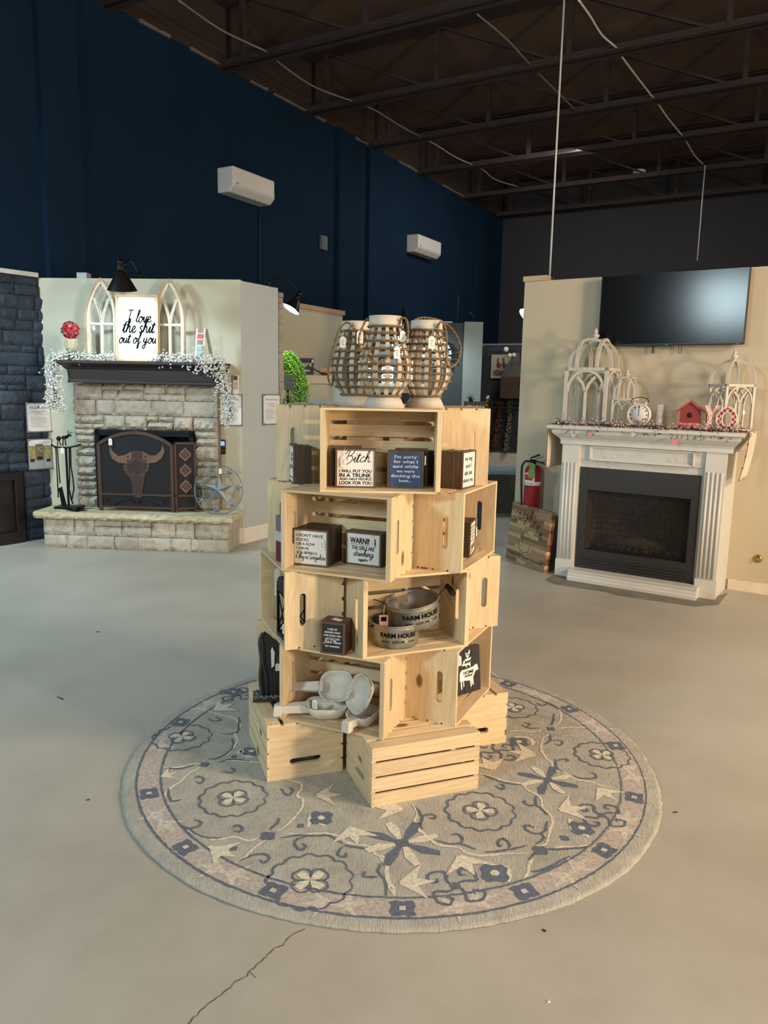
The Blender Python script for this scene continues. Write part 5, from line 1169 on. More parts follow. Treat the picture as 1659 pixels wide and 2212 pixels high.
# white shelf unit with ornaments
x0, _ = B3.px(755, 830, -.35); x1_, _ = B3.px(925, 830, -.35); zt = B3.px(840, 828, -.35)[1]
m3 = thing('white_mantel', 'white fireplace mantel seen through the basket lanterns', 'mantel', B3.w(0, 0), B3.a)
MB().box(x0, x1_, -.4, 0, zt-.05, zt).box(x0+.05, x1_-.05, -.36, 0, zt-.14, zt-.05).build('shelf', white_paint, m3); MB().box(x0+.08, x0+.28, -.33, 0, 0, zt-.14).box(x1_-.28, x1_-.08, -.33, 0, 0, zt-.14).build('legs', white_paint, m3); MB().box(x0+.28, x1_-.28, -.3, 0, 0, zt-.14).build('firebox', black_paint, m3)
for i, (a, b, h, hh) in enumerate(((.10, .30, .36, 1), (.40, .55, .26, 0), (.62, .80, .42, 1))):
    W3 = x1_-x0; xx0, xx1 = x0+W3*a, x0+W3*b; lab = ('white slatted window panel, left on the far white mantel', 'small white slatted block in the middle of the far white mantel', 'tall white slatted window panel, right on the far white mantel')[i]
    o = thing('slatted_panel', lab, 'decor', B3.w(xx0, -.2, zt), B3.a, rot=None); w_ = xx1-xx0
    MB().box(0, .02, 0, .02, 0, h).box(w_-.02, w_, 0, .02, 0, h).box(0, w_, 0, .02, h-.02, h).box(0, w_, 0, .02, 0, .02).build('frame', white_paint, o)
    for k in range(int(h/.045)): MB().box(.02, w_-.02, .005, .012, .03+k*.045, .055+k*.045).build('slat', white_paint, o)
wx, wz = B3.px(877, 735, -.2)
wre = thing('white_flower_wreath', 'white leafy wreath on the charcoal wall between the basket lanterns', 'wreath', B3.w(wx, -.1, wz), B3.a)
mb = MB(); r_ = random.Random(14)
for i in range(220):
    a = r_.random()*2*PI; rr_ = .15+r_.gauss(0, .035); mb.ico((rr_*math.cos(a), r_.gauss(0, .02), rr_*math.sin(a)), r_.uniform(.012, .024))
mb.build('leaves', white_paint, wre)['kind'] = 'stuff'; MB().tube([(.15*math.cos(i*PI/12), 0, .15*math.sin(i*PI/12)) for i in range(24)], .008, 5, closed=True).build('ring', stem_m, wre)
r1 = ray(870, 640); b_ = B3.w(B3.px(868, 700)[0], .05, 2.585); sx_, sz_ = B3.px(874, 718, -.6)
gooseneck('gooseneck_lamp', 'black cone barn lamp seen between the basket lanterns', b_, B3.w(sx_, -.6, sz_), B3.y*.45+Vector((0, 0, -.9)), .16, 62, 165, mid_up=.2)
b_ = B3.w(B3.px(1022, 706)[0], .05, 2.6)
la_ = thing('wall_lamp', 'dark arched lamp arm above the pale grey wall end', 'lamp', (0, 0, 0))
MB().tube(smooth([b_, b_+Vector((0, 0, .08)), b_+Vector((-.06, 0, .14)), b_+Vector((-.14, 0, .12)), b_+Vector((-.17, 0, .02)), b_+Vector((-.17, .02, -.12))], 6), .011, 6).build('gooseneck_arm', black_metal, la_)
MB().lathe([(.035, 0), (.035, .012)], tuple(b_), 12).build('mounting_plate', black_metal, la_)
# lamp glowing at the television wall edge
r1 = ray(1141, 684); s_ = CO+r1*(7.9/r1.y)
gooseneck('gooseneck_lamp', 'lit barn lamp peeking out behind the left edge of the television wall', TB.w(tvl+.22, .10, 2.58), s_, Vector((-.62, -.25, -.75)), .11, 32, 150, mid_up=.05)
# far slat wall
B4 = Frame((2.0, 16.2), -28)
xa, ztp = B4.px(1041, 746); xe = B4.px(1160, 760)[0]
sw = thing('slat_wall', 'dark slat display wall in the gap between the booths', 'display wall', B4.w(0, 0), B4.a)
slm = plain('slatwall_charcoal', srgb(46, 52, 60), .6, var=.1); zb4 = .32
MB().box(xa-.2, xe+.6, 0, .08, 0, ztp).build('backing', plain('slat_groove', srgb(120, 126, 130), .6), sw)
z = zb4
while z < ztp-.05: MB().box(xa+.13, xe+.6, -.02, 0, z, z+.075).build('slat', slm, sw); z += .092
MB().box(xa-.2, xa+.13, -.03, 0, 0, ztp).build('end_post', slm, sw); MB().box(xa-.2, xe+.6, -.03, .05, ztp, ztp+.03).build('top_rail', plain('rail_grey', srgb(130, 132, 132), .5), sw)
MB().box(xa-.2, xe+.6, -.04, 0, 0, zb4-.04).build('kick_board', white_paint, sw)
x0, z0 = B4.px(1060, 817, -.04); x1_, z1 = B4.px(1104, 766, -.04)
pc_ = thing('rooster_picture', 'white canvas with a red and a grey rooster on the dark slat wall', 'picture', B4.w(x0, -.05, z0), B4.a); w_, h = x1_-x0, z1-z0
MB().box(0, w_, 0, .025, 0, h).build('canvas', plain('canvas_offwhite', srgb(186, 180, 172), .8, var=.04), pc_)
def blob(mb, pts, y): mb.prism(pts, y-.001, y)
mb = MB()
for (ox, m1) in ((.33, plain('rooster_red', srgb(150, 62, 44), .8, var=.3)), (.62, plain('rooster_grey', srgb(92, 92, 90), .8, var=.3))):
    mb.use(m1); mb.prism([(w_*(ox+a), h*b) for a, b in ((0, .88), (.05, .84), (.06, .74), (.12, .6), (.2, .62), (.17, .5), (.1, .42), (0, .44), (-.05, .55), (-.02, .7), (-.04, .8))], -.003, -.001)
mb.use(plain('foliage_brown', srgb(112, 104, 82), .8, var=.5, scale=40)); mb.prism([(w_*a, h*b) for a, b in ((.1, .12), (.9, .1), (.85, .3), (.7, .36), (.5, .3), (.3, .38), (.15, .3))], -.003, -.001); mb.build('painting', None, pc_)
def strand(u0, v0, u1, v1, lab, cols, n, y=-.1):
    xa_, za = B4.px(u0, v0, y); xb_, zb2 = B4.px(u1, v1, y)
    garland('bead_garland', lab, [B4.w(xa_, y, za), B4.w(xa_+.02, y-.02, (za+zb2)/2), B4.w(xb_, y, zb2)], .055, n, .016, n, cols)
strand(1077, 858, 1066, 962, 'copper berry strand hanging on the slat wall', [plain('copper_berries', srgb(134, 82, 56), .7)], 300)
strand(1100, 862, 1092, 972, 'sage green berry strand hanging on the slat wall', [plain('sage_berries', srgb(132, 138, 108), .7)], 330)
x0, z0 = B4.px(1085, 860, -.25); x1_, z1 = B4.px(1126, 814, -.25)
bx = thing('brown_display_box', 'brown box on the slat wall under the white blossoms', 'box', B4.w(x0, -.4, z0), B4.a); MB().box(0, x1_-x0, 0, .36, 0, z1-z0).build('body', plain('box_brown', srgb(76, 60, 52), .7), bx)
bs = thing('blossom_branch', 'branch of round white blossoms over a grey bundle on the brown box', 'flowers', B4.w((x0+x1_)/2, -.3, z1), B4.a)
mb = MB().use(plain('grey_bundle', srgb(92, 94, 92), .8, var=.3)); mb.prism([(-.2, 0), (.2, 0), (.16, .3), (.12, .48), (.0, .38), (-.12, .2)], -.05, .05); mb.build('bundle', None, bs)
mb = MB()
for u, v, s_ in ((1093, 755, .055), (1101, 768, .048), (1110, 767, .045)): xx, zz = B4.px(u, v, -.35); mb.ball((xx-(x0+x1_)/2, -.05, zz-z1), s_, 10, 8)
mb.build('blossoms', plain('blossom_white', srgb(232, 240, 224), .6), bs)
xx, zz = B4.px(1094, 756, -.35); MB().tube([(xx-(x0+x1_)/2, -.05, zz-z1), (-.02, 0, .38), (.0, 0, .2)], .006, 5).build('branch', stem_m, bs)
# FARM sign and gold figure standing in front, farther than the crates
FF = Frame((0.9, 7.6), 0)
p_ = lambda u, v: FF.px(u, v)
x0, z0 = p_(1003, 900); x1_, z1 = p_(1048, 868)
dsk = thing('display_pedestal', 'dark display stand behind the top right crate', 'display stand', FF.w((x0+x1_)/2, .1, 0), 0)
MB().box(-.16, .16, -.12, .12, z0-.02, z0).build('top', black_paint, dsk); MB().box(-.13, .13, -.1, .1, 0, z0-.02).build('body', slm, dsk)
fs = thing('farm_sign', 'black box sign with white letters FARM behind the top right crate', 'sign', FF.w(x0, 0, z0), 0); w_ = x1_-x0; h = z1-z0
MB().box(0, w_, 0, .08, 0, h).build('box', black_paint, fs)
mb = MB(); text(mb, "'FARM", w_*.55, h*.16, w_*.8, h*.6, -.001, .03); mb.build('lettering', white_ink, fs)
x, z = p_(1018, 868)
pn = thing('dark_succulent', 'small dark spiky plant on the FARM sign', 'plant', FF.w(x, .04, z1), 0); mb = MB(); r_ = random.Random(2)
for i in range(26): a = r_.random()*2*PI; e = r_.uniform(.3, 1.3); mb.tube([(0, 0, .01), (.05*math.cos(a)*math.cos(e), .05*math.sin(a)*math.cos(e), .01+.06*math.sin(e))], [.004, .001], 4)
mb.build('leaves', plain('succulent_dark', srgb(50, 58, 62), .6), pn); MB().lathe([(.02, 0), (.025, .02)], (0, 0, 0), 10).build('pot', black_metal, pn)
x, z = p_(1052, 880); 
gd = thing('gold_bow', 'shiny gold twisted ornament beside the FARM sign', 'ornament', FF.w(x, .05, z0), 0)
mb = MB(); mb.tube([(0+.02*math.sin(t*.9), .015*math.cos(t*.9), t*.011+.0) for t in range(16)], [.010+.006*math.sin(t*1.3) for t in range(16)], 8); mb.build('gold_body', plain('gold_foil', srgb(196, 150, 60), .3, .8), gd); MB().ball((.01, 0, .19), .02, 8, 6).build('silver_top', plain('silver', srgb(200, 200, 200), .3, .7), gd)
# ice-blue reflective display low in the gap (steel topped counter beyond)
x0, z0 = FF.px(1060, 1130, 2.2); x1_, z1 = FF.px(1110, 1068, 2.2)
ct = thing('low_counter', 'low counter with pale top in the gap left of the television wall', 'counter', FF.w(x0, 2.2, 0), 0); w_ = .9
z1 = .55
MB().box(-.3, w_, -.02, .7, z1-.04, z1).build('top', plain('pale_counter', srgb(150, 172, 184), .3, var=.1), ct); MB().box(-.26, w_-.04, 0, .66, 0, z1-.04).build('body', stone_mat('mottled_olive_stone', srgb(96, 90, 74), srgb(80, 78, 66), srgb(112, 104, 86)), ct)
# ================================================================== RUG
RC = Vector((.05, 3.14)); RR = 1.125; RT = .012
def rug_base():
    t = NT('grey_wool_pile'); co = t.coord((1, 1, 1))
    n = t.add('ShaderNodeTexNoise'); n.inputs['Scale'].default_value = 9; n.inputs['Detail'].default_value = 9; n.inputs['Roughness'].default_value = .75; t.link(co, n.inputs['Vector'])
    c = t.ramp(n.outputs['Fac'], [(.32, srgb(164, 162, 154)), (.5, srgb(180, 177, 167)), (.7, srgb(194, 190, 178))])
    ms = t.coord((260, 40, 60)); n2 = t.add('ShaderNodeTexNoise'); n2.inputs['Scale'].default_value = 1; n2.inputs['Detail'].default_value = 4; t.link(ms, n2.inputs['Vector'])
    c = t.mix(.5, c, t.ramp(n2.outputs['Fac'], [(.3, (.6, .6, .6, 1)), (.6, (1, 1, 1, 1))]), 'MULTIPLY')
    t.link(c, t.b.inputs['Base Color']); t.b.inputs['Roughness'].default_value = 1; t.b.inputs['Specular IOR Level'].default_value = .1; t.bump(n2.outputs['Fac'], .8, .006); return t.m
def yarn(nm, c): return plain(nm, c, .95, var=.22, scale=70, bump=.8, bscale=260, spec=.1)
rb = rug_base(); y_blue = yarn('blue_yarn', srgb(104, 113, 126)); y_cream = yarn('cream_yarn', srgb(218, 210, 192)); y_taupe = yarn('taupe_yarn', srgb(186, 176, 168)); y_pale = yarn('pale_taupe_yarn', srgb(206, 196, 184))
rug = thing('round_rug', 'round grey wool rug with blue and cream scrollwork under the crate tower', 'rug', (RC.x, RC.y, 0))
mb = MB(); rr_ = random.Random(1); n = 240; prof = [(RR-.004, 0), (RR+.004, .004), (RR, .009), (RR-.012, RT), (.93, RT+.0005), (.5, RT), (.0001, RT)]
k0 = []
for r_, z_ in prof: k0.append(mb.addv([((r_+(.0035*rr_.uniform(-1, 1) if r_ > RR-.01 else 0)+.006*math.sin(i*.09+1)*(r_/RR))*math.cos(2*PI*i/n), (r_+(.0035*rr_.uniform(-1, 1) if r_ > RR-.01 else 0)+.006*math.sin(i*.09+1)*(r_/RR))*math.sin(2*PI*i/n), z_) for i in range(n)]))
for a, b in zip(k0, k0[1:]):
    for i in range(n): j = (i+1) % n; mb.face([a+i, a+j, b+j, b+i], True)
mb.build('pile', rb, rug)
H1, H2 = RT+.0012, RT+.0020
def wob(P, w_, h_=0.0):        # to rug space with frayed edge
    out = []
    for p in P: out.append((p.x+rr_.uniform(-1, 1)*.0016, p.y+rr_.uniform(-1, 1)*.0016))
    return out
def rp(u, v): p = on_z(u, v, RT); return Vector((p.x-RC.x, p.y-RC.y))
_hc = [0]
LAY = {'blue': (MB(), y_blue, 'blue_scrollwork'), 'cream': (MB(), y_cream, 'cream_vines'), 'pale': (MB(), y_pale, 'pale_sprays'), 'taupe': (MB(), y_taupe, 'taupe_border')}
def stroke(c, pts, w_, k=6, closed=False, h=None):
    P = smooth(pts, k, closed) if len(pts) > 2 else pts
    Q = []
    for i in range(len(P)-1):
        d = (P[i+1]-P[i]).length; m_ = max(1, int(d/.012)); Q += [P[i].lerp(P[i+1], j/m_) for j in range(m_)]
    Q.append(P[-1])
    L = len(Q); W_ = [w_*(1 if closed else min(1, .45+3*min(i, L-1-i)/max(L, 1)))*rr_.uniform(.75, 1.2) for i in range(L)]
    _hc[0] += 1
    LAY[c][0].ribbon(wob(Q, w_), W_, (_hc[0] % 12)*.00002+(h or {'blue': H1+.0006, 'cream': H1+.0003, 'pale': H1, 'taupe': H1-.0008}[c]), plane='XY')
def fill(c, pts, h=None):
    P = wob(pts, 0)
    if sum(P[i][0]*P[(i+1) % len(P)][1]-P[(i+1) % len(P)][0]*P[i][1] for i in range(len(P))) < 0: P = P[::-1]
    hh = h or {'blue': H1+.0006, 'cream': H1+.0009, 'pale': H1, 'taupe': H1-.0006}[c]; mb = LAY[c][0]; _hc[0] += 1; hh += (_hc[0] % 24)*.00002
    cx = sum(p[0] for p in P)/len(P); cy = sum(p[1] for p in P)/len(P); k = mb.addv([(cx, cy, hh)]+[(p[0], p[1], hh) for p in P])
    for i in range(len(P)):
        j = (i+1) % len(P); a_ = P[i]; b_ = P[j]
        up = (a_[0]-cx)*(b_[1]-cy)-(a_[1]-cy)*(b_[0]-cx) > 0
        mb.face([k, k+1+i, k+1+j] if up else [k, k+1+j, k+1+i])
def circ(c, r, a0=0, a1=2*PI, n=120): return [c+Vector((math.cos(a0+(a1-a0)*i/n), math.sin(a0+(a1-a0)*i/n)))*r for i in range(n+1)]
O2 = Vector((0, 0))
# border band: taupe ring between two blue lines
mb = LAY['taupe'][0]; k = mb.addv([(r_*math.cos(2*PI*i/160), r_*math.sin(2*PI*i/160), RT+.0009) for r_ in (.985, 1.07) for i in range(160)])
for i in range(160): j = (i+1) % 160; mb.face([k+i, k+160+i, k+160+j, k+j])
stroke('blue', circ(O2, 1.072), .009, 1); stroke('blue', circ(O2, .978), .008, 1)
def rot2(v, a): c, s = math.cos(a), math.sin(a); return Vector((v.x*c-v.y*s, v.x*s+v.y*c))
def spray(c, base, ang, s, kind=0):     # tulip-like cream flower
    for q in ((-.9, .8), (0, 1.15), (.9, .8)):
        tip = base+rot2(Vector((q[1], q[0]))*s, ang); m_ = base+rot2(Vector((q[1]*.5, q[0]*.25))*s, ang); nn = rot2(Vector((0, 1)), ang+q[0]*.7)*s*.2
        fill(c, [base-nn*.4, m_-nn, tip, m_+nn, base+nn*.4])
angs = [-157.7, -134.3, -111.7, -88.3, -65.6, -43.4, -20, 5, 28, 51, 74, 97, 120, 143, 166, 184]
for i, a in enumerate(angs[:-1]):
    a = R(a); c = Vector((math.cos(a), math.sin(a)))*1.027; s = .036
    P = [rot2(Vector(q), a)*s+c for q in ((-.8, -1.15), (-.3, -.95), (.3, -1.15), (.9, -1.05), (1, -.4), (.85, 0), (1, .5), (.9, 1.15), (.3, .95), (-.3, 1.15), (-.9, 1), (-1, .4), (-.85, 0), (-1, -.5))]
    fill('blue', P, H1+.0003); fill('pale', [c+rot2(Vector(q), a)*.010 for q in ((-1, -1), (1, -1), (1, 1), (-1, 1))], H1+.0015)
    a2 = a+R(11.5); c = Vector((math.cos(a2), math.sin(a2)))*1.027; tg = a2+PI/2
    for s_ in (1, -1):
        spray('pale', c+rot2(Vector((.012, 0)), tg)*s_, tg+(0 if s_ > 0 else PI)+.25, .075)
    stroke('pale', [c-rot2(Vector((.1, .02)), tg), c, c+rot2(Vector((.1, .02)), tg)], .018)
def flower4(c, s, a0=.5):
    for k in range(4):
        a = a0+k*PI/2
        fill('cream', [c, c+rot2(Vector((.5, -.32))*s, a), c+rot2(Vector((1, -.18))*s, a), c+rot2(Vector((.95, .25))*s, a), c+rot2(Vector((.5, .3))*s, a)], H1+.0016)
def medallion(c, r, sc_=1.0, a0=0.5):
    P = [c+Vector((math.cos(2*PI*i/72), math.sin(2*PI*i/72)))*r*(1+.07*abs(math.sin(i*PI/72*13))*1.6-.05) for i in range(73)]
    stroke('blue', P, .0095, 1)
    for k in range(4): a = a0+k*PI/2; stroke('blue', [c+rot2(Vector(q)*r, a) for q in ((.12, -.1), (.3, -.24), (.47, -.12), (.47, .14), (.3, .24), (.12, .1))], .007)
    flower4(c, r*.42, a0)
def starflower(c, s, a0=0):
    for k in range(8):
        a = a0+k*PI/4; L_ = s*(1 if k % 2 else .95); col = 'blue' if k % 2 else 'cream'
        fill(col, [c+rot2(Vector((.18, -.05))*L_, a), c+rot2(Vector((.6, -.17))*L_, a), c+rot2(Vector((1, -.05))*L_, a), c+rot2(Vector((.95, .12))*L_, a), c+rot2(Vector((.55, .12))*L_, a), c+rot2(Vector((.18, .05))*L_, a)])
    fill('blue', circ(c, s*.17, n=10)[:-1])
def curls(c, s, a0=0):          # blue four scroll motif
    for k in range(4):
        a = a0+k*PI/2; stroke('blue', [c+rot2(Vector(q)*s, a) for q in ((0, 0), (.3, .1), (.7, -.05), (.85, .35), (.6, .6), (.4, .4), (.55, .3))], .011)
    fill('blue', circ(c, s*.16, n=8)[:-1])
A = lambda u, v: rp(240+u*.3737, 1420+v*.3737); B = lambda u, v: rp(820+u*.3737, 1420+v*.3737); Cc = lambda u, v: rp(240+u*.3737, 1800+v*.3737); D = lambda u, v: rp(820+u*.3737, 1700+v*.3737)
def S(f, c, w_, s):
    v = [float(q) for q in s.replace(',', ' ').split()]; stroke(c, [f(v[i], v[i+1]) for i in range(0, len(v), 2)], w_)
cw_ = .011; bw_ = .010
for s in ('745,430 800,425 870,432 940,425', '1035,412 1110,405 1200,408', '985,445 945,470 935,530 960,580 995,610 1005,650 1060,665 1100,690 1150,710 1220,720 1290,745 1390,770',
          '560,672 650,690 700,710 760,722 825,735 850,765 900,790 935,820 945,870 985,910 1000,950 980,1020 960,1080 905,1090',
          '190,850 215,900 205,950 230,1000 270,1030 310,1070 360,1090 450,1100 500,1130 560,1145 650,1145 740,1135 860,1135', '995,1115 1050,1095 1130,1100 1210,1085',
          '740,170 800,185 850,190 950,240 1010,280 1045,320 1045,370 1010,400', '640,80 700,130 760,165'): S(B, 'cream', cw_, s)
for s in ('285,635 360,640 420,630 490,615 530,620', '540,622 490,650 440,680 400,720 340,760 310,800 320,850', '610,600 680,560 710,520 730,480 715,440 745,400 730,370 690,345 630,335 590,320 520,305',
          '610,605 700,600 800,605 900,615', '1000,700 1040,715 1095,730 1100,760 1075,800 1110,825 1105,870 1075,910 1040,950 1000,985 960,1005', '440,1000 490,1030 560,1050 640,1050 720,1040 790,1060 850,1045',
          '980,1030 1040,1020 1100,1025 1180,1020 1250,1020 1310,1035 1360,1070 1430,1085 1490,1095 1530,1140 1580,1160 1600,1200 1590,1260 1615,1340 1640,1390', '890,1060 830,1100 780,1150 715,1190'): S(A, 'cream', cw_, s)
for s in ('890,415 865,450 860,490 830,540', '-10,400 30,440 45,490 60,560 85,590 80,650'): S(D, 'cream', cw_, s)
for s in ('205,865 245,920 235,970 250,995', '245,925 280,910 320,915 315,935 290,930', '330,1060 400,1080 470,1080 560,1115', '470,1080 480,1050 450,1025 415,1030', '610,1130 740,1115 850,1090', '745,1110 750,1080 715,1050 685,1065 690,1095 710,1085',
          '600,680 670,710 740,730 820,740', '670,745 710,765 715,740 690,733', '905,800 905,850 940,880 970,915', '905,850 870,860 835,840 845,830', '970,950 960,1000 935,1020 950,1050 905,1080', '935,1020 890,1020 845,995 840,975 870,975 890,990',
          '985,445 985,480 955,505', '990,482 1040,482 1060,492 1040,510 1010,500', '1015,590 1025,640 1060,665', '1030,600 1060,588 1090,595 1075,607', '1110,680 1160,700 1240,700 1250,680 1220,668', '820,390 860,410 930,410', '850,405 870,385 835,382',
          '1010,325 1000,380 985,390', '960,255 1000,275 1040,300', '910,265 940,280 970,268', '860,1170 930,1120 1050,1110 1150,1105 1220,1090', '875,1240 930,1235 1010,1200 1100,1150'): S(B, 'blue', bw_, s)
for s in ('740,345 735,420 700,442 640,442', '700,470 705,500 690,540 620,582 560,590', '980,1045 1100,1030 1190,1035 1260,1032 1340,1080', '1130,1038 1065,1060 1070,1100 1100,1115 1125,1095 1108,1078', '1345,1088 1400,1098 1490,1110', '1335,1098 1310,1140 1350,1155 1360,1130',
          '740,1180 820,1145 890,1140 915,1165 880,1190 860,1172', '485,700 510,690 535,705 520,730 490,720', '705,985 730,972 760,990 745,1012 715,1005', '410,975 450,990 500,980 520,955 480,940', '450,990 500,1030 560,1045 640,1045', '915,1000 960,960 970,930',
          '320,640 400,645 480,625', '620,610 700,590 800,600', '1560,1190 1545,1240 1580,1290 1590,1380', '1470,1240 1460,1270 1540,1270', '640,660 690,670 715,655 690,640', '330,760 345,830 405,825', '560,355 590,370 635,365 600,345', '980,760 1020,800 1050,770 1030,755'): S(A, 'blue', bw_, s)
for f, u, v, r_ in ((A, 705, 815, .125), (B, 582, 888, .128), (Cc, 1150, 275, .135), (A, 410, 462, .125), (B, 1285, 565, .115), (B, 770, 290, .12)): medallion(f(u, v), r_, a0=.3+(u*.01))
for f, u, v, s in ((B, 970, 710, .125), (B, 130, 1075, .145), (B, 1640, 300, .0)):
    if s: starflower(f(u, v), s, .35)
for f, u, v, s, a in ((B, 1285, 915, .10, .3), (D, 440, 575, .11, .5), (B, 680, 545, .10, .2), (A, 720, 215, .1, .7)): curls(f(u, v), s, a)
for f, u, v, an, s in ((A, 1385, 985, -1.3, .10), (A, 1185, 800, .1, .09), (B, 660, 650, 1.9, .1), (B, 900, 565, 2.9, .11), (B, 1040, 885, .2, .1), (D, 460, 400, -1.2, .1), (B, 1265, 760, -1.1, .09), (D, 120, 555, .1, .1), (B, 130, 880, 3.0, .1), (A, 290, 690, .6, .06), (A, 600, 305, .8, .1), (Cc, 580, 95, -.4, .09), (B, 1010, 700, 0, .01)): spray('cream', f(u, v), an, s)
for f, u, v, s in ((B, 1168, 990, .05), (D, 665, 500, .055), (A, 1215, 930, .05), (A, 810, 545, .045), (B, 805, 490, .05), (A, 540, 622, .022), (A, 905, 1035, .03), (B, 990, 415, .022), (B, 930, 1120, .03), (B, 1070, 1048, .018), (A, 1097, 975, .015), (A, 710, 1107, .014), (A, 710, 575, .014)):
    c = f(u, v); fill('blue', [c+Vector((math.cos(2*PI*i/12), math.sin(2*PI*i/12)))*s*(1 if i % 3 else .72) for i in range(12)]); 
    if s > .04: fill('cream', circ(c, s*.3, n=6)[:-1], H1+.0016)
for f, s in ((A, '1140,985 1155,925 1165,910 1200,950 1240,975'), (A, '735,560 750,540 780,570 825,578'), (B, '780,462 840,462 880,480 885,510'), (D, '600,450 680,460 740,480 750,550'), (B, '1100,935 1120,1000 1160,1010 1215,1040'), (A, '550,1100 620,1105 680,1130')): S(f, 'cream', .022, s)
for k_ in LAY: LAY[k_][0].build(LAY[k_][2], LAY[k_][1], rug)

# ================================================================== CRATE TOWER
CL, CWd, CH = .4572, .3175, .2413; INH = CL/2; X0, Y0 = -.01602, 3.2867
TH = {1: 19.95, 2: -23.41, 3: 21.6, 4: -22.44, 5: -.86}
OFF = {(1, 0): (.0088, -.0173, .88), (1, 1): (.0015, -.0074, -.25), (1, 3): (.0027, -.0351, -.63), (2, 0): (-.0076, -.0161, 1.51), (2, 1): (-.0069, -.0014, -2.19), (2, 3): (-.0169, -.0238, .68),
       (3, 0): (-.0217, .0104, .67), (3, 1): (.0066, -.0169, -.49), (3, 3): (-.0101, -.043, -.18), (4, 0): (.0006, -.0398, 1.15), (4, 1): (-.0113, .0048, -1.9), (4, 3): (.0352, -.0225, .75),
       (5, 0): (.0049, .0343, .16), (5, 1): (-.0266, .0821, 1.89), (5, 3): (.0407, .0918, -2.05), (5, 2): (0, .05, 0), (4, 2): (0, -.01, 0)}
def zb(l): return RT if l == 1 else RT+CH+CWd*(l-2)
nailm = plain('nail_hole', srgb(60, 42, 28), .9)
def make_crate():
    o = thing('wooden_crate', 'x', 'crate')
    th = .018; st = .008
    for s_ in (-1, 1):       # end panels with hand slot (open side is +Z)
        mb = MB(); x0 = s_*CL/2-(th if s_ > 0 else 0); x1 = x0+th; y0, y1, z0, z1 = -CWd/2+st, CWd/2-st, st, CH
        sy, szc, sw_ = .053, CH-.073, .0135; n = 8
        hole = [(sy-0+sw_*math.sin(a), szc+sw_*math.cos(a)) for a in [PI*i/n for i in range(n+1)]]
        hole = [(sy+sw_*math.sin(PI*i/n), szc+sw_*math.cos(PI*i/n)) for i in range(n+1)]+[(-sy-sw_*math.sin(PI*i/n), szc-sw_*math.cos(PI*i/n)) for i in range(n+1)]
        N = len(hole); outer = []
        for i, (a, b) in enumerate(hole):     # project hole points outwards to the rectangle
            t = min([(y1/a) if a > 1e-6 else 1e9, (y0/a) if a < -1e-6 else 1e9]); 
            if i == 0: q = (sy, z1)
            elif i <= n//2: q = (y1, z1) if i == n//2 else (sy+(y1-sy)*i/(n/2), z1)
            elif i < n: q = (y1, z1-(z1-z0)*(i-n/2)/(n/2))
            elif i == n: q = (y1, z0)
            elif i == n+1: q = (-sy, z0)
            elif i <= n+1+n//2: q = (y0, z0) if i == n+1+n//2 else (-sy+(y0+sy)*(i-n-1)/(n/2), z0)
            elif i < N-1: q = (y0, z0+(z1-z0)*(i-n-1-n/2)/(n/2))
            else: q = (y0, z1)
            outer.append(q)
        k = mb.addv([(x0, a, b) for a, b in hole]+[(x0, a, b) for a, b in outer]+[(x1, a, b) for a, b in hole]+[(x1, a, b) for a, b in outer])
        for i in range(N):
            j = (i+1) % N
            mb.face([k+i, k+j, k+N+j, k+N+i]); mb.face([k+2*N+j, k+2*N+i, k+3*N+i, k+3*N+j]); mb.face([k+j, k+i, k+2*N+i, k+2*N+j]); mb.face([k+N+i, k+N+j, k+3*N+j, k+3*N+i])
        mb.build('end_panel', pine_y, o)
    def slat(z0, z1, yb, ye, side):
        mb = MB().use(pine_x); 
        if side == 0: mb.box(-CL/2, CL/2, yb, ye, 0, st)
        else: mb.box(-CL/2, CL/2, side*CWd/2-(st if side > 0 else 0), side*CWd/2+(0 if side > 0 else st), z0, z1)
        mb.use(nailm)
        for sx in (-1, 1):
            for q in (.25, .75):
                x = sx*(CL/2-.010)
                if side == 0: y = yb+(ye-yb)*q; mb.box(x-.0012, x+.0012, y-.0016, y+.0016, -.0003, .0002)
                else: z = z0+(z1-z0)*q; mb.box(x-.0012, x+.0012, side*CWd/2-.0003, side*CWd/2+.0003, z-.0016, z+.0016)
        mb.build('slat', None, o)
    n = 4; g_ = .0095; h = (CH-g_*(n-1))/n
    for s_ in (-1, 1):
        for k in range(n): slat(k*(h+g_), k*(h+g_)+h, 0, 0, s_)
    n = 5; g_ = .016; h = (CWd-2*st-g_*(n-1))/n
    for k in range(n): y = -CWd/2+st+k*(h+g_); slat(0, 0, y, y+h, 0)
    return o
side_w = {0: 'facing the viewer', 1: 'on the right side', 2: 'at the back', 3: 'on the left side'}
lev_w = {1: 'bottom row of the tower, turned upside down', 2: 'second row from the bottom of the tower', 3: 'middle row of the tower', 4: 'fourth row up, just under the top row', 5: 'top row of the tower'}
proto = make_crate(); first = True; CR_ = {}
for l in range(1, 6):
    for k in range(4):
        ox, oy, da = OFF.get((l, k), (0, 0, 0)); th = R(TH[l]+da); q = k*PI/2
        yl = -(INH+(CWd/2 if l == 1 else 0)); lx, ly = -yl*math.sin(q), yl*math.cos(q)
        wx_ = X0+ox+lx*math.cos(th)-ly*math.sin(th); wy_ = Y0+oy+lx*math.sin(th)+ly*math.cos(th)
        o = proto if first else copy_tree(proto); first = False
        a = th+q
        if l == 1: o.location = (wx_, wy_, zb(1)+CH); o.rotation_euler = (PI, 0, a)
        else: o.location = (wx_, wy_, zb(l)+CWd/2); o.rotation_euler = (PI/2, 0, a)
        o['label'] = 'pine crate %s, %s' % (side_w[k], lev_w[l]); o['group'] = 'pine crates of the tower'
        CR_[(l, k)] = (Vector((wx_, wy_, zb(l))), a)
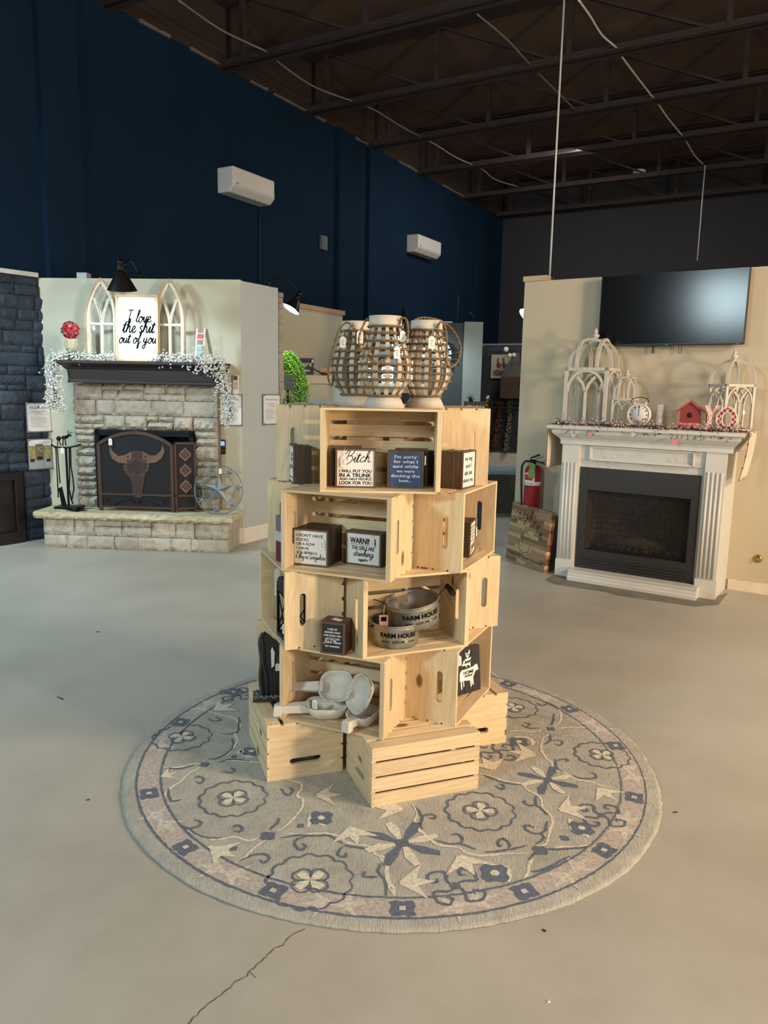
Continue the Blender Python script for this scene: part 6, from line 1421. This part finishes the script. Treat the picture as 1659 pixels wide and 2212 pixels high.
o = copy_tree(proto); o.location = (-.165, 3.33, zb(5)+CWd/2); o.rotation_euler = (PI/2, 0, PI/2); o['label'] = 'pine crate in the core of the tower top, under the basket lanterns'; o['group'] = 'pine crates of the tower'
def cw(l, k, x, y, z=0.0):      # point in the frame of crate (l,k): x along, y outwards negative, z above its bottom
    c, a = CR_[(l, k)]; return Vector((c.x+x*math.cos(a)-y*math.sin(a), c.y+x*math.sin(a)+y*math.cos(a), c.z+z))

# ------------------------------------------------------------------ box signs
TOPZ = zb(5)+CWd
def block(name, lab, a, b, h, dep, face=paper, frame=dark_stain, inset=.009, rimw=.007, group=None):
    """a,b: front bottom corners (left,right); builds a shadow-box sign; returns empty, width"""
    d = b-a; w_ = d.length; ang = math.atan2(d.y, d.x)
    o = thing(name, lab, 'sign', a, ang, group)
    MB().box(0, w_, .003, dep, 0, h).build('box', frame, o, .0012)
    MB().box(0, rimw, -.002, .006, 0, h).box(w_-rimw, w_, -.002, .006, 0, h).box(rimw, w_-rimw, -.002, .006, 0, rimw).box(rimw, w_-rimw, -.002, .006, h-rimw, h).build('rim', brown_rim, o)
    if face: MB().box(rimw-.001, w_-rimw+.001, .0008, .004, rimw-.001, h-rimw+.001).build('face', face, o)
    return o, w_
brown_rim = wood('brown_rim_wood', srgb(104, 80, 62), srgb(62, 46, 36), 'X', knots=False, rough=.6)
z5 = zb(5)+.0085
# BITCH sign
a, b = on_z(723, 1055, z5), on_z(811, 1053.5, z5); a, b = cw(5, 0, -.165, -.175, .0085), cw(5, 0, -.025, -.170, .0085)
a, b = on_z(724, 1053, z5), on_z(811, 1052, z5); b.y = a.y+.004
o, w_ = block('box_sign', 'square white box sign with a large script word above WILL PUT YOU IN A TRUNK', a, b, .152, .035)
h = .152; mb = MB(); script(mb, 'Bitch', w_*.54, h*.66, w_*.62, -.0006+.0008, wt=.11, slant=.3, yscale=.95)
for t_, z, hh, ww in (('I WILL PUT YOU', .395, .075, .80), ('IN A TRUNK', .275, .10, .80), ('AND HELP PEOPLE', .197, .058, .80), ('LOOK FOR YOU', .085, .088, .80)): text(mb, t_, w_*.5, h*z, w_*ww, h*hh, 0, .02)
mb.build('lettering', ink, o); price_tag(o, w_*.2, -.004, h*.78, .022, string=.04)
a2 = a+Vector((-.024, .045, 0)); b2 = a2+Vector((.125, .01, 0)); block('box_sign', 'dark box sign standing behind the Bitch sign, mostly hidden', a2, b2, .158, .03, face=None)
# blue sign
a, b = on_z(836, 1053, z5), on_z(914, 1055, z5); 
bl = plain('slate_blue_face', srgb(62, 84, 122), .7, var=.05)
o, w_ = block('box_sign', 'blue faced box sign about docking the boat', a, b, .145, .045, face=bl); h = .145; mb = MB()
for i, t_ in enumerate(("I'm sorry", 'for what I', 'said while', 'we were', 'docking the', 'boat...')): text(mb, t_, w_*.5, h*(.80-i*.128), w_*(.62, .66, .70, .5, .8, .35)[i], h*.085, 0, .022)
mb.build('lettering', white_ink, o); price_tag(o, w_+.006, .012, h*.86, .02, rz=1.3, string=.0)
for i, (lab, dx, dy, hh) in enumerate((('dark box sign right behind the blue sign', .03, .055, .15), ('third dark box sign behind the blue sign at the crate corner', .055, .10, .14))):
    block('box_sign', lab, a+Vector((dx, dy, 0)), a+Vector((dx+.13, dy-.004, 0)), hh, .035, face=None)
# left sign on the corner ledge: two back to back
a, b = on_z(626, 1042, z5-.008), on_z(653, 1058, z5-.008)
zl = zb(5)+.0
a, b = on_z(625, 1038, zl), on_z(649, 1059, zl); d = (b-a).normalized(); b = a+d*.125
o, w_ = block('box_sign', 'white faced box sign in dark wood at the left corner of the top row', a, b, .158, .032); h = .158; mb = MB()
text(mb, 'May be', w_*.42, h*.72, w_*.6, h*.09, 0, .01); text(mb, 'we both', w_*.42, h*.58, w_*.6, h*.09, 0, .01); script(mb, 'good thing', w_*.5, h*.38, w_*.78, 0, wt=.14); text(mb, 'as I need now', w_*.5, h*.12, w_*.8, h*.07, 0, .01)
mb.build('lettering', ink, o); price_tag(o, w_*.55, -.004, h*.8, .022, string=.03)
nrm = Vector((-d.y, d.x, 0)); block('box_sign', 'plain backed dark box sign pressed behind the left corner sign', a+nrm*.034+d*.004, b+nrm*.034-d*.002, .155, .04, face=None)
# right sign on the corner ledge
a, b = on_z(997, 1058, zl), on_z(1026, 1050.5, zl); d = (b-a).normalized(); b = a+d*.13
o, w_ = block('box_sign', 'white faced box sign about a dog, right corner of the top row', a, b, .152, .035); h = .152; mb = MB()
for i, (t_, ww) in enumerate((('my dog', .55), ('and I', .42), ('talk shit', .6), ('about you', .72))): text(mb, t_, w_*.48, h*(.74-i*.19), w_*ww, h*.12, 0, .008)
mb.build('lettering', ink, o); nrm = Vector((-d.y, d.x, 0))
block('box_sign', 'dark box sign stacked behind the dog sign, grooved side showing', a+nrm*.036, b+nrm*.036, .15, .06, face=None); MB().tube(smooth([(.01, .02, h+.002), (.04, .03, h+.004), (.02, .05, h+.003), (.06, .01, h+.004), (.1, .02, h+.002)], 5), .001, 4).build('string', tagm, o)
# fourth row: ducks and warning cubes
z4 = zb(4)+.0085
a, b = on_z(632, 1219, z4), on_z(708.5, 1226.5, z4)
o, w_ = block('box_sign', 'deep dark cube sign reading I DON\'T HAVE DUCKS', a, b, .148, .15); h = .148; mb = MB()
for i, t_ in enumerate(("I DON'T HAVE", 'DUCKS.', 'OR A ROW', 'I HAVE', 'SQUIRRELS.')): text(mb, t_, w_*.11, h*(.79-i*.118), w_*(.74, .36, .52, .35, .6)[i], h*.078, 0, .008, 'L')
script(mb, "& they're Everywhere", w_*.5, h*.19, w_*.84, 0, wt=.17, yscale=1.3); mb.build('lettering', ink, o); price_tag(o, w_*.84, -.004, h*.72, .021, string=.03)
a, b = on_z(746, 1217.5, z4), on_z(822.5, 1227, z4)
o, w_ = block('box_sign', 'dark cube sign reading WARNING THE GIRLS ARE drinking again', a, b, .136, .10); h = .136; mb = MB()
text(mb, 'WARNING', w_*.49, h*.66, w_*.72, h*.17, 0, .03); mb.box(w_*.13, w_*.86, .0, .0008, h*.62, h*.63); text(mb, 'THE GIRLS ARE', w_*.49, h*.47, w_*.64, h*.12, 0, .02); script(mb, 'drinking', w_*.5, h*.28, w_*.56, 0, wt=.16, yscale=.95); text(mb, 'again', w_*.5, h*.14, w_*.26, h*.08, 0, .03)
mb.build('lettering', ink, o); price_tag(o, w_*.76, -.004, h*.84, .02, string=.02)
# right crate of the fourth row
a = cw(4, 1, -.205, -.155, .0085); b = on_z(1025, 1191, z4); d = (b-a); d.z = 0; 
th_ = CR_[(4, 1)][1]+.15; dd = Vector((math.cos(th_), math.sin(th_), 0)); a = b-dd*.135
o, w_ = block('box_sign', 'white box sign with a script last line, inside the right crate, fourth row up', a, b, .15, .05); h = .15; mb = MB()
for i, t_ in enumerate(('HOUSEKEEPING', 'IS BEST', 'TURNED AS', 'YEARS', 'DOES A')): text(mb, t_, w_*.5, h*(.80-i*.10), w_*(.8, .6, .7, .5, .55)[i], h*.06, 0, .01)
script(mb, 'giggle', w_*.55, h*.2, w_*.6, 0, wt=.16); mb.build('lettering', ink, o); price_tag(o, w_*.98, -.006, h*.72, .022, string=.04)
# left corner ledge of the fourth row: red-white-purple block seen edge on
zl4 = zb(4)
p = on_z(601, 1213, zl4); o = thing('striped_standing_block', 'narrow purple, white and maroon banded block at the left edge of the tower', 'decor', (p.x-.012, p.y+.02, zl4), R(-55))
for z0_, z1_, c, nm in ((0, .085, srgb(98, 30, 48), 'maroon_band'), (.085, .125, srgb(190, 188, 188), 'white_band'), (.125, .19, srgb(122, 104, 128), 'purple_band')): MB().box(0, .05, 0, .035, z0_, z1_).build(nm, plain(nm, c, .6, var=.05), o)
# middle row: manners block, tins, lantern
z3 = zb(3)
a, b = on_z(692, 1410, z3), on_z(744, 1416.5, z3)
o, w_ = block('box_sign', 'small brown block sign with a black face and white words about manners', a, b, .128, .085, face=plain('chalk_black', srgb(30, 36, 38), .7, var=.08), frame=wood('walnut_block', srgb(92, 70, 54), srgb(58, 42, 32), 'Z', knots=False)); h = .128; mb = MB()
for i, t_ in enumerate(('I USED MY', 'MANNERS TODAY', 'I SAID PLEASE, WELL', 'I ACTUALLY SAID')): text(mb, t_, w_*.5, h*(.76-i*.10), w_*(.42, .66, .74, .6)[i], h*.055, 0, .03)
script(mb, 'Bitch Please', w_*.5, h*.345, w_*.68, 0, wt=.2, yscale=.85); text(mb, 'BUT WHATEVER', w_*.5, h*.22, w_*.6, h*.052, 0, .03); mb.build('lettering', white_ink, o)
tg_ = price_tag(o, w_*.75, .03, h+.002, .024, rz=0, string=0); tg_.rotation_euler = (PI/2, 0, 1.2)
def tin(lab, c, r_, h_, tilt=(0, 0), a_text=-1.57, hdl=None):
    o = thing('galvanized_tin', lab, 'tin', c, 0, 'farm house tins', rot=(tilt[0], tilt[1], 0))
    MB().lathe([(.0001, .002), (r_*.93, .002), (r_*.93, 0), (r_*.955, .004), (r_*.96, .02), (r_*.97, .022), (r_*.965, .026), (r_, h_-.02), (r_*1.012, h_-.018), (r_*1.0, h_-.012), (r_*1.005, h_-.003), (r_*1.02, h_), (r_*.99, h_), (r_*.975, h_-.01), (r_*.94, .006), (.0001, .006)], (0, 0, 0), 56, True, False).build('body', galv, o)
    mb = MB(); wr_ = lambda x, y, z: ((r_*(.97+.03*z/h_)+.0012)*math.cos(a_text+x/r_), (r_*(.97+.03*z/h_)+.0012)*math.sin(a_text+x/r_), z)
    text(mb, 'FARM HOUSE', .012, h_*.50, r_*1.55, h_*.2, 0, .03, wrap=wr_); text(mb, 'LOCAL', .012, h_*.27, r_*.55, h_*.11, 0, .02, wrap=wr_)
    mb2 = MB()
    for s_ in (-1, 1):
        for q in range(5): x = .012+s_*r_*(.45+q*.07); z = h_*.31; mb2.ribbon([wr_(x-s_*.003, 0, z+.004)[0::2], wr_(x, 0, z)[0::2]], .001, 0) if False else mb2.tube([wr_(x-s_*.005, 0, z+.004), wr_(x, 0, z), wr_(x-s_*.005, 0, z-.004)], .0007, 3, False)
        mb2.tube([wr_(.012+s_*r_*(.42+q*.1), 0, h_*.31) for q in range(4)], .0006, 3, False)
    mb.build('lettering', ink, o); mb2.build('arrows', ink, o)
    if hdl is not None:
        b0 = Vector((r_*math.cos(hdl), r_*math.sin(hdl), h_*.86)); b1 = Vector((r_*math.cos(hdl-.35), r_*math.sin(hdl-.35), h_*.86)); out = Vector((math.cos(hdl-.17), math.sin(hdl-.17), .0))
        MB().tube([b0+out*.006, b0+out*.018, (b0+b1)/2+out*.02, b1+out*.018, b1+out*.006], .0022, 6).ball(b0+out*.006, .006, 8, 6).build('side_handle', black_metal, o)
    return o
tc = on_z(855, 1404, z3+.0085); tin('lower galvanized FARM HOUSE tin, front left in the middle crate', (tc.x-.004, tc.y+.101, z3+.009), .101, .094, a_text=-1.52, hdl=-2.6)
tu = tin('upper galvanized FARM HOUSE tin tipped on top of the lower tin', (.132, 3.005, z3+.085), .108, .098, tilt=(.10, -.13), a_text=-1.32)
# the black basket handle loops and the tag of the upper tin
MB().tube(smooth([(-.10, .0, .085), (-.145, -.0, .11), (-.16, .03, .10)], 5), .002, 6).build('handle_wire', black_metal, tu)
MB().tube([(.105, .02, .09), (.15, .03, .125)], .002, 6).tube([(.148, .03, .128), (.162, .01, .115), (.172, -.01, .10)], [.011, .013, .011], 10).build('handle_grip', black_paint, tu)
MB().box(-.019, .019, -.001, .001, -.05, 0).use(None) if False else None
kt = MB().use(plain('kraft_tag', srgb(172, 128, 108), .7)).box(-.018, .018, -.001, .001, -.05, 0).use(ink).box(-.011, .011, -.0016, -.001, -.026, -.008).build('kraft_tag', None, tu, loc=(-.118, -.075, .072), rot=(-.1, .12, .1))
MB().tube([(0, 0, 0), (.003, .004, .04)], .0008, 4).build('string', tagm, kt)
# black lantern in the left crate of the middle row
p = on_z(600, 1348, z3+.0085); c3, a3 = CR_[(3, 3)]
lp = cw(3, 3, .105, -.165, .0085)
bl_ = thing('black_lantern', 'black metal lantern with crossed bars and arched top in the left crate, middle row', 'lantern', lp, a3+.05)
hw, hh = .058, .205
mb = MB()
for sx in (-1, 1):
    for sy in (-1, 1): mb.box(sx*hw-.005, sx*hw+.005, sy*hw-.005, sy*hw+.005, 0, hh)
for z in (0, hh-.012): mb.box(-hw-.005, hw+.005, -hw-.005, -hw+.005, z, z+.018).box(-hw-.005, hw+.005, hw-.005, hw+.005, z, z+.018).box(-hw-.005, -hw+.005, -hw, hw, z, z+.018).box(hw-.005, hw+.005, -hw, hw, z, z+.018)
mb.box(-hw, hw, -hw, hw, 0, .006); mb.build('frame', black_metal, bl_)
mb = MB()
for s_ in (-1, 1):
    for e in (-1, 1): mb.tube([(-hw*e, s_*hw, .018), (hw*e, s_*hw, hh-.012)], .003, 5).tube([(s_*hw, -hw*e, .018), (s_*hw, hw*e, hh-.012)], .003, 5)
mb.build('crossed_bars', black_metal, bl_)
MB().prism([(hw*1.15*math.cos(PI*i/10), hh+.055*math.sin(PI*i/10)) for i in range(11)], -hw-.004, hw+.004).build('arched_roof', black_metal, bl_)
price_tag(bl_, hw-.0, -hw-.01, .075, .022, rz=.3, string=.05)
# second row: scoops, bowls, animal board
z2 = zb(2)+.0085
scoop_m = plain('chalk_white_wood', srgb(208, 202, 192), .8, var=.10, scale=14, bump=.25, bscale=60); worn = plain('worn_brown_edge', srgb(110, 92, 72), .8, var=.4)
def bowl(lab, c, L_, W_, D_, rot, handle=None, name='dough_bowl', square=2.6):
    o = thing(name, lab, 'bowl', c, 0, rot=rot)
    def ring_(s_, z_, n=40):
        out = []
        for i in range(n):
            a = 2*PI*i/n; c_, s2 = math.cos(a), math.sin(a); e = 2/square
            out.append((L_/2*s_*math.copysign(abs(c_)**e, c_), W_/2*s_*math.copysign(abs(s2)**e, s2), z_+.0015*math.sin(a*5+s_*3)))
        return out
    mb = MB().use(scoop_m); prof = [(.62, 0), (.8, D_*.25), (.95, D_*.7), (1.0, D_*.93), (.985, D_)]; inn = [(.91, D_), (.86, D_*.75), (.72, D_*.35), (.5, D_*.18), (.1, D_*.14)]
    ks = [mb.addv(ring_(s_, z_)) for s_, z_ in prof+inn]; n = 40
    for a, b in zip(ks, ks[1:]):
        for i in range(n): j = (i+1) % n; mb.face([a+i, a+j, b+j, b+i], True)
    mb.face([ks[0]+i for i in reversed(range(n))]); mb.face([ks[-1]+i for i in range(n)])
    b_ = mb.build('bowl', None, o)
    mb = MB(); r_ = random.Random(int(L_*1000)); rg_ = ring_(.99, D_+.0006)
    i = 0
    while i < n-3:
        l_ = r_.randrange(1, 4)
        if r_.random() < .6: mb.tube([rg_[(i+q) % n] for q in range(l_+1)], .0009, 4, False)
        i += l_+r_.randrange(1, 3)
    mb.build('worn_rim', worn, o)
    if handle:
        hl, hz_ = handle; x = -L_/2
        mb = MB(); mb.hexa([(x-hl, -.019, hz_-.032), (x+.02, -.022, D_*.35), (x+.02, .022, D_*.35), (x-hl, .019, hz_-.032), (x-hl, -.017, hz_), (x+.02, -.022, D_*.98), (x+.02, .022, D_*.98), (x-hl, .017, hz_)])
        mb.hexa([(x-hl-.004, -.019, hz_-.045), (x-hl+.03, -.019, hz_-.045), (x-hl+.03, .019, hz_-.045), (x-hl-.004, .019, hz_-.045), (x-hl, -.018, hz_), (x-hl+.035, -.018, hz_), (x-hl+.035, .018, hz_), (x-hl, .018, hz_)])
        mb.build('handle', scoop_m, o, .004)
    return o
th2 = CR_[(2, 0)][1]
bowl('white wooden scoop in front with its hooked handle past the crate edge', cw(2, 0, -.06, -.150, .0085)+Vector((0, 0, .004)), .18, .13, .055, (R(4), R(0), th2+.42), handle=(.125, .045), name='wooden_scoop')
sc2 = bowl('white wooden scoop lying behind and above the front scoop, facing out', cw(2, 0, -.035, -.085, .105), .15, .135, .05, (R(52), R(-6), th2+.14), handle=(.12, .042), name='wooden_scoop')
bowl('tall white dough bowl leaning upright at the right of the crate', cw(2, 0, .098, -.115, .125), .175, .115, .045, (R(66), R(-68), th2+.05))
lb = bowl('white dough bowl lying flat under the leaning bowl', cw(2, 0, .10, -.145, .0085), .15, .12, .05, (0, 0, th2+1.4), handle=(.05, .05), name='wooden_scoop')
s1_ = thing('loose_price_tag', 'paper price tag lying over the front wooden scoop', 'tag', cw(2, 0, -.095, -.19, .085), th2, None); price_tag(s1_, 0, 0, 0, .022, string=.0)
# animal board
a, b = on_z(986, 1505, z2), on_z(1038.5, 1488.5, z2)
d = b-a; w_ = d.length; ang = math.atan2(d.y, d.x); h = .205
ab = thing('animal_board_sign', 'black board sign with a white rooster, pig and cow stacked, reading HOME', 'sign', a, 0, rot=(-.10, 0, ang))
pl_ = [(0, .33), (.34, .66), (.67, 1)]
for q0, q1 in pl_: MB().box(w_*q0, w_*q1-.0006, 0, .025, 0, h).build('plank', plain('board_black', srgb(34, 34, 36), .6, var=.15, scale=20), ab)
MB().box(0, w_, .002, .0255, h, h+.0006).build('top_edge', plain('board_edge_brown', srgb(96, 72, 62), .6), ab)
sx_ = lambda u: (u-890)/300*w_*.98; 
def AP(pts): return [((x-.0)*w_, z*h) for x, z in pts]
mb = MB()
def flat(pts, y=-.0006):
    P = AP([(.04+q[0]*.90, q[1]) for q in pts]); k = mb.addv([(x, y, z) for x, z in P]); mb.face([k+i for i in range(len(P))])
cow = [(.16, .50), (.13, .46), (.12, .30), (.16, .30), (.17, .12), (.22, .12), (.22, .28), (.27, .30), (.28, .16), (.32, .17), (.31, .30), (.45, .28), (.58, .27), (.61, .12), (.66, .12), (.66, .26), (.70, .15), (.75, .16), (.73, .32), (.82, .42), (.88, .46), (.97, .45), (.98, .5), (.95, .55), (.94, .60), (.89, .58), (.83, .60), (.80, .57), (.72, .56), (.45, .54), (.22, .54)]
pig = [(.30, .62), (.24, .63), (.27, .67), (.31, .72), (.38, .77), (.50, .77), (.62, .77), (.66, .80), (.67, .75), (.66, .68), (.63, .64), (.63, .58), (.58, .58), (.57, .62), (.46, .62), (.46, .58), (.41, .58), (.41, .63)]
hen = [(.45, .80), (.42, .86), (.42, .92), (.46, .88), (.52, .88), (.57, .92), (.58, .95), (.62, .94), (.62, .90), (.60, .84), (.54, .79), (.53, .77), (.50, .77), (.50, .79)]
for p_ in (cow, pig, hen): flat(p_)
mb.build('animal_silhouettes', white_ink, ab)
mb = MB(); text(mb, 'HOME', w_*.52, h*.43, w_*.42, h*.07, -.0012, .03); script(mb, 'Sweet', w_*.48, h*.67, w_*.3, -.0012, wt=.22); text(mb, 'HOME', w_*.51, h*.835, w_*.13, h*.03, -.0012, .02); script(mb, 'creatures', w_*.5, h*.37, w_*.34, -.0012, wt=.2); mb.build('lettering', ink, ab)
price_tag(ab, w_*.14, -.004, h*.86, .024, string=.02)
# dark statue plaque on the left ledge
z1t = zb(2); p = on_z(572, 1515, z1t)
stt = thing('driftwood_statue', 'dark carved upright ornament on a crusted grey base at the left of the second row', 'ornament', (p.x+.005, p.y+.03, z1t), R(8))
mb = MB().use(plain('crusted_grey', srgb(120, 122, 130), .9, var=.5, scale=40, bump=.8)); mb.grid(lambda a, b: (-.055+.125*a, -.035+.09*b, .014+.012*math.sin(a*19)*math.sin(b*23)*(0 if a in (0, 1) or b in (0, 1) else 1)), 12, 10, False); mb.build('crust', None, stt)
MB().box(-.06, .075, -.04, .06, 0, .014).build('base', dark_stain, stt)
mb = MB(); mb.prism([(-.02, .014), (.07, .014), (.075, .1), (.07, .18), (.045, .25), (.01, .285), (-.012, .30), (-.02, .27), (-.03, .2), (-.034, .12)], .0, .022); mb.build('dark_board', plain('charcoal_board', srgb(38, 34, 32), .6, var=.3, scale=12), stt)
mb = MB(); mb.tube(smooth([(-.022, -.006, .02), (-.03, -.008, .1), (-.024, -.008, .18), (-.03, -.006, .26), (-.016, -.004, .3)], 6), [.007]*25, 8); mb.tube(smooth([(.0, -.006, .02), (-.005, -.01, .1), (-.016, -.01, .17), (-.018, -.008, .26)], 6), [.004]*19, 6); mb.build('twisted_limb', plain('grey_black_limb', srgb(64, 66, 72), .5, .2), stt)
MB().prism([(.02, .14), (.032, .15), (.034, .21), (.024, .235), (.018, .22)], -.003, .001).build('white_patch', tagm, stt); price_tag(stt, .046, -.01, .16, .018, string=.03)
tag(MB().box(0, .012, 0, .07, 0, .003).build('dark_strap', black_paint, loc=(p.x+.05, p.y-.045, z1t), rot=(0, 0, R(20))), 'short dark strap lying on the left bottom crate under the statue', 'strap')

# ------------------------------------------------------------------ three basket lanterns on top
def basket(lab, c, sc_, rz, n_s=13, tags=()):
    o = thing('basket_lantern', lab, 'lantern', (c[0], c[1], TOPZ+.0005), rz, 'rope wound basket lanterns')
    k = sc_; BR, H0, H1_ = .082*k, .042*k, .345*k
    MB().lathe([(.0001, 0), (BR, 0), (BR*.76, H0), (BR*.70, H0), (BR*.68, H0-.006), (.0001, H0-.006)], (0, 0, 0), 40).build('base', plain('pale_plaster_wood', srgb(196, 188, 176), .75, var=.12, scale=12), o)
    pr = lambda t: (BR*.74+(.106*k-BR*.74)*math.sin(min(1, t/.33)*PI/2)) if t < .33 else .106*k-(.106-.060)*k*((1-math.cos((t-.33)/.67*PI))/2)**.9
    zz = lambda t: H0+(H1_-H0)*t
    MB().lathe([(.062*k, zz(.87)), (.064*k, zz(.89)), (.063*k, zz(1.0)), (.058*k, zz(1.0)), (.057*k, zz(.87))], (0, 0, 0), 40, True, False).build('neck_ring', plain('pale_neck_wood', srgb(204, 194, 178), .7, var=.08), o)
    for i in range(n_s):
        a = 2*PI*i/n_s; mb = MB(); m_ = 14; wv = .0085*k
        for j in range(m_):
            t0, t1 = j/m_*.9, (j+1)/m_*.9; P = []
            for t in (t0, t1):
                r_ = pr(t)-.003; ww = wv*(1.0 if t < .5 else 1.0-.35*(t-.5)/.4)
                for rr__ in (r_, r_-.005):
                    for s_ in (-1, 1): P.append((rr__*math.cos(a)-s_*ww*math.sin(a), rr__*math.sin(a)+s_*ww*math.cos(a), zz(t)))
            k_ = mb.addv(P); 
            for f in ((0, 1, 5, 4), (3, 2, 6, 7), (2, 0, 4, 6), (1, 3, 7, 5)): mb.face([k_+q for q in f])
        mb.build('slat', white_paint_wood, o)
    for t in (.015, .12, .215, .31, .405, .50, .595, .69, .785, .87):
        mb = MB(); r_ = pr(t)+.001; n = 120; rr1 = .0044*k; 
        for ph in (0, PI):
            pts = []
            for i in range(n): a = 2*PI*i/n; w_ = a*26+ph; pts.append(((r_+rr1*.55*math.cos(w_))*math.cos(a), (r_+rr1*.55*math.cos(w_))*math.sin(a), zz(t)+rr1*.55*math.sin(w_)))
            mb.tube(pts, rr1*.7, 5, closed=True)
        mb.build('rope_hoop', rope_mat, o)
    for a_, drop, side in ((-1.05, .10, 1),):
        pass
    return o, k, zz
def rope_path(o, pts, nm='rope_handle', r_=.0042):
    P = smooth(pts, 10); mb = MB()
    for ph in (0, PI):
        Q = []
        for i, p in enumerate(P):
            t = (P[min(i+1, len(P)-1)]-P[max(i-1, 0)]).normalized(); u = t.orthogonal().normalized(); v = t.cross(u); w_ = i*1.1+ph; Q.append(p+(u*math.cos(w_)+v*math.sin(w_))*r_*.5)
        mb.tube(Q, r_*.72, 5)
    return mb.build(nm, rope_mat, o)
bolt_m = plain('bolt_silver', srgb(190, 186, 180), .35, .7)
def knob(o, a, zz_, k): MB().ball((.068*k*math.cos(a), .068*k*math.sin(a), zz_), .008, 10, 8).build('bolt', bolt_m, o)
o, k, zz = basket('front centre rope wound basket lantern, tallest of three, handle hanging down its front', (-.008, 2.965), 1.0, 0)
a = -.6; x_, y_ = .070*math.cos(a), .070*math.sin(a)
rope_path(o, [Vector(q) for q in ((x_-.004, y_, .315), (x_+.002, y_-.012, .335), (x_+.022, y_-.018, .325), (x_+.024, y_-.03, .26), (.02, -.112, .20), (-.02, -.115, .165), (-.07, -.105, .19), (-.098, -.075, .25), (-.08, -.03, .315), (-.068, -.01, .335))])
knob(o, a, zz(.93), 1); price_tag(o, x_+.008, y_-.022, .285, .022, rz=.3, string=.03); price_tag(o, .045, -.104, .225, .024, rz=.2, string=.03)
o, k, zz = basket('left rope wound basket lantern, set back, handle arching out to the left', (-.128, 3.235), 1.0, .2)
rope_path(o, [Vector(q) for q in ((-.02, -.07, .31), (-.05, -.075, .335), (-.085, -.07, .30), (-.115, -.06, .2), (-.125, -.05, .12), (-.11, -.05, .08), (-.10, -.03, .12), (-.1, 0, .2))]); knob(o, -1.9, zz(.95), 1)
price_tag(o, -.07, -.085, .275, .024, rz=-.2, string=.03); price_tag(o, -.0, -.085, .30, .028, rz=.25, string=.02)
o, k, zz = basket('right rope wound basket lantern with its handle looping over to the right', (.158, 3.13), 1.0, .35)
rope_path(o, [Vector(q) for q in ((.015, -.07, .30), (.02, -.085, .335), (.045, -.08, .32), (.05, -.09, .25), (.045, -.10, .19), (.06, -.10, .165), (.10, -.08, .18), (.135, -.04, .24), (.12, 0, .31), (.07, .02, .35), (.0, .03, .36), (-.04, .03, .35))])
knob(o, -1.35, zz(.92), 1); price_tag(o, -.02, -.10, .275, .026, rz=-.1, string=.03)

# small scraps lying on the slab
for i, (u, v, L_, rz, nm, lab) in enumerate(((130, 1508, .05, -.6, 'leaf_scrap', 'dark curled leaf scrap on the floor left of the rug'), (211, 1365, .02, 0, 'wood_chip', 'tiny dark chip on the floor in front of the stone hearth'), (190, 1728, .012, .4, 'wood_chip', 'tiny brown chip on the floor beside the left edge of the rug'),
        (1458, 1755, .016, .2, 'wood_chip', 'tiny brown chip on the floor beside the right edge of the rug'), (1175, 2010, .012, -.8, 'wood_chip', 'tiny dark chip on the floor just below the rug at right'), (1185, 2164, .008, .3, 'wood_chip', 'tiny pale chip near the bottom of the picture'))):
    p = on_z(u, v, .001); tag(MB().hexa([(-L_/2, -.002, 0), (L_/2, -.004, 0), (L_/2, .004, 0), (-L_/2, .001, 0), (-L_/2, -.001, .002), (L_/2, -.003, .004), (L_/2, .003, .003), (-L_/2, .001, .002)]).build(nm, plain('scrap_dark', srgb(58, 50, 42), .9) if i != 5 else paper, loc=p, rot=(0, 0, rz)), lab, 'debris')
